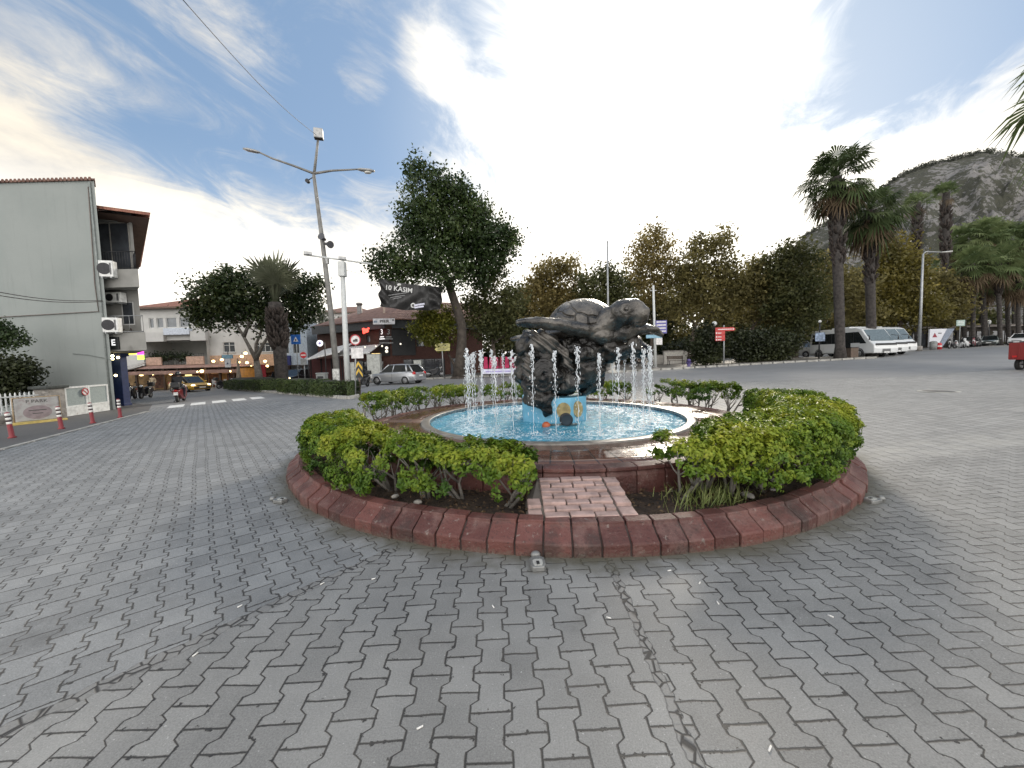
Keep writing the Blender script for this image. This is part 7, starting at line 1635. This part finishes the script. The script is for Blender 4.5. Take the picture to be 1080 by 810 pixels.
# row of park trees behind the fountain
parkg = 'park trees behind the fountain'
def ptree(label, px, Y, clumps, n, leaf, mat, tr=.25, **k): b_ = on(px, Y); return tree(label, (b_.x, Y, b_.z + .1), [cl(*c[:3], Y, *c[3:]) for c in clumps], n, leaf, mat, tr, group=parkg, **k)
ptree('golden autumn tree just right of the big dark tree', 575, 44, [(580, 290, 17), (598, 284, 15), (565, 305, 14), (590, 312, 20), (610, 300, 13), (572, 330, 18), (600, 335, 18)], 9000, .36, AUT2, .22, sig=.5, hollow=.3)
ptree('dark green park tree behind the flagpole', 628, 42, [(636, 293, 15), (622, 300, 14), (650, 302, 14), (634, 318, 20), (615, 325, 14), (655, 325, 16), (635, 342, 18)], 9000, .34, OLV, .24, sig=.45, hollow=.3)
ptree('tall airy golden tree right of the flagpole with sky between its leaves', 686, 46, [(688, 252, 14), (676, 270, 15), (700, 268, 15), (690, 288, 20), (670, 295, 14), (710, 290, 13), (690, 310, 18)], 8200, .34, AUT2, .20, sig=.5, twigs=1.3, hollow=.3, fork=.35)
ptree('broad brown autumn tree behind the blue sign mast', 727, 43, [(735, 280, 20), (755, 262, 15), (760, 285, 20), (722, 300, 18), (745, 308, 24), (772, 305, 18), (715, 325, 16), (752, 332, 22), (763, 248, 9), (735, 258, 10)], 14000, .36, AUT, .26, sig=.5, hollow=.3)
ptree('brown and green plane tree behind the red direction signs', 790, 44, [(800, 290, 16), (785, 300, 16), (812, 305, 18), (790, 322, 20), (815, 330, 18), (798, 280, 9)], 9000, .36, AUT, .26, sig=.5, hollow=.3)
ptree('round dark green tree left of the tall palms', 838, 42, [(835, 268, 16), (820, 280, 16), (850, 278, 16), (830, 300, 22), (855, 305, 18), (840, 328, 24), (818, 322, 16), (858, 325, 14), (836, 350, 14)], 15000, .34, OLV, .26, sig=.45, hollow=.3)
ptree('olive green tree low beneath the golden crowns behind the turtle', 655, 50, [(640, 330, 20), (670, 332, 20), (700, 335, 20), (655, 350, 14), (690, 352, 14)], 9000, .4, OLV, .24, sig=.5, hollow=.3)
ptree('dull olive tree behind the drooping tree and left jets', 555, 48, [(545, 330, 20), (560, 345, 18), (530, 345, 18), (580, 350, 16)], 7000, .4, OLV, .24, sig=.5, hollow=.3)
ptree('yellow brown tree rising behind the minibuses left of the second palm', 880, 50, [(870, 280, 16), (872, 302, 20), (900, 300, 20), (880, 325, 22), (905, 325, 18)], 9000, .42, AUT, .25, sig=.55, hollow=.3)
ptree('tall yellow brown tree behind the minibuses right of the second palm', 950, 52, [(945, 262, 15), (938, 280, 18), (958, 285, 18), (930, 300, 18), (955, 310, 22), (925, 325, 18), (975, 325, 20), (950, 332, 18)], 15000, .42, leaf_mat('yellow brown leaves', [(0, (.045, .042, .010)), (.5, (.13, .112, .024)), (1, (.24, .195, .045))], .38), .28, sig=.55, hollow=.3)
ptree('reddish brown tree above the motorcycles and advert stand', 990, 56, [(985, 300, 16), (1000, 310, 16), (990, 330, 18), (1010, 330, 14), (975, 312, 12)], 8000, .44, AUT, .25, sig=.55, hollow=.3)
# dark shrubs at the park edge
for l, px, Y, cs, n in (('mass of dark shrubbery right of the red direction signs', 800, 37.5, [(785, 365, 16), (805, 362, 18), (825, 362, 16), (815, 375, 14), (790, 378, 12)], 12000), ('tall dark bush left of the red direction signs', 742, 36.5, [(742, 350, 10), (738, 365, 13), (750, 368, 13), (745, 378, 12), (757, 360, 10)], 6500)):
    b_ = on(px, Y); tree(l, (b_.x, Y, b_.z + .1), [cl(*c, Y) for c in cs], n, .26, SHR, .12, 'bush', cat='bush', sig=.32, hollow=.25, fork=.3)
# deeper row closing the park
bg_n = 0
for px, top_, mat_, l in ((530, 318, OLV, 'far park tree behind the drooping tree'), (565, 300, OLV, 'far park tree behind the golden autumn tree'), (610, 305, AUT, 'far park tree seen left of the flagpole'), (662, 300, OLV, 'far park tree seen between flagpole and airy golden tree'), (712, 305, AUT, 'far park tree seen left of the broad brown tree'), (765, 295, OLV, 'far park tree behind the broad brown tree'), (810, 295, AUT, 'far park tree behind the plane tree'), (862, 300, OLV, 'far park tree behind the tall palm'), (915, 300, AUT, 'far park tree behind the second minibus'), (1015, 318, OLV, 'far park tree behind the motorcycles')):
    Y = 66; b_ = on(px, Y); tree(l, (b_.x, Y, b_.z), [cl(px - 12, top_ + 22, 20, Y), cl(px + 14, top_ + 20, 20, Y), cl(px, top_ + 45, 24, Y), cl(px - 20, top_ + 55, 18, Y), cl(px + 22, top_ + 55, 18, Y)], 4200, .7, mat_, .3, group='far park trees closing the view', sig=.8, hollow=.3)
# undergrowth between the park trunks
n = 16000; xx = RNG.uniform(-8, 44, n); yy = RNG.uniform(52, 64, n) ; zz_ = RNG.uniform(0, 1, n) ** .8 * (2.6 + 1.2 * np.sin(xx * .7) + 1.0 * np.sin(xx * 1.9 + 1))
C = np.stack([xx, yy, np.interp(xx, XG, _ZG) + .1 + zz_], 1); V, Q, rnd = leaf_arrays(C, RNG.normal(size=(n, 3)) + np.array([0, -.5, .4]), .55, .6)
props(np_mesh('undergrowth', V, Q, SHR, None, rnd), 'dark mass of undergrowth deep under the park trees', 'undergrowth', None, 'stuff')

# ------------------------------------------------------------------ palms
FROND = leaf_mat('palm fronds', [(0, (.02, .034, .013)), (.5, (.05, .072, .027)), (1, (.11, .135, .06))], .3, .75, .4, .12)
FROND2 = leaf_mat('pale palm fronds', [(0, (.05, .075, .028)), (.5, (.12, .16, .065)), (1, (.24, .28, .13))], .35, .75, .4, .12)
DEAD = leaf_mat('dead palm fronds', [(0, (.05, .035, .022)), (.5, (.11, .08, .05)), (1, (.20, .155, .10))], .2, .85, .4, .1)
PTR = M('palm trunk', (.046, .040, .036), .95, var=.45, scale=5, bmp=.9, bscale=7); PST = M('palm leaf stubs', (.036, .027, .022), .9, var=.6, scale=7, bmp=.7)
def fronds(name, n, rad, mat, parent, top, el0, el1, droop, nl=18, seed=0, pet=.48, wdt=.043):
    rg = np.random.default_rng(seed); VV, rn = [], []
    for i in range(n):
        az = 2 * math.pi * (i * .381966 + rg.uniform(-.04, .04)); el = el0 + (el1 - el0) * (i + .5) / n + rg.normal(0, .14); r = rad * rg.uniform(.72, 1.12)
        d = np.array([math.cos(az) * math.cos(el), math.sin(az) * math.cos(el), math.sin(el)]); sd_ = np.array([-math.sin(az), math.cos(az), 0]); up_ = np.cross(d, sd_) * -1.0
        sd_ = sd_ * math.cos(rg.normal(0, .3)) + np.cross(d, sd_) * math.sin(rg.normal(0, .3))
        hub = np.array(top) + d * r * pet - np.array([0, 0, .10 * r * pet * droop]); tone = rg.uniform(0, 1); dn = np.array([0, 0, -1.0])
        pw = .022 * rad; b0_ = np.array(top) + rg.normal(0, .05, 3); VV.append([b0_ - sd_ * pw, b0_ + sd_ * pw, hub + sd_ * pw * .6, hub - sd_ * pw * .6]); rn += [tone * .5] * 4
        for k in range(nl):
            a = (k / (nl - 1) - .5) * R(215); ll = r * (1 - pet) * (1.0 - .28 * abs(a) / R(107)) * rg.uniform(.75, 1.12)
            v = d * math.cos(a) + sd_ * math.sin(a); v = v / np.linalg.norm(v); mid = hub + v * ll * .55 + dn * droop * ll * .10; tip = hub + v * ll * .92 + dn * droop * ll * rg.uniform(.25, .6); wv = np.cross(v, np.cross(d, sd_)); wv = wv / np.linalg.norm(wv) * ll * wdt
            VV.append([hub, mid + wv, tip, mid - wv]); rn += [np.clip(tone * .6 + rg.uniform(0, .4), 0, 1)] * 4
    V = np.array(VV).reshape(-1, 3); return np_mesh(name, V, np.arange(len(V)).reshape(-1, 4), mat, parent, np.array(rn))
def palm(label, base, top, r0, r1, rad, n, mat=FROND, stub=(.55, 1.0), skirt=30, shaggy=.09, seed=0, group=None, el=(-.5, 1.35), droop=1.0, name='palm_tree', swell=1.0):
    t = thing(name, label, 'palm tree', base, 0, group); tp = Vector(top) - Vector(base)
    rad_ = lambda u: r0 + (r1 - r0) * u
    pts = [tp * u + Vector((.06 * math.sin(u * 5 + seed), 0, 0)) * tp.length * .05 for u in np.linspace(0, 1, 14)]; pts[0] = pts[0] - Vector((0, 0, .2))
    MB().tube(pts, [rad_(u) * (1.5 if i == 0 else 1.0) for i, u in enumerate(np.linspace(0, 1, 14))], 14).build('trunk', PTR, t)
    mb = MB(); rr = random.Random(seed)
    for k in range(int(150 * (stub[1] - stub[0]) / .45)):                  # cut leaf bases clinging to the upper trunk
        u = stub[0] + (stub[1] - stub[0]) * rr.random(); a = rr.uniform(0, 6.28); c = tp * u; q = rad_(u) * (1 + .25 * swell * math.sin(math.pi * (u - stub[0]) / (stub[1] - stub[0]))); dv = Vector((math.cos(a), math.sin(a), 0))
        mb.tube([c + dv * q * .7 - Vector((0, 0, .1)), c + dv * (q + shaggy * .6) + Vector((0, 0, shaggy * 1.5)), c + dv * (q + shaggy * 1.7 * rr.uniform(.6, 1.2)) + Vector((0, 0, shaggy * 3.2))], [shaggy * .85, shaggy * .7, shaggy * .25], 5)
    mb.build('leaf_bases', PST, t)
    fronds('crown', n, rad, mat, t, tp, el[1], el[0], droop, 20, seed)
    if skirt: fronds('dead_fronds', skirt, rad * .92, DEAD, t, tp - Vector((0, 0, rad * .12)), -.55, -1.4, 1.3, 14, seed + 50, .5)
    return t
def ppalm(label, px, Y, tpx, tpy, *a, **k): b_ = on(px, Y); return palm(label, (b_.x, Y, b_.z), at(tpx, tpy, Y), *a, **k)
ppalm('tallest fan palm standing in front of the nearest minibus', 885.5, 34.6, 882, 187, .36, .40, 3.7, 58, stub=(.52, .97), skirt=22, shaggy=.13, seed=1, el=(-.75, 1.4))
ppalm('second tall fan palm with a drooping skirt before the minibus front', 919, 36.5, 917, 222, .36, .38, 3.6, 50, stub=(.5, .97), skirt=44, shaggy=.12, seed=2, el=(-1.0, 1.2), droop=1.3)
ppalm('slender tufted palm rising behind the street lamp', 967, 52, 967, 214, .30, .34, 2.1, 34, FROND2, stub=(.45, .97), skirt=6, shaggy=.14, seed=3, el=(-.2, 1.4))
ppalm('slender tufted palm right of the street lamp against the hill', 995, 56, 997.5, 203, .34, .40, 2.2, 36, FROND2, stub=(.5, .92), skirt=4, shaggy=.16, seed=4, el=(.0, 1.4))
BRUSH = leaf_mat('grey green fronds', [(0, (.05, .058, .035)), (.5, (.115, .125, .08)), (1, (.22, .23, .16))], .3, .75, .4, .12)
Yt = 33.5; b_ = on(297, Yt); palm('stout shaggy palm with upright grey green fronds on the planted strip', (b_.x, Yt, b_.z), at(290, 319, Yt), .52, .50, 4.5, 20, BRUSH, stub=(.46, .88), skirt=0, shaggy=.17, seed=5, el=(.85, 1.5), droop=.3, swell=1.2)
for i, (px, py, Y, l) in enumerate([(1015, 262, 60, 'leftmost leafy fan palm of the green clump below the hill'), (1038, 255, 58, 'tallest fan palm in the middle of the green clump'), (1060, 258, 60, 'fan palm of the green clump left of the picture edge'), (1082, 255, 58, 'fan palm of the green clump cut by the right edge'), (1026, 285, 55, 'shorter fan palm in front of the green clump'), (1052, 283, 56, 'low fan palm in front of the green clump above the white crossover'), (1007, 284, 63, 'small fan palm tucked under the leftmost palm of the green clump'), (1034, 274, 64, 'fan palm squeezed behind the middle of the green clump'), (1070, 276, 63, 'fan palm behind the right part of the green clump'), (1072, 300, 57, 'lowest fan palm of the green clump near the right edge'), (1038, 303, 59, 'low fan palm in the shade under the middle of the green clump')]):
    ppalm(l, px + random.uniform(-3, 3), Y, px, py - 7, .26, .25, 3.9, 44, FROND2, stub=(.6, .95), skirt=16, shaggy=.12, seed=20 + i, el=(-.7, 1.3), group='green clump of palms below the hill')
palm('near palm outside the frame whose frond tips hang in at the upper right', (12.6, 8.2, gz(12.6)), at(1195, 58, 8.8), .25, .22, 2.15, 34, FROND2, stub=(.6, .97), skirt=8, shaggy=.06, seed=40, el=(-.6, 1.2), droop=1.4)

# planted strip of the side street: kerb, clipped box hedges
ix = [G(*q) for q in ((243, 411), (300, 415.5), (367, 421), (377, 419.5), (374, 416))]; far_ = [(-14.0, 26), (-22, 36.5), (-27.5, 40)]
poly = [(p_.x, p_.y) for p_ in ix] + [(-8.6, 20.5), (-14.5, 30), (-24, 40.5)]
overlay('planting_strip', poly, M('strip soil', (.06, .048, .035), .95, bmp=.6), .10, thick=.2); kerb_line(poly + [poly[0]], 'kerb', .18, .14)
BOX = leaf_mat('box hedge leaves', [(0, (.016, .030, .008)), (.5, (.040, .065, .016)), (1, (.085, .115, .03))], .2)
def box_hedge(label, a, b_, wd, h, n, leaf=.085):
    a, b_ = Vector(a), Vector(b_); t = thing('box_hedge', label, 'hedge', (a.x, a.y, gz(a.x) + .1), 0, 'low box hedges of the planted strip'); d = b_ - a; L_ = d.length; d.normalize(); nn = Vector((-d.y, d.x, 0))
    u = RNG.uniform(0, L_, n); s = RNG.choice(5, n, p=[.29, .29, .29, .065, .065]); q = RNG.uniform(-1, 1, n); pos = np.zeros((n, 3)); nor = np.zeros((n, 3)); jit = RNG.normal(0, .03, n)
    lump = np.array([.08 * mnoise.noise(Vector((k * 1.6, a.x, 0))) for k in u])
    u = np.where(s == 3, RNG.normal(0, .03, n), np.where(s == 4, L_ + RNG.normal(0, .03, n), u))
    side = np.where(s == 0, -1.0, np.where(s == 1, 1.0, q)); zz = np.where(s == 2, h + lump, (h + lump) * np.where(s > 2, RNG.uniform(0, 1, n), q * .5 + .5))
    dv, nv = np.array(d), np.array(nn); pos = dv * u[:, None] + nv * (side * wd / 2 + jit)[:, None] + np.array([0, 0, 1.0]) * (zz + jit)[:, None]; nor = nv * np.where(s < 2, side, 0)[:, None] + dv * np.where(s == 3, -1.0, np.where(s == 4, 1.0, 0))[:, None] + np.array([0, 0, 1.0]) * np.where(s == 2, 1, .3)[:, None] + RNG.normal(0, .4, (n, 3)); pos[:, 2] += gz(a.x) * 0
    pos[:, 2] += np.interp(a.x + dv[0] * u, XG, _ZG) - gz(a.x)
    V, Q, rnd = leaf_arrays(pos, nor, leaf, .6); np_mesh('foliage', V, Q, BOX, t, rnd)
    q_ = MB(); q_.tube([Vector((0, 0, h * .4)) + d * .15, Vector((0, 0, h * .45)) + d * L_ * .5 + Vector((0, 0, (gz((a.x + b_.x) / 2) - gz(a.x)))), d * (L_ - .15) + Vector((0, 0, h * .4 + gz(b_.x) - gz(a.x)))], [wd * .42] * 3, 8).build('branches', M('inner twigs', (.02, .022, .012), .9, bmp=.8), t)
    return t
def gp(px, py): p_ = G(px, py); return (p_.x, p_.y, 0)
box_hedge('low box hedge left of the stout palm trunk', gp(247, 410.5), gp(288, 412.8), 1.6, .75, 9000, .11); box_hedge('low box hedge between the palm and the litter bin', gp(304, 414), gp(336, 416.8), 1.3, .72, 7000, .10); box_hedge('low box hedge beside the foot of the pale mast', gp(338, 417), gp(362, 418.9), 1.1, .66, 6000, .09); box_hedge('last tuft of box hedge right of the pale mast', gp(370, 418.6), gp(377, 418.2), .8, .62, 2500, .08)

# ------------------------------------------------------------------ rocky hill
def hill():
    Yh = 620.0; prof = [(700, 372), (760, 340), (800, 300), (835, 262), (850, 247), (868, 238), (885, 228), (905, 214), (925, 203), (942, 190), (955, 182), (975, 175), (1000, 169), (1025, 163), (1037, 160), (1060, 164), (1085, 165), (1120, 158), (1180, 150), (1260, 165), (1400, 210), (1600, 290)]
    P_ = [at(px, py, Yh) for px, py in prof]; xs = np.array([p_.x for p_ in P_]); zs = np.array([p_.z for p_ in P_]); nx, ny = 260, 120; vs, fs = [], []
    for j in range(ny + 1):
        v = j / ny
        for i in range(nx + 1):
            x = xs[0] + (xs[-1] - xs[0]) * i / nx; h = np.interp(x, xs, zs); y = 330 + 290 * v if v < .999 else 640
            f = (v ** .8) ; z = h * f
            y2 = 330 + (Yh - 330) * v; k = (y2 / Yh); q = Vector((x * .012, y2 * .012, 0)); am = h * .19 * math.sin(math.pi * min(1, v * 1.12)) ** .7
            r_ = mnoise.noise(q) + .5 * mnoise.noise(q * 2.3) + .3 * abs(mnoise.noise(q * 5.2)) + .16 * mnoise.noise(q * 11) ; rd = 1.6 * mnoise.noise(Vector((x * .05, v * 2, 3))) + (2.2 * mnoise.noise(Vector((x * .13, 0, 1))) if v > .95 else 0)
            vs.append((x * (k + (1 - k) * .55), y2, z + am * r_ + rd * v + h * .0))
    for j in range(ny):
        for i in range(nx): q = j * (nx + 1) + i; fs.append([q, q + 1, q + nx + 2, q + nx + 1])
    m, nt, b, o = new_mat('hillside'); co = obj_co(nt); n = noise_tex(nt, co, .022, 10, .7, .6); f = noise_tex(nt, co, .14, 8, .75); ge = nt.nodes.new('ShaderNodeNewGeometry'); sp = nt.nodes.new('ShaderNodeSeparateXYZ'); nt.links.new(ge.outputs['True Normal'], sp.inputs[0])
    shr = (n * .4 + f * .6).smooth(.465, .50); rock = mixc(nt, f.smooth(.35, .65), (.19, .18, .17), (.36, .345, .33)); veg = mixc(nt, f.smooth(.4, .6), (.036, .038, .026), (.075, .075, .052))
    c = mixc(nt, shr, rock, veg); link(nt, c, b.inputs['Base Color']); b.inputs['Roughness'].default_value = .95; bump(nt, b, f + n, 1.0, 6.0)
    props(MB().add(vs, fs, 0, True).build('hill', m, fix=False), kind='structure')
    n_ = 900; xx = RNG.uniform(at(845, 250, Yh).x, at(1120, 170, Yh).x, n_); C, S_ = [], []
    for x in xx: h = np.interp(x, xs, zs); C.append((x, Yh + RNG.uniform(-8, 6), h + RNG.uniform(-5, 3.0)))
    C = np.repeat(np.array(C), 14, 0) + RNG.normal(0, 1.5, (n_ * 14, 3)); V, Q, rnd = leaf_arrays(C, RNG.normal(size=C.shape), 2.0, .7); props(np_mesh('hilltop_woods', V, Q, leaf_mat('far pine scrub', [(0, (.03, .034, .026)), (1, (.075, .08, .06))], .1, .8), None, rnd), 'line of dark scrub and pines along the hilltop', 'woods', None, 'stuff')
hill()
